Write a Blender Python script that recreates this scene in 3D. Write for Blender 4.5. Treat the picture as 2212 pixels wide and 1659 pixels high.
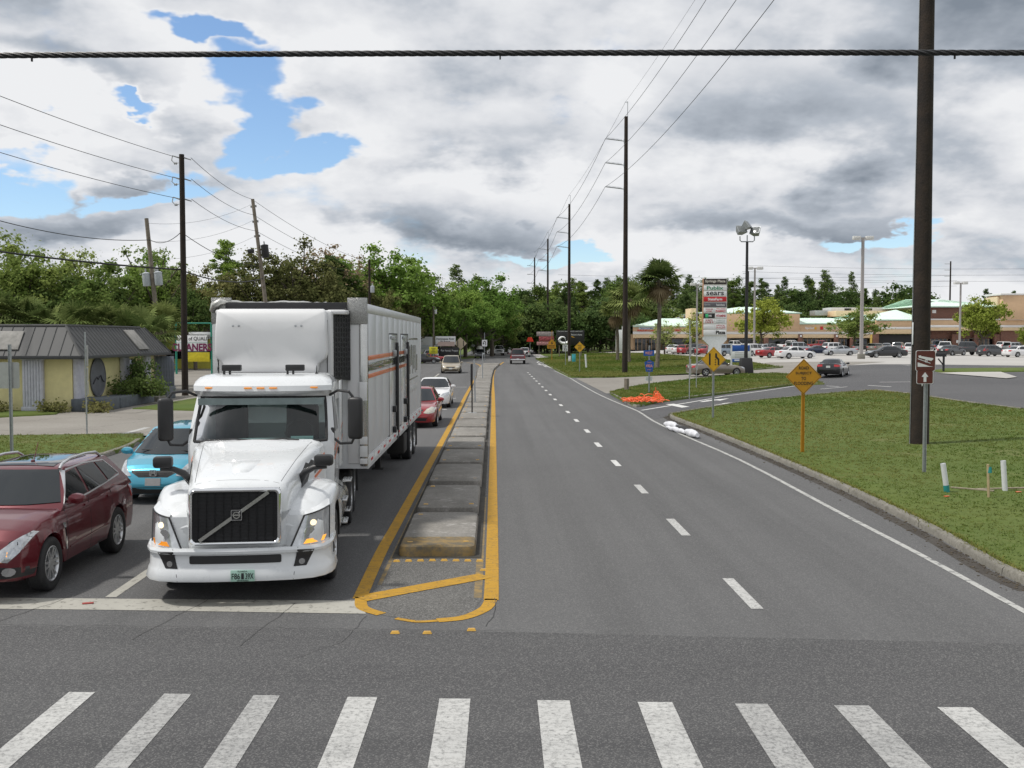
import bpy, bmesh, math, random
import numpy as np
from mathutils import Vector, Matrix
from mathutils.bvhtree import BVHTree
for o in list(bpy.data.objects): bpy.data.objects.remove(o, do_unlink=True)
SC = bpy.context.scene
COL = SC.collection
R = math.radians

# ------------------------------------------------------------------ camera
CAM_H = 3.5
PITCH = math.atan(100.5 / 2200.0)
YAW = math.atan(39.0 / 2200.0)
cd = bpy.data.cameras.new('camera'); cam = bpy.data.objects.new('camera', cd); COL.objects.link(cam)
cam.location = (0, 0, CAM_H); cam.rotation_euler = (math.pi/2 - PITCH, 0, -YAW)
cd.sensor_width = 36.0; cd.lens = 36.0 * 2200.0 / 2212.0
cd.clip_start = 0.05; cd.clip_end = 6000
SC.camera = cam
SC.render.resolution_x = 1024; SC.render.resolution_y = 768

# ------------------------------------------------------------------ sky, sun, exposure
SUN_EL = R(61); SUN_AZ = R(190)          # direction to the sun: left of the road, a little behind
sdir = Vector((math.cos(SUN_EL)*math.cos(SUN_AZ), math.cos(SUN_EL)*math.sin(SUN_AZ), math.sin(SUN_EL)))
sl = bpy.data.lights.new('sun', 'SUN'); sun = bpy.data.objects.new('sun', sl); COL.objects.link(sun)
sl.energy = 3.0; sl.angle = R(4.5); sl.color = (1.0, 0.96, 0.9)
sun.rotation_euler = sdir.to_track_quat('Z', 'Y').to_euler(); sun.location = (-60, -20, 90)
SC.view_settings.view_transform = 'Standard'; SC.view_settings.look = 'None'
SC.view_settings.exposure = 0.0; SC.view_settings.gamma = 1.0

def make_world():
    w = bpy.data.worlds.new('World'); SC.world = w; w.use_nodes = True
    nt = w.node_tree; nt.nodes.clear(); N = nt.nodes.new; L = nt.links.new
    def math_(op, a, b=None, clamp=False):
        n = N('ShaderNodeMath'); n.operation = op; n.use_clamp = clamp
        for i, v in enumerate((a, b)):
            if v is None: continue
            if isinstance(v, (int, float)): n.inputs[i].default_value = v
            else: L(v, n.inputs[i])
        return n.outputs[0]
    def ramp(v, a, b, c=0.0, d=1.0, smooth=True):
        n = N('ShaderNodeMapRange'); n.interpolation_type = 'SMOOTHSTEP' if smooth else 'LINEAR'
        L(v, n.inputs[0]); n.inputs[1].default_value = a; n.inputs[2].default_value = b
        n.inputs[3].default_value = c; n.inputs[4].default_value = d; return n.outputs[0]
    tc = N('ShaderNodeTexCoord').outputs['Generated']
    nrm = N('ShaderNodeVectorMath'); nrm.operation = 'NORMALIZE'; L(tc, nrm.inputs[0]); dirv = nrm.outputs[0]
    def density(off, det, SCL=2.6):
        a = N('ShaderNodeVectorMath'); a.operation = 'ADD'; L(dirv, a.inputs[0]); a.inputs[1].default_value = (0, 0, off)
        sp = N('ShaderNodeSeparateXYZ'); L(a.outputs[0], sp.inputs[0])
        z = math_('ADD', math_('MAXIMUM', sp.outputs[2], 0.0), 0.34)
        px = math_('DIVIDE', sp.outputs[0], z); py = math_('DIVIDE', sp.outputs[1], z)
        cb = N('ShaderNodeCombineXYZ'); L(px, cb.inputs[0]); L(py, cb.inputs[1]); cb.inputs[2].default_value = 3.7
        n = N('ShaderNodeTexNoise'); n.inputs['Scale'].default_value = SCL; n.inputs['Detail'].default_value = det
        n.inputs['Roughness'].default_value = 0.55; L(cb.outputs[0], n.inputs['Vector'])
        return n.outputs['Fac'], cb.outputs[0]
    d0, p0 = density(0.0, 7.0); d1, _ = density(0.045, 6.0)
    n2 = N('ShaderNodeTexNoise'); n2.inputs['Scale'].default_value = 6.5; n2.inputs['Detail'].default_value = 4.0; n2.inputs['Roughness'].default_value = .55; L(p0, n2.inputs['Vector'])
    # uneven outlines for the openings and banks
    wc = N('ShaderNodeCombineXYZ')
    L(math_('MULTIPLY', math_('SUBTRACT', n2.outputs['Fac'], .5), .16), wc.inputs[0]); L(math_('MULTIPLY', math_('SUBTRACT', d1, .5), .22), wc.inputs[2])
    wa = N('ShaderNodeVectorMath'); wa.operation = 'ADD'; L(dirv, wa.inputs[0]); L(wc.outputs[0], wa.inputs[1]); wob = wa.outputs[0]
    def blob(az, el, ra, re):
        # soft patch of the sky around azimuth az (right of the road) and elevation el, radii in degrees
        c = Vector((math.sin(R(az))*math.cos(R(el)), math.cos(R(az))*math.cos(R(el)), math.sin(R(el))))
        s = N('ShaderNodeVectorMath'); s.operation = 'SUBTRACT'; L(wob, s.inputs[0]); s.inputs[1].default_value = c
        rt = N('ShaderNodeVectorRotate'); rt.rotation_type = 'Z_AXIS'; L(s.outputs[0], rt.inputs['Vector']); rt.inputs['Angle'].default_value = R(az)
        m = N('ShaderNodeVectorMath'); m.operation = 'MULTIPLY'; L(rt.outputs[0], m.inputs[0])
        m.inputs[1].default_value = (1/math.sin(R(ra)), 0.5/math.sin(R(ra)), 1/math.sin(R(re)))
        ln = N('ShaderNodeVectorMath'); ln.operation = 'LENGTH'; L(m.outputs[0], ln.inputs[0])
        return ramp(ln.outputs['Value'], 0.25, 1.35, 1.0, 0.0)
    # openings of blue and heavier banks where this sky has them
    holes = None
    for a in ((-12.9, 12.4, 2.7, 3.0), (-10.6, 9.2, 2.6, 1.3), (-19, 8.6, 3.4, .9), (-25, 8.9, 3.4, 1.2), (-15.5, 15.2, 2.4, .8), (-19.4, 11.9, 2.0, .5), (21, 5.6, 3.0, .6), (3.6, 4.6, 2.6, .7)):
        b = blob(*a); holes = b if holes is None else math_('MAXIMUM', holes, b)
    banks = None
    for a in ((-19, 20.5, 13, 2.6), (16, 11.6, 8, 2.6), (27, 17.0, 10, 5.0), (1.2, 9.4, 6, 1.8), (-3, 6.0, 6, 1.2), (15, 6.2, 8, 1.0), (-22, 13.2, 5, 1.0), (-22, 6.4, 4, 1.0)):
        b = blob(*a); banks = b if banks is None else math_('MAXIMUM', banks, b)
    cov = math_('SUBTRACT', math_('ADD', d0, 0.22), math_('MULTIPLY', holes, 0.42))
    mask = ramp(cov, 0.43, 0.60)
    thick = ramp(cov, 0.54, 0.94, 0.0, 0.46)
    rel = math_('MULTIPLY', math_('SUBTRACT', d1, d0), 2.9)
    fl = math_('MULTIPLY', math_('SUBTRACT', n2.outputs['Fac'], 0.5), 0.30)
    dark = math_('ADD', math_('ADD', thick, rel), math_('ADD', math_('MULTIPLY', banks, 0.44), fl), True)
    cr = N('ShaderNodeValToRGB'); L(dark, cr.inputs[0])
    e = cr.color_ramp.elements; e[0].position = 0.0; e[0].color = (0.92, 0.93, 0.95, 1); e[1].position = 1.0; e[1].color = (0.24, 0.28, 0.335, 1)
    m1 = e.new(0.28); m1.color = (0.76, 0.78, 0.82, 1); m2 = e.new(0.55); m2.color = (0.50, 0.545, 0.61, 1)
    sky = N('ShaderNodeTexSky'); sky.sky_type = 'NISHITA'; sky.sun_disc = False
    sky.sun_elevation = SUN_EL; sky.sun_rotation = math.pi/2 - SUN_AZ; sky.altitude = 10; sky.air_density = 1.0; sky.dust_density = 0.1; sky.ozone_density = 4.5
    b1 = N('ShaderNodeBackground'); L(sky.outputs[0], b1.inputs[0]); b1.inputs[1].default_value = 0.15
    b2 = N('ShaderNodeBackground'); L(cr.outputs[0], b2.inputs[0]); b2.inputs[1].default_value = 0.93
    mx = N('ShaderNodeMixShader'); L(mask, mx.inputs[0]); L(b1.outputs[0], mx.inputs[1]); L(b2.outputs[0], mx.inputs[2])
    out = N('ShaderNodeOutputWorld'); L(mx.outputs[0], out.inputs[0])
make_world()
SC.world.cycles.sampling_method = 'MANUAL'; SC.world.cycles.sample_map_resolution = 512

# ------------------------------------------------------------------ where things stand: the lie of the land
def sstep(a, b, t):
    t = min(1.0, max(0.0, (t-a)/(b-a))); return t*t*(3-2*t)
def H(x, y):
    if x > 8: return 1.0 * sstep(9, 40, x) * sstep(34, 81, y) + 0.35*sstep(11, 26, x)*sstep(74, 25, y)*sstep(0, 10, y)
    return 0.0
_cp, _sp, _cy, _sy = math.cos(PITCH), math.sin(PITCH), math.cos(YAW), math.sin(YAW)
def ray(u, v):
    x = (u-1106.0)/2200.0; y = -(v-829.5)/2200.0
    f = _cp + y*_sp; z = -_sp + y*_cp
    return x*_cy + f*_sy, -x*_sy + f*_cy, z
def P(u, v, z=0.0):
    X, Y, Z = ray(u, v); t = (z-CAM_H)/Z; return (X*t, Y*t)
def G(u, v):
    z = 0.0
    X, Y, Z = ray(u, v)
    for k in range(40):
        t = (z-CAM_H)/Z; p = (X*t, Y*t); z = 0.5*z + 0.5*H(*p)
    return Vector((p[0], p[1], H(*p)))
def D(u, v, Y):
    X, Yr, Z = ray(u, v); t = Y/Yr; return Vector((X*t, Y, CAM_H+Z*t))
# ------------------------------------------------------------------ materials
MATS = {}
def mat(name, color, rough=0.6, metal=0.0, var=0.12, scale=6.0, bump=0.0, bscale=40.0, coat=0.0, spec=0.5, color2=None, emit=0.0, ecol=None, detail=6.0, dirt=0.0, dirtcol=(0.06,0.05,0.04)):
    if name in MATS: return MATS[name]
    m = bpy.data.materials.new(name); m.use_nodes = True; nt = m.node_tree; b = nt.nodes['Principled BSDF']
    N = nt.nodes.new; L = nt.links.new
    b.inputs['Roughness'].default_value = rough; b.inputs['Metallic'].default_value = metal
    b.inputs['Coat Weight'].default_value = coat; b.inputs['Coat Roughness'].default_value = 0.04
    b.inputs['Specular IOR Level'].default_value = spec
    tc = N('ShaderNodeTexCoord').outputs['Object']
    n = N('ShaderNodeTexNoise'); n.inputs['Scale'].default_value = scale; n.inputs['Detail'].default_value = detail; n.inputs['Roughness'].default_value = 0.62
    L(tc, n.inputs['Vector'])
    mx = N('ShaderNodeMix'); mx.data_type = 'RGBA'
    c = color; c2 = color2
    a = tuple(max(0, x*(1-var)) for x in c); bb = tuple(min(1, x*(1+var)) for x in c) if c2 is None else c2
    if c2 is not None: a = c
    mx.inputs['A'].default_value = (*a, 1); mx.inputs['B'].default_value = (*bb, 1)
    mr = N('ShaderNodeMapRange'); L(n.outputs['Fac'], mr.inputs[0]); mr.inputs[1].default_value = 0.33; mr.inputs[2].default_value = 0.67
    L(mr.outputs[0], mx.inputs['Factor'])
    colout = mx.outputs['Result']
    if dirt > 0:
        n3 = N('ShaderNodeTexNoise'); n3.inputs['Scale'].default_value = scale*0.37; n3.inputs['Detail'].default_value = 8; n3.inputs['Roughness'].default_value = .7
        mp = N('ShaderNodeMapping'); mp.inputs['Scale'].default_value = (1, 1, 0.35); L(tc, mp.inputs['Vector']); L(mp.outputs[0], n3.inputs['Vector'])
        r3 = N('ShaderNodeMapRange'); L(n3.outputs['Fac'], r3.inputs[0]); r3.inputs[1].default_value = 0.5; r3.inputs[2].default_value = 0.72; r3.inputs[4].default_value = dirt
        m3 = N('ShaderNodeMix'); m3.data_type = 'RGBA'; L(r3.outputs[0], m3.inputs['Factor']); L(colout, m3.inputs['A']); m3.inputs['B'].default_value = (*dirtcol, 1)
        colout = m3.outputs['Result']
    L(colout, b.inputs['Base Color'])
    if rough > 0.15:
        rr = N('ShaderNodeMapRange'); L(n.outputs['Fac'], rr.inputs[0]); rr.inputs[3].default_value = rough*0.88; rr.inputs[4].default_value = min(1, rough*1.1)
        L(rr.outputs[0], b.inputs['Roughness'])
    if bump > 0:
        n2 = N('ShaderNodeTexNoise'); n2.inputs['Scale'].default_value = bscale; n2.inputs['Detail'].default_value = 4
        L(tc, n2.inputs['Vector']); bp = N('ShaderNodeBump'); bp.inputs['Strength'].default_value = bump; bp.inputs['Distance'].default_value = 0.02
        L(n2.outputs['Fac'], bp.inputs['Height']); L(bp.outputs[0], b.inputs['Normal'])
    if emit > 0:
        b.inputs['Emission Color'].default_value = (*(ecol or color), 1); b.inputs['Emission Strength'].default_value = emit
    MATS[name] = m; return m

def ground_mat(name, cols, s1, s2, rough=0.95, bump=0.4, bscale=60.0, speck=0.0, streak=None, cracks=0.0):
    """large patches (s1), fine mottling (s2), optional bright specks of aggregate, along-road streaks and cracks"""
    m = bpy.data.materials.new(name); m.use_nodes = True; nt = m.node_tree; b = nt.nodes['Principled BSDF']; N = nt.nodes.new; L = nt.links.new
    b.inputs['Roughness'].default_value = rough; b.inputs['Specular IOR Level'].default_value = 0.3
    tc = N('ShaderNodeTexCoord').outputs['Object']
    def noise(sc, det, vec=None, rg=.6):
        n = N('ShaderNodeTexNoise'); n.inputs['Scale'].default_value = sc; n.inputs['Detail'].default_value = det; n.inputs['Roughness'].default_value = rg
        L(vec or tc, n.inputs['Vector']); return n.outputs['Fac']
    def mr(v, a, bb, c=0., d=1.):
        n = N('ShaderNodeMapRange'); L(v, n.inputs[0]); n.inputs[1].default_value = a; n.inputs[2].default_value = bb; n.inputs[3].default_value = c; n.inputs[4].default_value = d; return n.outputs[0]
    def mix(f, A, B):
        n = N('ShaderNodeMix'); n.data_type = 'RGBA'
        for k, v in (('Factor', f), ('A', A), ('B', B)):
            if isinstance(v, tuple): n.inputs[k].default_value = (*v, 1)
            else: L(v, n.inputs[k])
        return n.outputs['Result']
    c = mix(mr(noise(s1, 5), .35, .65), cols[0], cols[1])
    fine = noise(s2, 4)
    c = mix(mr(fine, .3, .7, 0, .75), c, cols[2])
    if len(cols) > 3: c = mix(mr(noise(s1*2.7, 7, rg=.7), .56, .72, 0, .85), c, cols[3])
    if streak:
        mp = N('ShaderNodeMapping'); mp.inputs['Scale'].default_value = streak[:3]; L(tc, mp.inputs['Vector'])
        c = mix(mr(noise(1.0, 5, mp.outputs[0]), .42, .68, 0, streak[3]), c, streak[4])
    if cracks > 0:
        v = N('ShaderNodeTexVoronoi'); v.feature = 'DISTANCE_TO_EDGE'; v.inputs['Scale'].default_value = cracks
        wn = N('ShaderNodeTexNoise'); wn.inputs['Scale'].default_value = 3; wn.inputs['Detail'].default_value = 6; L(tc, wn.inputs['Vector'])
        ad = N('ShaderNodeVectorMath'); ad.operation = 'ADD'; L(tc, ad.inputs[0]); L(wn.outputs['Color'], ad.inputs[1]); L(ad.outputs[0], v.inputs['Vector'])
        c = mix(mr(v.outputs['Distance'], 0.0, 0.012, .55, 0), c, tuple(x*.45 for x in cols[0]))
    if speck > 0:
        v = N('ShaderNodeTexVoronoi'); v.inputs['Scale'].default_value = 85.0; L(tc, v.inputs['Vector'])
        sp = N('ShaderNodeSeparateColor'); L(v.outputs['Color'], sp.inputs[0])
        c = mix(mr(sp.outputs[0], .62, .98, 0, speck), c, (0.34, 0.335, 0.32))
    L(c, b.inputs['Base Color'])
    if bump:
        bp = N('ShaderNodeBump'); bp.inputs['Strength'].default_value = bump; bp.inputs['Distance'].default_value = 0.015
        L(noise(bscale, 3), bp.inputs['Height']); L(bp.outputs[0], b.inputs['Normal'])
    MATS[name] = m; return m

def paint_mark(name, col, wear, under, crackle=False, wscale=9.0):
    """road paint that is worn through to the asphalt here and there"""
    m = bpy.data.materials.new(name); m.use_nodes = True; nt = m.node_tree; b = nt.nodes['Principled BSDF']; N = nt.nodes.new; L = nt.links.new
    b.inputs['Roughness'].default_value = 0.8; b.inputs['Specular IOR Level'].default_value = .3
    tc = N('ShaderNodeTexCoord').outputs['Object']
    n = N('ShaderNodeTexNoise'); n.inputs['Scale'].default_value = wscale; n.inputs['Detail'].default_value = 10; n.inputs['Roughness'].default_value = .75; L(tc, n.inputs['Vector'])
    r = N('ShaderNodeMapRange'); L(n.outputs['Fac'], r.inputs[0]); r.inputs[1].default_value = .62-wear; r.inputs[2].default_value = .70-wear*.6
    f = r.outputs[0]
    n2 = N('ShaderNodeTexNoise'); n2.inputs['Scale'].default_value = 2.2; n2.inputs['Detail'].default_value = 5; L(tc, n2.inputs['Vector'])
    mx0 = N('ShaderNodeMix'); mx0.data_type = 'RGBA'; L(n2.outputs['Fac'], mx0.inputs['Factor'])
    mx0.inputs['A'].default_value = (*[x*.82 for x in col], 1); mx0.inputs['B'].default_value = (*[min(1, x*1.12) for x in col], 1)
    if crackle:
        v = N('ShaderNodeTexVoronoi'); v.feature = 'DISTANCE_TO_EDGE'; v.inputs['Scale'].default_value = 4.5
        mp = N('ShaderNodeMapping'); mp.inputs['Scale'].default_value = (.55, 2.4, 1); L(tc, mp.inputs['Vector'])
        ad = N('ShaderNodeVectorMath'); ad.operation = 'ADD'; L(mp.outputs[0], ad.inputs[0])
        sc = N('ShaderNodeVectorMath'); sc.operation = 'SCALE'; L(n.outputs['Color'], sc.inputs[0]); sc.inputs['Scale'].default_value = .35; L(sc.outputs[0], ad.inputs[1]); L(ad.outputs[0], v.inputs['Vector'])
        r2 = N('ShaderNodeMapRange'); L(v.outputs['Distance'], r2.inputs[0]); r2.inputs[1].default_value = 0.012; r2.inputs[2].default_value = .03; r2.inputs[3].default_value = .8; r2.inputs[4].default_value = 0
        mm = N('ShaderNodeMath'); mm.operation = 'MAXIMUM'; L(f, mm.inputs[0]); L(r2.outputs[0], mm.inputs[1]); f = mm.outputs[0]
    mx = N('ShaderNodeMix'); mx.data_type = 'RGBA'; L(f, mx.inputs['Factor']); L(mx0.outputs['Result'], mx.inputs['A']); mx.inputs['B'].default_value = (*under, 1)
    L(mx.outputs['Result'], b.inputs['Base Color']); MATS[name] = m; return m

def leaf_mat(name, ca, cb, trans=0.35):
    m = bpy.data.materials.new(name); m.use_nodes = True; nt = m.node_tree; nt.nodes.clear(); N = nt.nodes.new; L = nt.links.new
    at = N('ShaderNodeAttribute'); at.attribute_name = 'tone'
    oi = N('ShaderNodeObjectInfo')
    mx = N('ShaderNodeMix'); mx.data_type = 'RGBA'; L(at.outputs['Fac'], mx.inputs['Factor']); mx.inputs['A'].default_value = (*ca, 1); mx.inputs['B'].default_value = (*cb, 1)
    hs = N('ShaderNodeHueSaturation'); L(mx.outputs['Result'], hs.inputs['Color'])
    r1 = N('ShaderNodeMapRange'); L(oi.outputs['Random'], r1.inputs[0]); r1.inputs[3].default_value = .482; r1.inputs[4].default_value = .51; L(r1.outputs[0], hs.inputs['Hue'])
    r2 = N('ShaderNodeMapRange'); L(oi.outputs['Random'], r2.inputs[0]); r2.inputs[3].default_value = 1.25; r2.inputs[4].default_value = .8; L(r2.outputs[0], hs.inputs['Value'])
    d = N('ShaderNodeBsdfDiffuse'); L(hs.outputs[0], d.inputs[0]); t = N('ShaderNodeBsdfTranslucent'); L(hs.outputs[0], t.inputs[0])
    ms = N('ShaderNodeMixShader'); ms.inputs[0].default_value = trans; L(d.outputs[0], ms.inputs[1]); L(t.outputs[0], ms.inputs[2])
    o = N('ShaderNodeOutputMaterial'); L(ms.outputs[0], o.inputs[0]); MATS[name] = m; return m

def glass_mat(name, tint, fac=0.12):
    m = bpy.data.materials.new(name); m.use_nodes = True; nt = m.node_tree; nt.nodes.clear(); N = nt.nodes.new; L = nt.links.new
    tr = N('ShaderNodeBsdfTransparent'); tr.inputs[0].default_value = (*tint, 1)
    gl = N('ShaderNodeBsdfGlossy'); gl.inputs['Roughness'].default_value = 0.015
    lw = N('ShaderNodeFresnel'); lw.inputs['IOR'].default_value = 1.5
    ad = N('ShaderNodeMath'); ad.operation = 'MAXIMUM'; L(lw.outputs[0], ad.inputs[0]); ad.inputs[1].default_value = fac
    ms = N('ShaderNodeMixShader'); L(ad.outputs[0], ms.inputs[0]); L(tr.outputs[0], ms.inputs[1]); L(gl.outputs[0], ms.inputs[2])
    o = N('ShaderNodeOutputMaterial'); L(ms.outputs[0], o.inputs[0]); MATS[name] = m; return m

def car_paint(name, col, metal=0.35):
    return mat(name, col, rough=0.32, metal=metal, var=0.05, scale=2.0, coat=1.0)

ASPHALT = ground_mat('asphalt', [(.108,.108,.109), (.130,.130,.130), (.090,.090,.092)], .16, 38., bump=.5, bscale=70, speck=.26, streak=(1.0, .02, 1, .8, (.078,.078,.079)))
ASPHALT_D = ground_mat('asphalt_dark', [(.078,.078,.080), (.100,.100,.101), (.062,.062,.064)], .22, 38., bump=.6, bscale=70, speck=.32, streak=(.05, .9, 1, .5, (.060,.060,.062)))
ASPHALT_W = ground_mat('asphalt_worn', [(.10,.098,.094), (.135,.132,.125), (.07,.069,.066)], .5, 30., bump=.7, bscale=60, speck=.55, cracks=.5)
ASPHALT_N = ground_mat('asphalt_entry', [(.072,.072,.077), (.10,.10,.104), (.064,.064,.067)], .13, 30., bump=.4, speck=.3)
LOT = ground_mat('parking_concrete', [(.40,.385,.36), (.50,.485,.46), (.34,.33,.31)], .06, 12., bump=.2, streak=(.03, .4, 1, .5, (.32,.31,.3)))
PAVE_L = ground_mat('drive_concrete', [(.22,.205,.18), (.30,.285,.255), (.19,.175,.155)], .18, 14., bump=.3, cracks=.22)
CONC = ground_mat('concrete_kerb', [(.20,.19,.165), (.29,.275,.24), (.13,.125,.105), (.10,.095,.07)], 1.1, 22., bump=.5)
SLAB = ground_mat('median_concrete', [(.22,.21,.19), (.31,.295,.27), (.15,.143,.13), (.42,.405,.38)], 1.3, 26., bump=.5, streak=(1.2, .25, 1, .35, (.10,.095,.085)))
GRASS = ground_mat('lawn', [(.080,.125,.022), (.120,.150,.034), (.068,.102,.018), (.16,.155,.06)], .16, 9., bump=1.0, bscale=55)
FIELD = ground_mat('field', [(.07,.105,.022), (.11,.135,.035), (.045,.07,.014), (.13,.115,.06)], .1, 4., bump=1.0, bscale=30)
WHITEP = paint_mark('white_paint', (.55,.55,.535), .07, (.10,.10,.10))
WHITEW = paint_mark('white_paint_worn', (.47,.47,.455), .12, (.20,.20,.195), crackle=True, wscale=22)
WHITEV = paint_mark('white_paint_very_worn', (.38,.38,.37), .15, (.17,.17,.168), crackle=True, wscale=26)
WHITEE = paint_mark('white_edge_worn', (.42,.42,.40), .12, (.13,.13,.13), wscale=6)
CREAMP = paint_mark('cream_paint', (.38,.37,.33), .08, (.14,.135,.12))
YELP = paint_mark('yellow_paint', (.44,.245,.026), .07, (.15,.11,.05), crackle=True)
YELF = paint_mark('yellow_paint_faded', (.27,.185,.075), .2, (.13,.115,.085), wscale=5)
GLASS_D = mat('dark_glass', (.012,.016,.019), rough=0.02, var=.0, spec=.65)
GLASS_T = mat('tinted_glass', (.004,.005,.006), rough=0.02, var=.0, spec=.8)
GLASS_C = glass_mat('windscreen_glass', (.52,.68,.66), .06)
CHROME = mat('chrome', (.78,.79,.80), rough=.09, metal=1.0, var=.03)
STEEL = mat('brushed_steel', (.52,.52,.50), rough=.24, metal=1.0, var=.08, scale=3)
ALU = mat('aluminium', (.62,.63,.64), rough=.38, metal=.9, var=.08)
GALV = mat('galvanised_steel', (.40,.42,.43), rough=.5, metal=.6, var=.14, scale=14)
BLACKP = mat('black_plastic', (.018,.018,.019), rough=.45, var=.15)
BLACKR = mat('black_rubber', (.022,.022,.023), rough=.8, var=.25, scale=14, bump=.25, bscale=90)
BLACKM = mat('black_metal', (.015,.015,.017), rough=.5, var=.2)
CHASSIS = mat('chassis_black', (.014,.013,.012), rough=.8, var=.35, scale=5)
WHITEM = mat('white_paint_metal', (.66,.68,.69), rough=.28, var=.025, scale=2, coat=.7, dirt=.04, dirtcol=(.36,.34,.30))
WHITEPL = mat('white_plastic', (.66,.665,.67), rough=.5, var=.03, scale=1.6, dirt=.06, dirtcol=(.4,.38,.34))
LAMP = mat('headlamp_lens', (.50,.52,.54), rough=.08, var=.25, scale=9, coat=1.0, metal=.55)
LAMPY = mat('headlamp_haze', (.58,.55,.47), rough=.12, var=.15, scale=9, coat=1.0, metal=.4)
BULB = mat('lit_bulb', (1,.86,.6), rough=.3, emit=1.1, ecol=(1,.80,.5))
AMBER = mat('amber_lens', (.75,.26,.02), rough=.15, coat=1.0, emit=.25, ecol=(1,.35,.03))
AMBERL = mat('lit_amber_lens', (.9,.4,.05), rough=.15, coat=1.0, emit=1.0, ecol=(1,.42,.05))
REDL = mat('red_lens', (.40,.012,.012), rough=.12, coat=1.0)
PLATE = mat('licence_plate', (.45,.47,.45), rough=.4, var=.1, scale=20)
WOODP = mat('creosote_wood', (.013,.009,.007), rough=.9, var=.5, scale=3.0, bump=.8, bscale=18, color2=(.034,.023,.016))
WOODG = mat('grey_wood', (.15,.125,.10), rough=.9, var=.4, scale=4.0, bump=.6, bscale=18, color2=(.24,.21,.17))
SIGNY = mat('sign_yellow', (.66,.36,.012), rough=.45, var=.05)
SIGNYD = mat('sign_yellow_orange', (.52,.25,.008), rough=.45, var=.05)
SIGNW = mat('sign_white', (.72,.73,.73), rough=.5, var=.04)
SIGNB = mat('sign_back_aluminium', (.42,.43,.42), rough=.5, metal=.5, var=.08)
SIGNK = mat('sign_black', (.012,.012,.012), rough=.5)
BROWN = mat('sign_brown', (.105,.022,.014), rough=.5, var=.06)
BLUE = mat('sign_blue', (.012,.085,.36), rough=.5, var=.05)
ORANGET = mat('letter_orange', (.80,.33,.20), rough=.5)
RED = mat('sign_red', (.50,.015,.02), rough=.5)
WIRE = mat('wire_black', (.012,.012,.012), rough=.6)
# ------------------------------------------------------------------ geometry helpers
def tag(o, label=None, cat=None, group=None, kind=None):
    if label: o['label'] = label
    if cat: o['category'] = cat
    if group: o['group'] = group
    if kind: o['kind'] = kind
    return o
def thing(name, label, cat, loc=(0,0,0), rz=0.0, group=None):
    o = bpy.data.objects.new(name, None); COL.objects.link(o); o.empty_display_size = .2
    o.location = loc; o.rotation_euler = (0, 0, rz)
    return tag(o, label, cat, group)
def link_mesh(name, me, parent=None, mats=None):
    o = bpy.data.objects.new(name, me); COL.objects.link(o)
    if mats is not None:
        for m in (mats if isinstance(mats, (list, tuple)) else [mats]): me.materials.append(m)
    if parent is not None: o.parent = parent
    return o
def dup(root, loc=None, rz=None, label=None, group=None, swap=None, parent=None):
    """copy a thing with its parts and sub-parts; swap = {material name: material} per copy"""
    r = root.copy(); COL.objects.link(r)
    if parent is not None: r.parent = parent
    if loc is not None: r.location = loc
    if rz is not None: r.rotation_euler = (0, 0, rz)
    if label: r['label'] = label
    if group: r['group'] = group
    if swap and r.data:
        for s in r.material_slots:
            if s.material and s.material.name in swap:
                m = swap[s.material.name]; s.link = 'OBJECT'; s.material = m
    for c in root.children: dup(c, swap=swap, parent=r)
    return r
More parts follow.
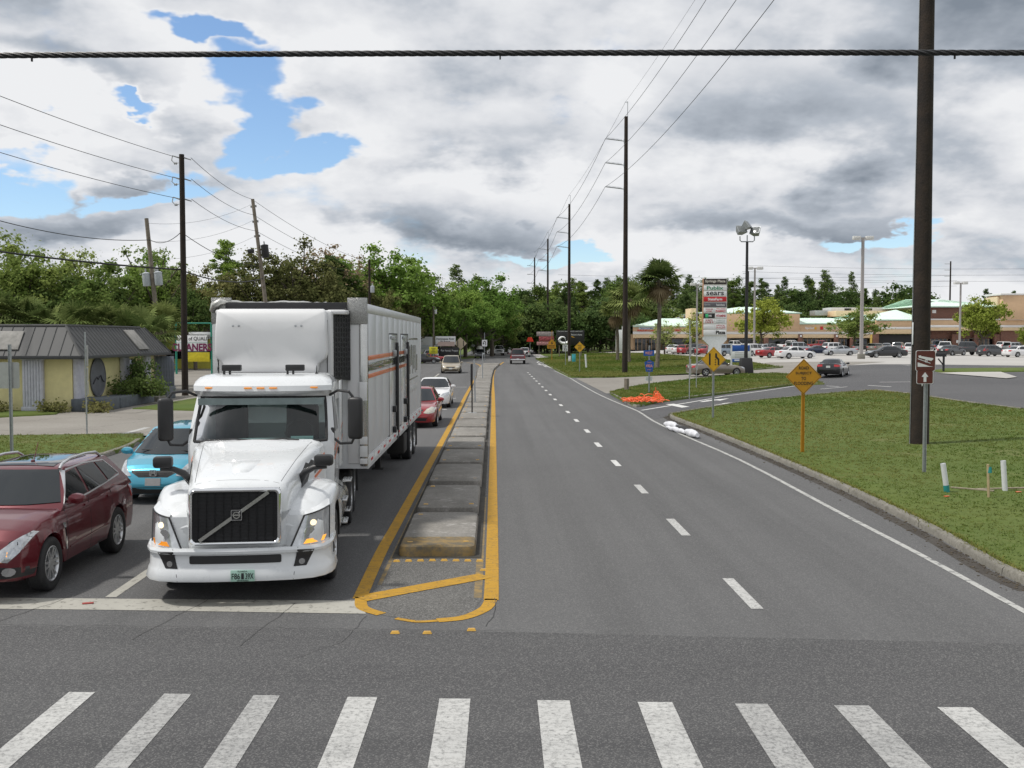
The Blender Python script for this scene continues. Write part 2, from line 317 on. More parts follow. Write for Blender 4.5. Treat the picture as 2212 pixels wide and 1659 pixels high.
class MB:
    def __init__(s): s.v = []; s.f = []; s.m = []
    def add(s, vs, fs, mi=0, M=None):
        b = len(s.v)
        s.v += [tuple(M @ Vector(p)) if M is not None else tuple(p) for p in vs]
        s.f += [tuple(b+i for i in f) for f in fs]; s.m += [mi]*len(fs); return s
    def box(s, c, d, rz=0., mi=0, M=None, taper=None):
        x, y, z = (d[0]/2, d[1]/2, d[2]/2); t = taper or (1, 1)
        vs = [(-x,-y,-z),(x,-y,-z),(x,y,-z),(-x,y,-z),(-x*t[0],-y*t[1],z),(x*t[0],-y*t[1],z),(x*t[0],y*t[1],z),(-x*t[0],y*t[1],z)]
        T = Matrix.Translation(c) @ Matrix.Rotation(rz, 4, 'Z')
        if M is not None: T = M @ T
        return s.add(vs, [(0,3,2,1),(4,5,6,7),(0,1,5,4),(1,2,6,5),(2,3,7,6),(3,0,4,7)], mi, T)
    def cyl(s, p0, p1, r0, r1=None, n=12, mi=0, caps=True):
        p0, p1 = Vector(p0), Vector(p1); r1 = r0 if r1 is None else r1
        q = (p1-p0).to_track_quat('Z', 'Y'); a = [q @ Vector((math.cos(t), math.sin(t), 0)) for t in [2*math.pi*i/n for i in range(n)]]
        vs = [p0+k*r0 for k in a] + [p1+k*r1 for k in a]
        fs = [(i, (i+1) % n, n+(i+1) % n, n+i) for i in range(n)]
        if caps: fs += [tuple(range(n-1, -1, -1)), tuple(range(n, 2*n))]
        return s.add(vs, fs, mi)
    def tube(s, pts, r, n=8, mi=0):
        pts = [Vector(p) for p in pts]; rings = []
        rs = r if isinstance(r, (list, tuple)) else [r]*len(pts)
        for i, p in enumerate(pts):
            d = (pts[min(i+1, len(pts)-1)] - pts[max(i-1, 0)]).normalized()
            up = Vector((0,0,1)) if abs(d.z) < .95 else Vector((0,1,0))
            a = d.cross(up).normalized(); b = a.cross(d)
            rings.append([p + (a*math.cos(2*math.pi*k/n) + b*math.sin(2*math.pi*k/n))*rs[i] for k in range(n)])
        return s.loft(rings, True, True, mi)
    def loft(s, rings, closed=True, caps=True, mi=0):
        n = len(rings[0]); vs = [p for r in rings for p in r]; fs = []
        for j in range(len(rings)-1):
            for i in range(n if closed else n-1):
                k = (i+1) % n; fs.append((j*n+i, j*n+k, (j+1)*n+k, (j+1)*n+i))
        if caps: fs += [tuple(range(n-1, -1, -1)), tuple((len(rings)-1)*n+i for i in range(n))]
        return s.add(vs, fs, mi)
    def lathe(s, prof, M=None, n=24, mi=0, mis=None):
        vs = []; fs = []; k = len(prof)
        for i in range(n):
            a = 2*math.pi*i/n; vs += [(r*math.cos(a), r*math.sin(a), h) for r, h in prof]
        for i in range(n):
            for j in range(k-1):
                fs.append((i*k+j, ((i+1) % n)*k+j, ((i+1) % n)*k+j+1, i*k+j+1))
        b = len(s.m); s.add(vs, fs, mi, M)
        if mis:
            for i in range(n):
                for j in range(k-1): s.m[b+i*(k-1)+j] = mis[j]
        return s
    def prism(s, poly, d0, d1, M=None, mi=0):
        """polygon in local x,z extruded along local y from d0 to d1"""
        n = len(poly); vs = [(x, d0, z) for x, z in poly] + [(x, d1, z) for x, z in poly]
        fs = [(i, (i+1) % n, n+(i+1) % n, n+i) for i in range(n)] + [tuple(range(n-1, -1, -1)), tuple(range(n, 2*n))]
        return s.add(vs, fs, mi, M)
    def mesh(s, name='m', smooth=None):
        me = bpy.data.meshes.new(name); me.from_pydata(s.v, [], s.f)
        if any(s.m): me.polygons.foreach_set('material_index', s.m)
        bm = bmesh.new(); bm.from_mesh(me); bmesh.ops.recalc_face_normals(bm, faces=bm.faces); bm.to_mesh(me); bm.free()
        if smooth:
            me.polygons.foreach_set('use_smooth', [True]*len(me.polygons)); me.set_sharp_from_angle(angle=R(smooth))
        me.update(); return me
    def build(s, name, mats, parent=None, smooth=None):
        return link_mesh(name, s.mesh(name, smooth), parent, mats)
def bevel_mesh(me, w, seg=2, ang=35):
    bm = bmesh.new(); bm.from_mesh(me)
    ed = [e for e in bm.edges if len(e.link_faces) == 2 and e.calc_face_angle(0) > R(ang)]
    if ed: bmesh.ops.bevel(bm, geom=ed, offset=w, segments=seg, profile=.5, affect='EDGES', clamp_overlap=True)
    bm.to_mesh(me); bm.free()
    me.polygons.foreach_set('use_smooth', [True]*len(me.polygons)); me.set_sharp_from_angle(angle=R(40)); return me
def bbox(name, c, d, m, parent=None, bev=.02, rz=0., seg=2, taper=None):
    mb = MB().box((0,0,0), d, taper=taper); me = mb.mesh(name); bevel_mesh(me, bev, seg)
    o = link_mesh(name, me, parent, m); o.location = c; o.rotation_euler = (0,0,rz); return o
def gridcut(poly, cell):
    """triangulated polygon cut on a grid; returns verts (2d) and faces"""
    bm = bmesh.new(); vs = [bm.verts.new((p[0], p[1], 0)) for p in poly]; bm.faces.new(vs)
    bmesh.ops.triangulate(bm, faces=bm.faces[:])
    cx, cy = cell if isinstance(cell, tuple) else (cell, cell)
    for ax, c in ((0, cx), (1, cy)):
        if not c: continue
        lo = min(p[ax] for p in poly); hi = max(p[ax] for p in poly); k = math.floor(lo/c)+1
        while k*c < hi:
            co = [0,0,0]; co[ax] = k*c; no = [0,0,0]; no[ax] = 1
            bmesh.ops.bisect_plane(bm, geom=bm.verts[:]+bm.edges[:]+bm.faces[:], plane_co=co, plane_no=no, dist=1e-5); k += 1
    bmesh.ops.remove_doubles(bm, verts=bm.verts[:], dist=1e-5)
    bm.verts.index_update(); V = [(v.co.x, v.co.y) for v in bm.verts]; Fc = [tuple(v.index for v in f.verts) for f in bm.faces]; bm.free()
    return V, Fc
def sheet(name, poly, off, m, cell=4.0, parent=None, kind=None, hf=None):
    V, Fc = gridcut([(p[0], p[1]) for p in poly], cell)
    me = bpy.data.meshes.new(name); me.from_pydata([(x, y, (hf or H)(x, y)+off) for x, y in V], [], Fc)
    bm = bmesh.new(); bm.from_mesh(me)
    for f in bm.faces:
        f.normal_update()
        if f.normal.z < 0: f.normal_flip()
    bm.to_mesh(me); bm.free(); me.polygons.foreach_set('use_smooth', [True]*len(me.polygons))
    return tag(link_mesh(name, me, parent, m), kind=kind)
def offs(pts, d):
    out = []
    for i, p in enumerate(pts):
        a = Vector(pts[max(i-1, 0)][:2]); b = Vector(pts[min(i+1, len(pts)-1)][:2]); t = (b-a).normalized()
        out.append((p[0] - t.y*d, p[1] + t.x*d))
    return out
def dens(pts, step):
    out = []
    for a, b in zip(pts, pts[1:]):
        n = max(1, int(math.dist(a[:2], b[:2])/step))
        out += [(a[0]+(b[0]-a[0])*k/n, a[1]+(b[1]-a[1])*k/n) for k in range(n)]
    return out + [tuple(pts[-1][:2])]
def smoothline(pts, n=6):
    P_ = [Vector(p[:2]) for p in pts]; out = []
    for i in range(len(P_)-1):
        p0, p1, p2, p3 = P_[max(i-1,0)], P_[i], P_[i+1], P_[min(i+2, len(P_)-1)]
        for k in range(n):
            t = k/n; q = .5*((2*p1) + (p2-p0)*t + (2*p0-5*p1+4*p2-p3)*t*t + (3*p1-p0-3*p2+p3)*t**3); out.append((q.x, q.y))
    return out + [tuple(P_[-1])]
def strip(name, pts, w, off, m, parent, step=2.0, w2=None):
    pts = dens(pts, step); a = offs(pts, w/2); b = offs(pts, -(w2 or w)/2)
    vs = [(x, y, H(x, y)+off) for x, y in a] + [(x, y, H(x, y)+off) for x, y in b]; n = len(a)
    me = bpy.data.meshes.new(name); me.from_pydata(vs, [], [(i, n+i, n+i+1, i+1) for i in range(n-1)])
    return link_mesh(name, me, parent, m)
def kerb(name, pts, label, side=1, hgt=.13, w=.16, step=.5, rng=None):
    """kerb of poured lengths, each a part, along pts; the back is on side"""
    root = thing(name, label, 'kerb', (0,0,0)); pts = dens(pts, .25); rng = rng or random.Random(len(pts))
    L = int(3.0/.25); i = 0
    while i < len(pts)-1:
        seg = pts[i:i+L+1]; i += L
        if len(seg) < 2: break
        dz = rng.uniform(-.006, .006); mb = MB(); rings = []
        prof = [(0, -.06), (0.012, hgt*.72), (.045, hgt), (w-.02, hgt+.004), (w, hgt-.02), (w, -.06)]
        cols = [offs(seg, side*p[0]) for p in prof]
        for k in range(len(seg)):
            f = .012 if k == 0 else (-.012 if k == len(seg)-1 else 0)
            t = (Vector(seg[min(k+1, len(seg)-1)])-Vector(seg[max(k-1, 0)])).normalized()*f
            rings.append([(cols[j][k][0]+t.x, cols[j][k][1]+t.y, H(*seg[k])+prof[j][1]+dz+rng.uniform(-.003,.003)) for j in range(len(prof))])
        mb.loft(rings, True, True); mb.build('kerb_stone', CONC, root, 50)
    return root
_fonts = {}
def text_mesh(s, bold=0.0):
    k = (s, bold)
    if k not in _fonts:
        cu = bpy.data.curves.new('t', 'FONT'); cu.body = s; cu.align_x = 'CENTER'; cu.align_y = 'CENTER'; cu.offset = bold; cu.resolution_u = 3; cu.extrude = .01
        cu.fill_mode = 'BOTH'
        ob = bpy.data.objects.new('t', cu); me = bpy.data.meshes.new_from_object(ob); bpy.data.objects.remove(ob); _fonts[k] = me
    return _fonts[k]
def text(name, s, w, h, m, parent, M, bold=0.0):
    """flat lettering fitted to w x h in the local x,y plane of M"""
    me = text_mesh(s, bold).copy(); n = len(me.vertices); co = np.zeros(n*3); me.vertices.foreach_get('co', co); co = co.reshape(-1, 3)
    lo, hi = co.min(0), co.max(0); c = (lo+hi)/2; d = np.maximum(hi-lo, 1e-6)
    co = (co-c)/d * np.array([w, h, .004]); me.vertices.foreach_set('co', co.ravel().astype(np.float32)); me.materials.clear()
    o = link_mesh(name, me, parent, m); o.matrix_local = M; return o
def face_mat(loc, rz=0., tilt=0.):
    """x right, y up on a vertical board that looks towards -Y when rz = 0"""
    return Matrix.Translation(loc) @ Matrix.Rotation(rz, 4, 'Z') @ Matrix.Rotation(math.pi/2 - tilt, 4, 'X')
def flat_poly(name, poly, t, m, parent, M):
    """flat shape (x,y) with thickness t, placed by M (front at z=+t/2)"""
    n = len(poly); vs = [(x, y, t/2) for x, y in poly] + [(x, y, -t/2) for x, y in poly]
    fs = [tuple(range(n)), tuple(range(2*n-1, n-1, -1))] + [(i, n+i, n+(i+1) % n, (i+1) % n) for i in range(n)]
    mb = MB().add(vs, fs); o = mb.build(name, m, parent); o.matrix_local = M; return o
def rrect(w, h, r, n=4):
    out = []
    for cx, cy, a0 in ((w/2-r, h/2-r, 0), (-w/2+r, h/2-r, 90), (-w/2+r, -h/2+r, 180), (w/2-r, -h/2+r, 270)):
        out += [(cx+r*math.cos(R(a0+90*k/n)), cy+r*math.sin(R(a0+90*k/n))) for k in range(n+1)]
    return out
def patch(name, bvh, poly, axis, m, parent, off=.004, cell=.06, thick=.012, flip=1, smooth=60):
    """panel laid on a body: polygon in the plane seen along axis ('x','y','z'), dropped onto the surface.
       flip=+1 looks from the positive side"""
    V, Fc = gridcut(poly, cell); ax = 'xyz'.index(axis); pts = []
    for a, b in V:
        o = [0,0,0]; others = [k for k in range(3) if k != ax]
        o[others[0]] = a; o[others[1]] = b; o[ax] = 20*flip; d = [0,0,0]; d[ax] = -flip
        h = bvh.ray_cast(Vector(o), Vector(d))
        pts.append(None if h[0] is None else (h[0], h[1] if h[1][ax]*flip > 0 else -h[1]))
    ok = [p for p in pts if p]
    if not ok: return None
    idx = {}; vs = []; back = []
    for i, p in enumerate(pts):
        if p:
            idx[i] = len(vs); n = p[1].normalized(); vs.append(tuple(p[0]+n*off)); back.append(tuple(p[0]-n*thick))
    fs = [tuple(idx[i] for i in f) for f in Fc if all(i in idx for i in f)]
    n = len(vs); cnt = {}
    for f in fs:
        for a, b in zip(f, f[1:]+f[:1]): cnt[(a, b)] = 1
    rim = [(a, b) for a, b in cnt if (b, a) not in cnt]
    fs2 = fs + [(b, a, n+a, n+b) for a, b in rim]
    mb = MB().add(vs+back, fs2); me = bpy.data.meshes.new(name); me.from_pydata(mb.v, [], mb.f)
    bm = bmesh.new(); bm.from_mesh(me); bmesh.ops.delete(bm, geom=[v for v in bm.verts if not v.link_faces], context='VERTS')
    bmesh.ops.recalc_face_normals(bm, faces=bm.faces); bm.to_mesh(me); bm.free()
    me.polygons.foreach_set('use_smooth', [True]*len(me.polygons)); me.set_sharp_from_angle(angle=R(smooth))
    return link_mesh(name, me, parent, m)
def bvh_of(*meshes):
    v = []; f = []
    for me in meshes:
        b = len(v); v += [x.co.copy() for x in me.vertices]; f += [tuple(b+i for i in p.vertices) for p in me.polygons]
    return BVHTree.FromPolygons(v, f)
def interp(tab, x):
    if x <= tab[0][0]: return tab[0][1]
    for (a, p), (b, q) in zip(tab, tab[1:]):
        if x <= b:
            t = (x-a)/(b-a) if b > a else 0; return p+(q-p)*t
    return tab[-1][1]
# ------------------------------------------------------------------ ground, roads, markings
# (the plan of the ground was surveyed with distances along the road divided by SY)
SY = 2200.0/1789.0
def ys(p): return (p[0], p[1]*SY)
_G, _P = G, P
def G(u, v): q = _G(u, v); return Vector((q.x, q.y/SY, q.z))
def P(u, v, z=0.0): q = _P(u, v, z); return (q[0], q[1]/SY)
_sheet, _strip, _kerb = sheet, strip, kerb
def sheet(name, poly, *a, **k):
    o = _sheet(name, [ys(p) for p in poly], *a, **k)
    if name == 'lawn':                                  # turned-down soil edge
        bm = bmesh.new(); bm.from_mesh(o.data); ed = [e for e in bm.edges if len(e.link_faces) == 1]
        g = bmesh.ops.extrude_edge_only(bm, edges=ed)['geom']
        for v in g:
            if isinstance(v, bmesh.types.BMVert): v.co.z -= .2
        bm.to_mesh(o.data); bm.free()
    return o
def strip(name, pts, *a, **k): return _strip(name, [ys(p) for p in pts], *a, **k)
def kerb(name, pts, *a, **k): return _kerb(name, [ys(p) for p in pts], *a, **k)
def c3(x, y): return G((1100+x/4.74)*.78551, (900+y/4.74)*.78551)
def c4(x, y): return G((1480+x/3.016)*.78551, (700+y/3.016)*.78551)
def c5(x, y): return G((2150+x/3.321)*.78551, (780+y/3.321)*.78551)
def xy(*ps): return [(p[0], p[1]) for p in ps]
def make_ground():
    xs = [-3000,-1200,-500,-250,-160] + list(range(-120, 161, 4)) + [220,320,600,1500,3000]
    ys = [-1500,-400,-100,-40] + list(range(-20, 221, 4)) + [260,320,420,600,1000,1800,3500]
    vs = [(x, y, H(x, y)-.05) for y in ys for x in xs]; n = len(xs)
    fs = [(j*n+i, j*n+i+1, (j+1)*n+i+1, (j+1)*n+i) for j in range(len(ys)-1) for i in range(n-1)]
    mb = MB().add(vs, fs); tag(mb.build('ground', FIELD, None, 60), kind='structure')
make_ground()
KF = smoothline([(16, 6.2), (11, 6.6), (8.6, 8.2), (7.5, 11.2), (7.76, 14.5), (7.98, 19.), (7.98, 24.), (7.87, 30.), (7.64, 35.6), (8.2, 37.2)], 8)
ROAD_R = [(7.64, 36), (7.2, 41), (7.25, 52), (7.2, 58), (7.35, 69), (7.9, 80), (8.3, 100), (9.3, 140), (10.5, 200), (14, 420)]
road_poly = [(-11.9, 10.3), (-6.0, 10.02), (.18, 9.72), (6.1, 9.25), (12, 8.9), (12.0, 36)] + ROAD_R + [(2, 420), (-4, 300), (-8.5, 160), (-10.0, 100), (-11.6, 60), (-11.9, 34)]
ROAD = sheet('road', road_poly, .006, ASPHALT, 6.0, kind='structure')
CROSS = sheet('cross_street', [(-90, -9), (90, -9), (90, 6.4), (16, 6.4), (12, 8.9), (6.1, 9.25), (.18, 9.72), (-6.0, 10.02), (-11.9, 10.3), (-16, 11), (-90, 11)], .006, ASPHALT_D, 6.0, kind='structure')
# crosswalk bars
bars = [(-5.05, .27), (-4.08, .26), (-3.12, .27), (-2.24, .26), (-1.30, .29), (-.40, .30), (.55, .31), (1.52, .33), (2.43, .31), (3.37, .33), (4.33, .33), (5.3, .33), (6.25, .33)]
for i, (x, w) in enumerate(bars):
    yt = 8.1 - .054*(x+4.05); m = (WHITEW, WHITEW, WHITEV, WHITEV, WHITEW, WHITEW, WHITEW, WHITEW, WHITEV, WHITEV, WHITEW, WHITEW, WHITEW)[i]
    sheet('crosswalk_bar', [(x-w/2, 5.4), (x+w/2, 5.4), (x+w/2+.02, yt-.01), (x-w/2+.02, yt)], .011, m, 0, CROSS)
sheet('stop_line', [(-11.4, 10.85), (-5.0, 10.58), (-1.62, 10.38), (-1.79, 10.9), (-5.0, 11.03), (-11.4, 11.3)], .011, CREAMP, 0, ROAD)
strip('lane_line', [(-5.16, 11.1), (-5.18, 30), (-5.2, 70), (-5.3, 80)], .15, .011, CREAMP, ROAD)
# right-hand lane dashes of the merging lane
y = 10.5
for k in range(19):
    L = 1.35 if k < 2 else 1.1
    xx = 3.31+.0*y if y < 30 else 3.4 - .002*(y-30)
    sheet('lane_dash', [(xx, y), (xx+.16, y), (xx+.16, y+L), (xx, y+L)], .011, WHITEW if k < 3 else WHITEP, 0, ROAD); y += 3.95
EDGE = [(6.7, 8.0), (6.76, 10.2), (6.86, 13), (6.9, 16.5), (7.02, 23.3)] + [tuple(P(u, v)) for u, v in ((1470,938),(1410,909),(1379,889),(1345,875),(1319,864),(1287,849),(1248,827),(1228,815),(1197,801))]
strip('edge_line', smoothline(EDGE, 3), .11, .011, WHITEE, ROAD)
strip('edge_line', [P(1180, 793), P(1160, 783), P(1172, 776)], .14, .011, WHITEP, ROAD)
for a, b in (((1178,790),(1200,798)), ((1165,783),(1190,788)), ((1165,779),(1180,781))): strip('hatch_line', [P(*a), P(*b)], .2, .011, WHITEP, ROAD)
# direction arrows across the far left lanes and beside the pickup
for yy, x0, x1 in ((47.5, -3.4, -2.2), (58.3, -3.9, -1.9), (40.2, -2.9, -2.3)):
    z = .011; xm = x0+(x1-x0)*.42
    sheet('lane_arrow', [(x0, yy), (xm, yy-.22), (xm, yy-.07), (x1, yy-.1), (x1, yy+.1), (xm, yy+.07), (xm, yy+.5)], z, WHITEP, 0, ROAD)
sheet('lane_arrow', [P(1160,787.5), P(1172,789.6), P(1171,788.6), P(1184,790.2), P(1185,789.2), P(1172,787.4), P(1172,786.6)], .011, WHITEP, 0, ROAD)
# yellow lines round the median
LY = [(-1.80, 11.0), (-1.84, 13.5), (-1.82, 16.3), (-1.74, 29.2), (-1.70, 40), (-1.68, 52)] + xy(c3(1000, 640), c3(1052, 545), c3(1040, 498), c3(980, 475), c3(870, 462))
RY = [(-.04, 10.9), (-.03, 14), (-.03, 29), (-.04, 47)] + xy(c3(1208, 690), c3(1222, 590), c3(1262, 520), c3(1350, 455))
strip('yellow_line', smoothline(LY, 5), .19, .0125, YELP, ROAD, .8); strip('yellow_line', smoothline(RY, 5), .20, .0125, YELP, ROAD, .8)
strip('yellow_line', smoothline([(-1.79, 11.05), (-1.70, 10.62), (-1.42, 10.36)], 6), .16, .0125, YELP, ROAD, .1)
strip('yellow_line', smoothline([(-.04, 10.95), (-.12, 10.55), (-.38, 10.22), (-.7, 10.12)], 6), .17, .0125, YELP, ROAD, .1)
strip('yellow_line', smoothline([(-.7, 10.11), (-.95, 10.08), (-1.22, 10.20)], 6), .085, .0125, YELP, ROAD, .1)
strip('yellow_bar', [(-1.78, 10.98), (-.13, 12.02)], .33, .0165, YELP, ROAD, .3)
strip('faded_line', [(-.22, 11.0), (-.22, 18)], .11, .0105, YELF, ROAD, .4); strip('faded_line', [(-1.62, 11.6), (-1.60, 20)], .06, .0105, YELF, ROAD, .4)
# worn apron before and under the median separator
med = [(-1.66, 11.0), (-1.55, 10.4), (-.9, 10.1), (-.3, 10.3), (-.16, 11.0), (-.14, 48), (.02, 88), (1.0, 116), (-1.8, 110), (-1.86, 88), (-1.56, 50), (-1.62, 29)]
sheet('median_apron', med, .009, ASPHALT_W, 3.0, None, 'structure')

GRIME_SHADE = ground_mat('grimy_shaded_concrete', [(.05,.047,.04), (.085,.08,.068), (.035,.032,.028)], 1.5, 20., bump=.5)  # dark grimy concrete, with shade of block sides and gaps put into the colour
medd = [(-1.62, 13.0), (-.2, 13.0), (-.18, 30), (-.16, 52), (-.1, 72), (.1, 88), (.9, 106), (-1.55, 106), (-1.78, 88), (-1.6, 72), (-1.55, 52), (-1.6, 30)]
sheet('median_dirt_shade', medd, .0135, GRIME_SHADE, 3.0, None, 'structure')  # dark strip under the blocks: dirt, and gap shade put into the colour
# the separator: poured concrete blocks, each a part
MED = thing('median_separator', 'long concrete median separator of separate blocks, front block painted yellow', 'median', (-.9, 13.2*SY, 0))
def slab(name, x0, x1, y0, y1, m, hgt=.18, tilt=0.):
    y0 *= SY; y1 *= SY
    mb = MB(); rings = []
    for ins, z in ((0, -.05), (0.0, hgt*.55), (.02, hgt*.90), (.055, hgt)):
        rings.append([(px, py, z + (tilt*(py-y0) if z > 0 else 0)) for px, py in [((x0+x1)/2+a, (y0+y1)/2+b) for a, b in rrect(x1-x0-2*ins, y1-y0-2*ins, .14, 4)]])
    mb.loft(rings, True, True); nside = len(rings[0])*3; mb.m[:nside] = [2]*nside  # sides darker than the top: grime, plus painted-in shade of the front faces
    o = mb.build(name, m, MED, 28); o.data.materials.clear(); [o.data.materials.append(q) for q in (m, YELF, GRIME_SHADE)]; o.location = (.9, -13.2*SY, 0); return o
def two_tone(m0, m1):
    return [m0, m1]
yl = 13.1; k = 0; rng = random.Random(4)
def medx(y):
    lx = interp([(13, -1.53), (30, -1.50), (52, -1.44), (72, -1.5), (88, -1.72), (112, -1.4)], y); rx = interp([(13, -.30), (30, -.28), (52, -.26), (72, -.2), (88, -.02), (100, .45), (112, .95)], y)
    return lx, rx
marks = []
while yl < 106:
    Ls = 2.62 if k == 0 else 2.52
    lx, rx = medx(yl+1.3)
    if k == 0:
        mb = MB(); rings = []
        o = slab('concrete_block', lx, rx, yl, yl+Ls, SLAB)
        bm = bmesh.new(); bm.from_mesh(o.data)
        bmesh.ops.bisect_plane(bm, geom=bm.verts[:]+bm.edges[:]+bm.faces[:], plane_co=(0, (yl+.62)*SY, 0), plane_no=(0,1,.0), dist=1e-5)
        bm.faces.ensure_lookup_table()
        for f in bm.faces:
            if f.calc_center_median().y < (yl+.62)*SY: f.material_index = 1
        bm.to_mesh(o.data); bm.free()
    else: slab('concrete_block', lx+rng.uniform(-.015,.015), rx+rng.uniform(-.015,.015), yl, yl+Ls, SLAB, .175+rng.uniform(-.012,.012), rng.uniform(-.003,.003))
    if k < 12: marks += [(lx+.16, yl+.28, .16), (rx-.16, yl+.3, .16), (lx+.15, yl+Ls-.24, .16)]
    yl += Ls + .46; k += 1
def reflector(x, y, z):
    m = MB().box((x, y*SY, z+.014), (.11, .05, .028), taper=(.7, .55)).build('road_reflector', YREF, MED); m.location = (.9, -13.2*SY, 0)
YREF = mat('reflector_yellow', (.62,.36,.06), rough=.35, var=.1)
for x, y, z in marks: reflector(x, y, z)
for i in range(8): reflector(-1.52+i*.185, 12.86+.04*abs(i-3.5)*-.3, .01)
for x, y in ((-1.62, 11.05), (-.16, 12.3), (-1.17, 9.68), (-.79, 9.67), (-.27, 9.76)): reflector(x, y, .01)

# sealed cracks and joints in the asphalt
def crack(par, pts, w, seed, off=.0115):
    rng = random.Random(seed); q = dens(pts, .12); q = [(x+rng.gauss(0,.012), y+rng.gauss(0,.012)) for x, y in q]; strip('crack', q, w, off+.0015, CRK, par, 5)
CRK = mat('crack_tar', (.05,.05,.05), .9, var=.3, scale=20)
for k, (pts, w, par) in enumerate((([(-6.2, 9.9), (-5.6, 11.4)], .009, ROAD), ([(-4.2, 9.5), (-3.75, 11.2), (-3.7, 12)], .008, ROAD), ([(-2.9, 9.3), (-2.6, 10.8)], .007, ROAD), ([(-1.6, 10.3), (-1.75, 9.4), (-2.2, 8.9)], .006, CROSS), ([(-.1, 9.9), (.02, 10.5), (.0, 11.0)], .008, ROAD), ([(-12, 10.35), (-6, 10.05), (.2, 9.75)], .006, CROSS))): crack(par, pts, w, k)
# right-hand kerb, lawns and entries
kerb('kerb', KF, 'weathered concrete kerb along the lawn with the boat ramp sign', -1)
def lawn_h(x, y): return H(x, y)
LA = offs(KF, -.15)
far = xy(G(1444,899), G(1501,889), G(1579,876), G(1645,867), G(1710,861), G(1772,854.5), G(1836,849), G(1894,846), G(1968,854), G(2091,873), G(2212,888))
LAWN_A = [(17, 6.4)] + LA[1:-2] + far + [(34, 32), (60, 24), (60, 6.4)]
sheet('lawn', LAWN_A, .115, GRASS, 2.0, None, 'structure')
strip_k = kerb('kerb', list(far), 'low pale kerb at the back of the lawn with the flooding sign', -1, .15, .16)
is2_front = xy(c4(600,1165), c4(700,1222), c4(780,1262), c4(850,1265), c4(1000,1232), c4(1300,1190), c4(1700,1140), c4(2100,1090), G(1781,831))
is2_back = xy(G(1745,817), c4(2111,1000), c4(1960,992), c4(1690,1000), c4(1500,1020), c4(1200,1050), c4(900,1085), c4(760,1110), c4(600,1148))
sheet('lawn', is2_front + is2_back, .115, GRASS, 2.0, None, 'structure')
kerb('kerb', smoothline(is2_front, 5), 'concrete kerb round the lawn with the orange netting', 1)
g3_lo = xy(c4(30,893), c4(100,935), c4(190,985), c4(260,1022), c4(600,1024), c4(1000,1006), c4(1250,985), c4(1600,985), c4(1770,962), c4(2030,940))
g3_hi = xy(c4(1800,905), c4(1400,860), c4(1000,830), c4(850,823), c4(640,823), c4(430,822), c4(250,838), c4(60,862), c4(-20,868))
sheet('lawn', g3_lo + g3_hi, .11, GRASS, 2.5, None, 'structure')
kerb('kerb', g3_lo[:4], 'broken concrete kerb beside the lawn with the palms', 1)
kerb('kerb', g3_lo[6:], 'concrete kerb along the far side of the turning past the palm lawn', 1)
sheet('parking_lot', [(12.5, 58), (30, 55), (48, 48), (150, 44), (150, 176), (20, 178), (14, 150), (24, 110), (12, 76)], .008, LOT, 4.0, None, 'structure')
sheet('entry_road', [(6.9, 35.2)] + far + [(34, 32), (60, 24), (110, 14), (110, 47), (70, 58), (48, 72), (36, 78), (26, 75), (20, 66), (13, 62), (10, 60.5), (6.9, 61)], .013, ASPHALT_N, 3.0, None, 'structure')
sheet('driveway', [(7.0, 51.5), (7.0, 70.5), (13, 74), (20, 79), (30, 90), (40, 84), (30, 74), (20, 60), (10, 53.5)], .0165, PAVE_L, 3.0, None, 'structure')
sheet('driveway', [P(1164,776), P(1172,773), P(1300,763), P(1380,757), P(1480,757), P(1480,752), P(1300,757), P(1180,764), P(1150,766)], .02, LOT, 6.0, None, 'structure')
sheet('lawn', [P(1180,771), P(1330,760), P(1370,752.5), P(1240,749), P(1165,752), P(1155,761)], .09, GRASS, 5.0, None, 'structure')
LOTW = paint_mark('lot_white', (.6,.6,.58), .05, (.2,.2,.2))
ENT = bpy.data.objects['entry_road']
for a, b, w in (((1386,887),(1560,857),.14), ((1560,857),(1730,832),.12), ((1772,841),(1830,836),.14), ((1785,834),(1812,835.5),.14), ((1875,833),(1925,836),.16), ((1900,826),(2000,825),.16)):
    strip('painted_line', [tuple(G(*a)[:2]), tuple(G(*b)[:2])], w, .0175, LOTW, ENT, 1.0)
sheet('stop_bar', xy(c4(1055,1245), c4(1125,1240), c4(1255,1265), c4(1190,1272)), .018, LOTW, 2, ENT)
for a in (((1350,1225),(1585,1195)), ((1450,1255),(1700,1222))):
    p, q = c4(*a[0]), c4(*a[1]); d = (q-p).normalized(); n = Vector((-d.y, d.x, 0))
    sheet('turn_arrow', xy(p-n*.09, q-d*1.6-n*.07, q-d*1.7-n*.35, q, q-d*1.7+n*.35, q-d*1.6+n*.07, p+n*.09), .0185, LOTW, 2, ENT)
# thin grass strip and pale nose by the mailbox
gs = xy(c5(1385,800), c5(1500,783), c5(1900,779), c5(2300,776), c5(2300,806), c5(1900,812), c5(1450,815))
sheet('lawn', gs, .10, GRASS, 3.0, None, 'structure')
sheet('pavement_nose', xy(c5(1420,822), c5(1600,815), c5(2000,812), c5(2150,860), c5(2050,872), c5(1850,855)), .06, LOT, 3.0, None, 'structure')
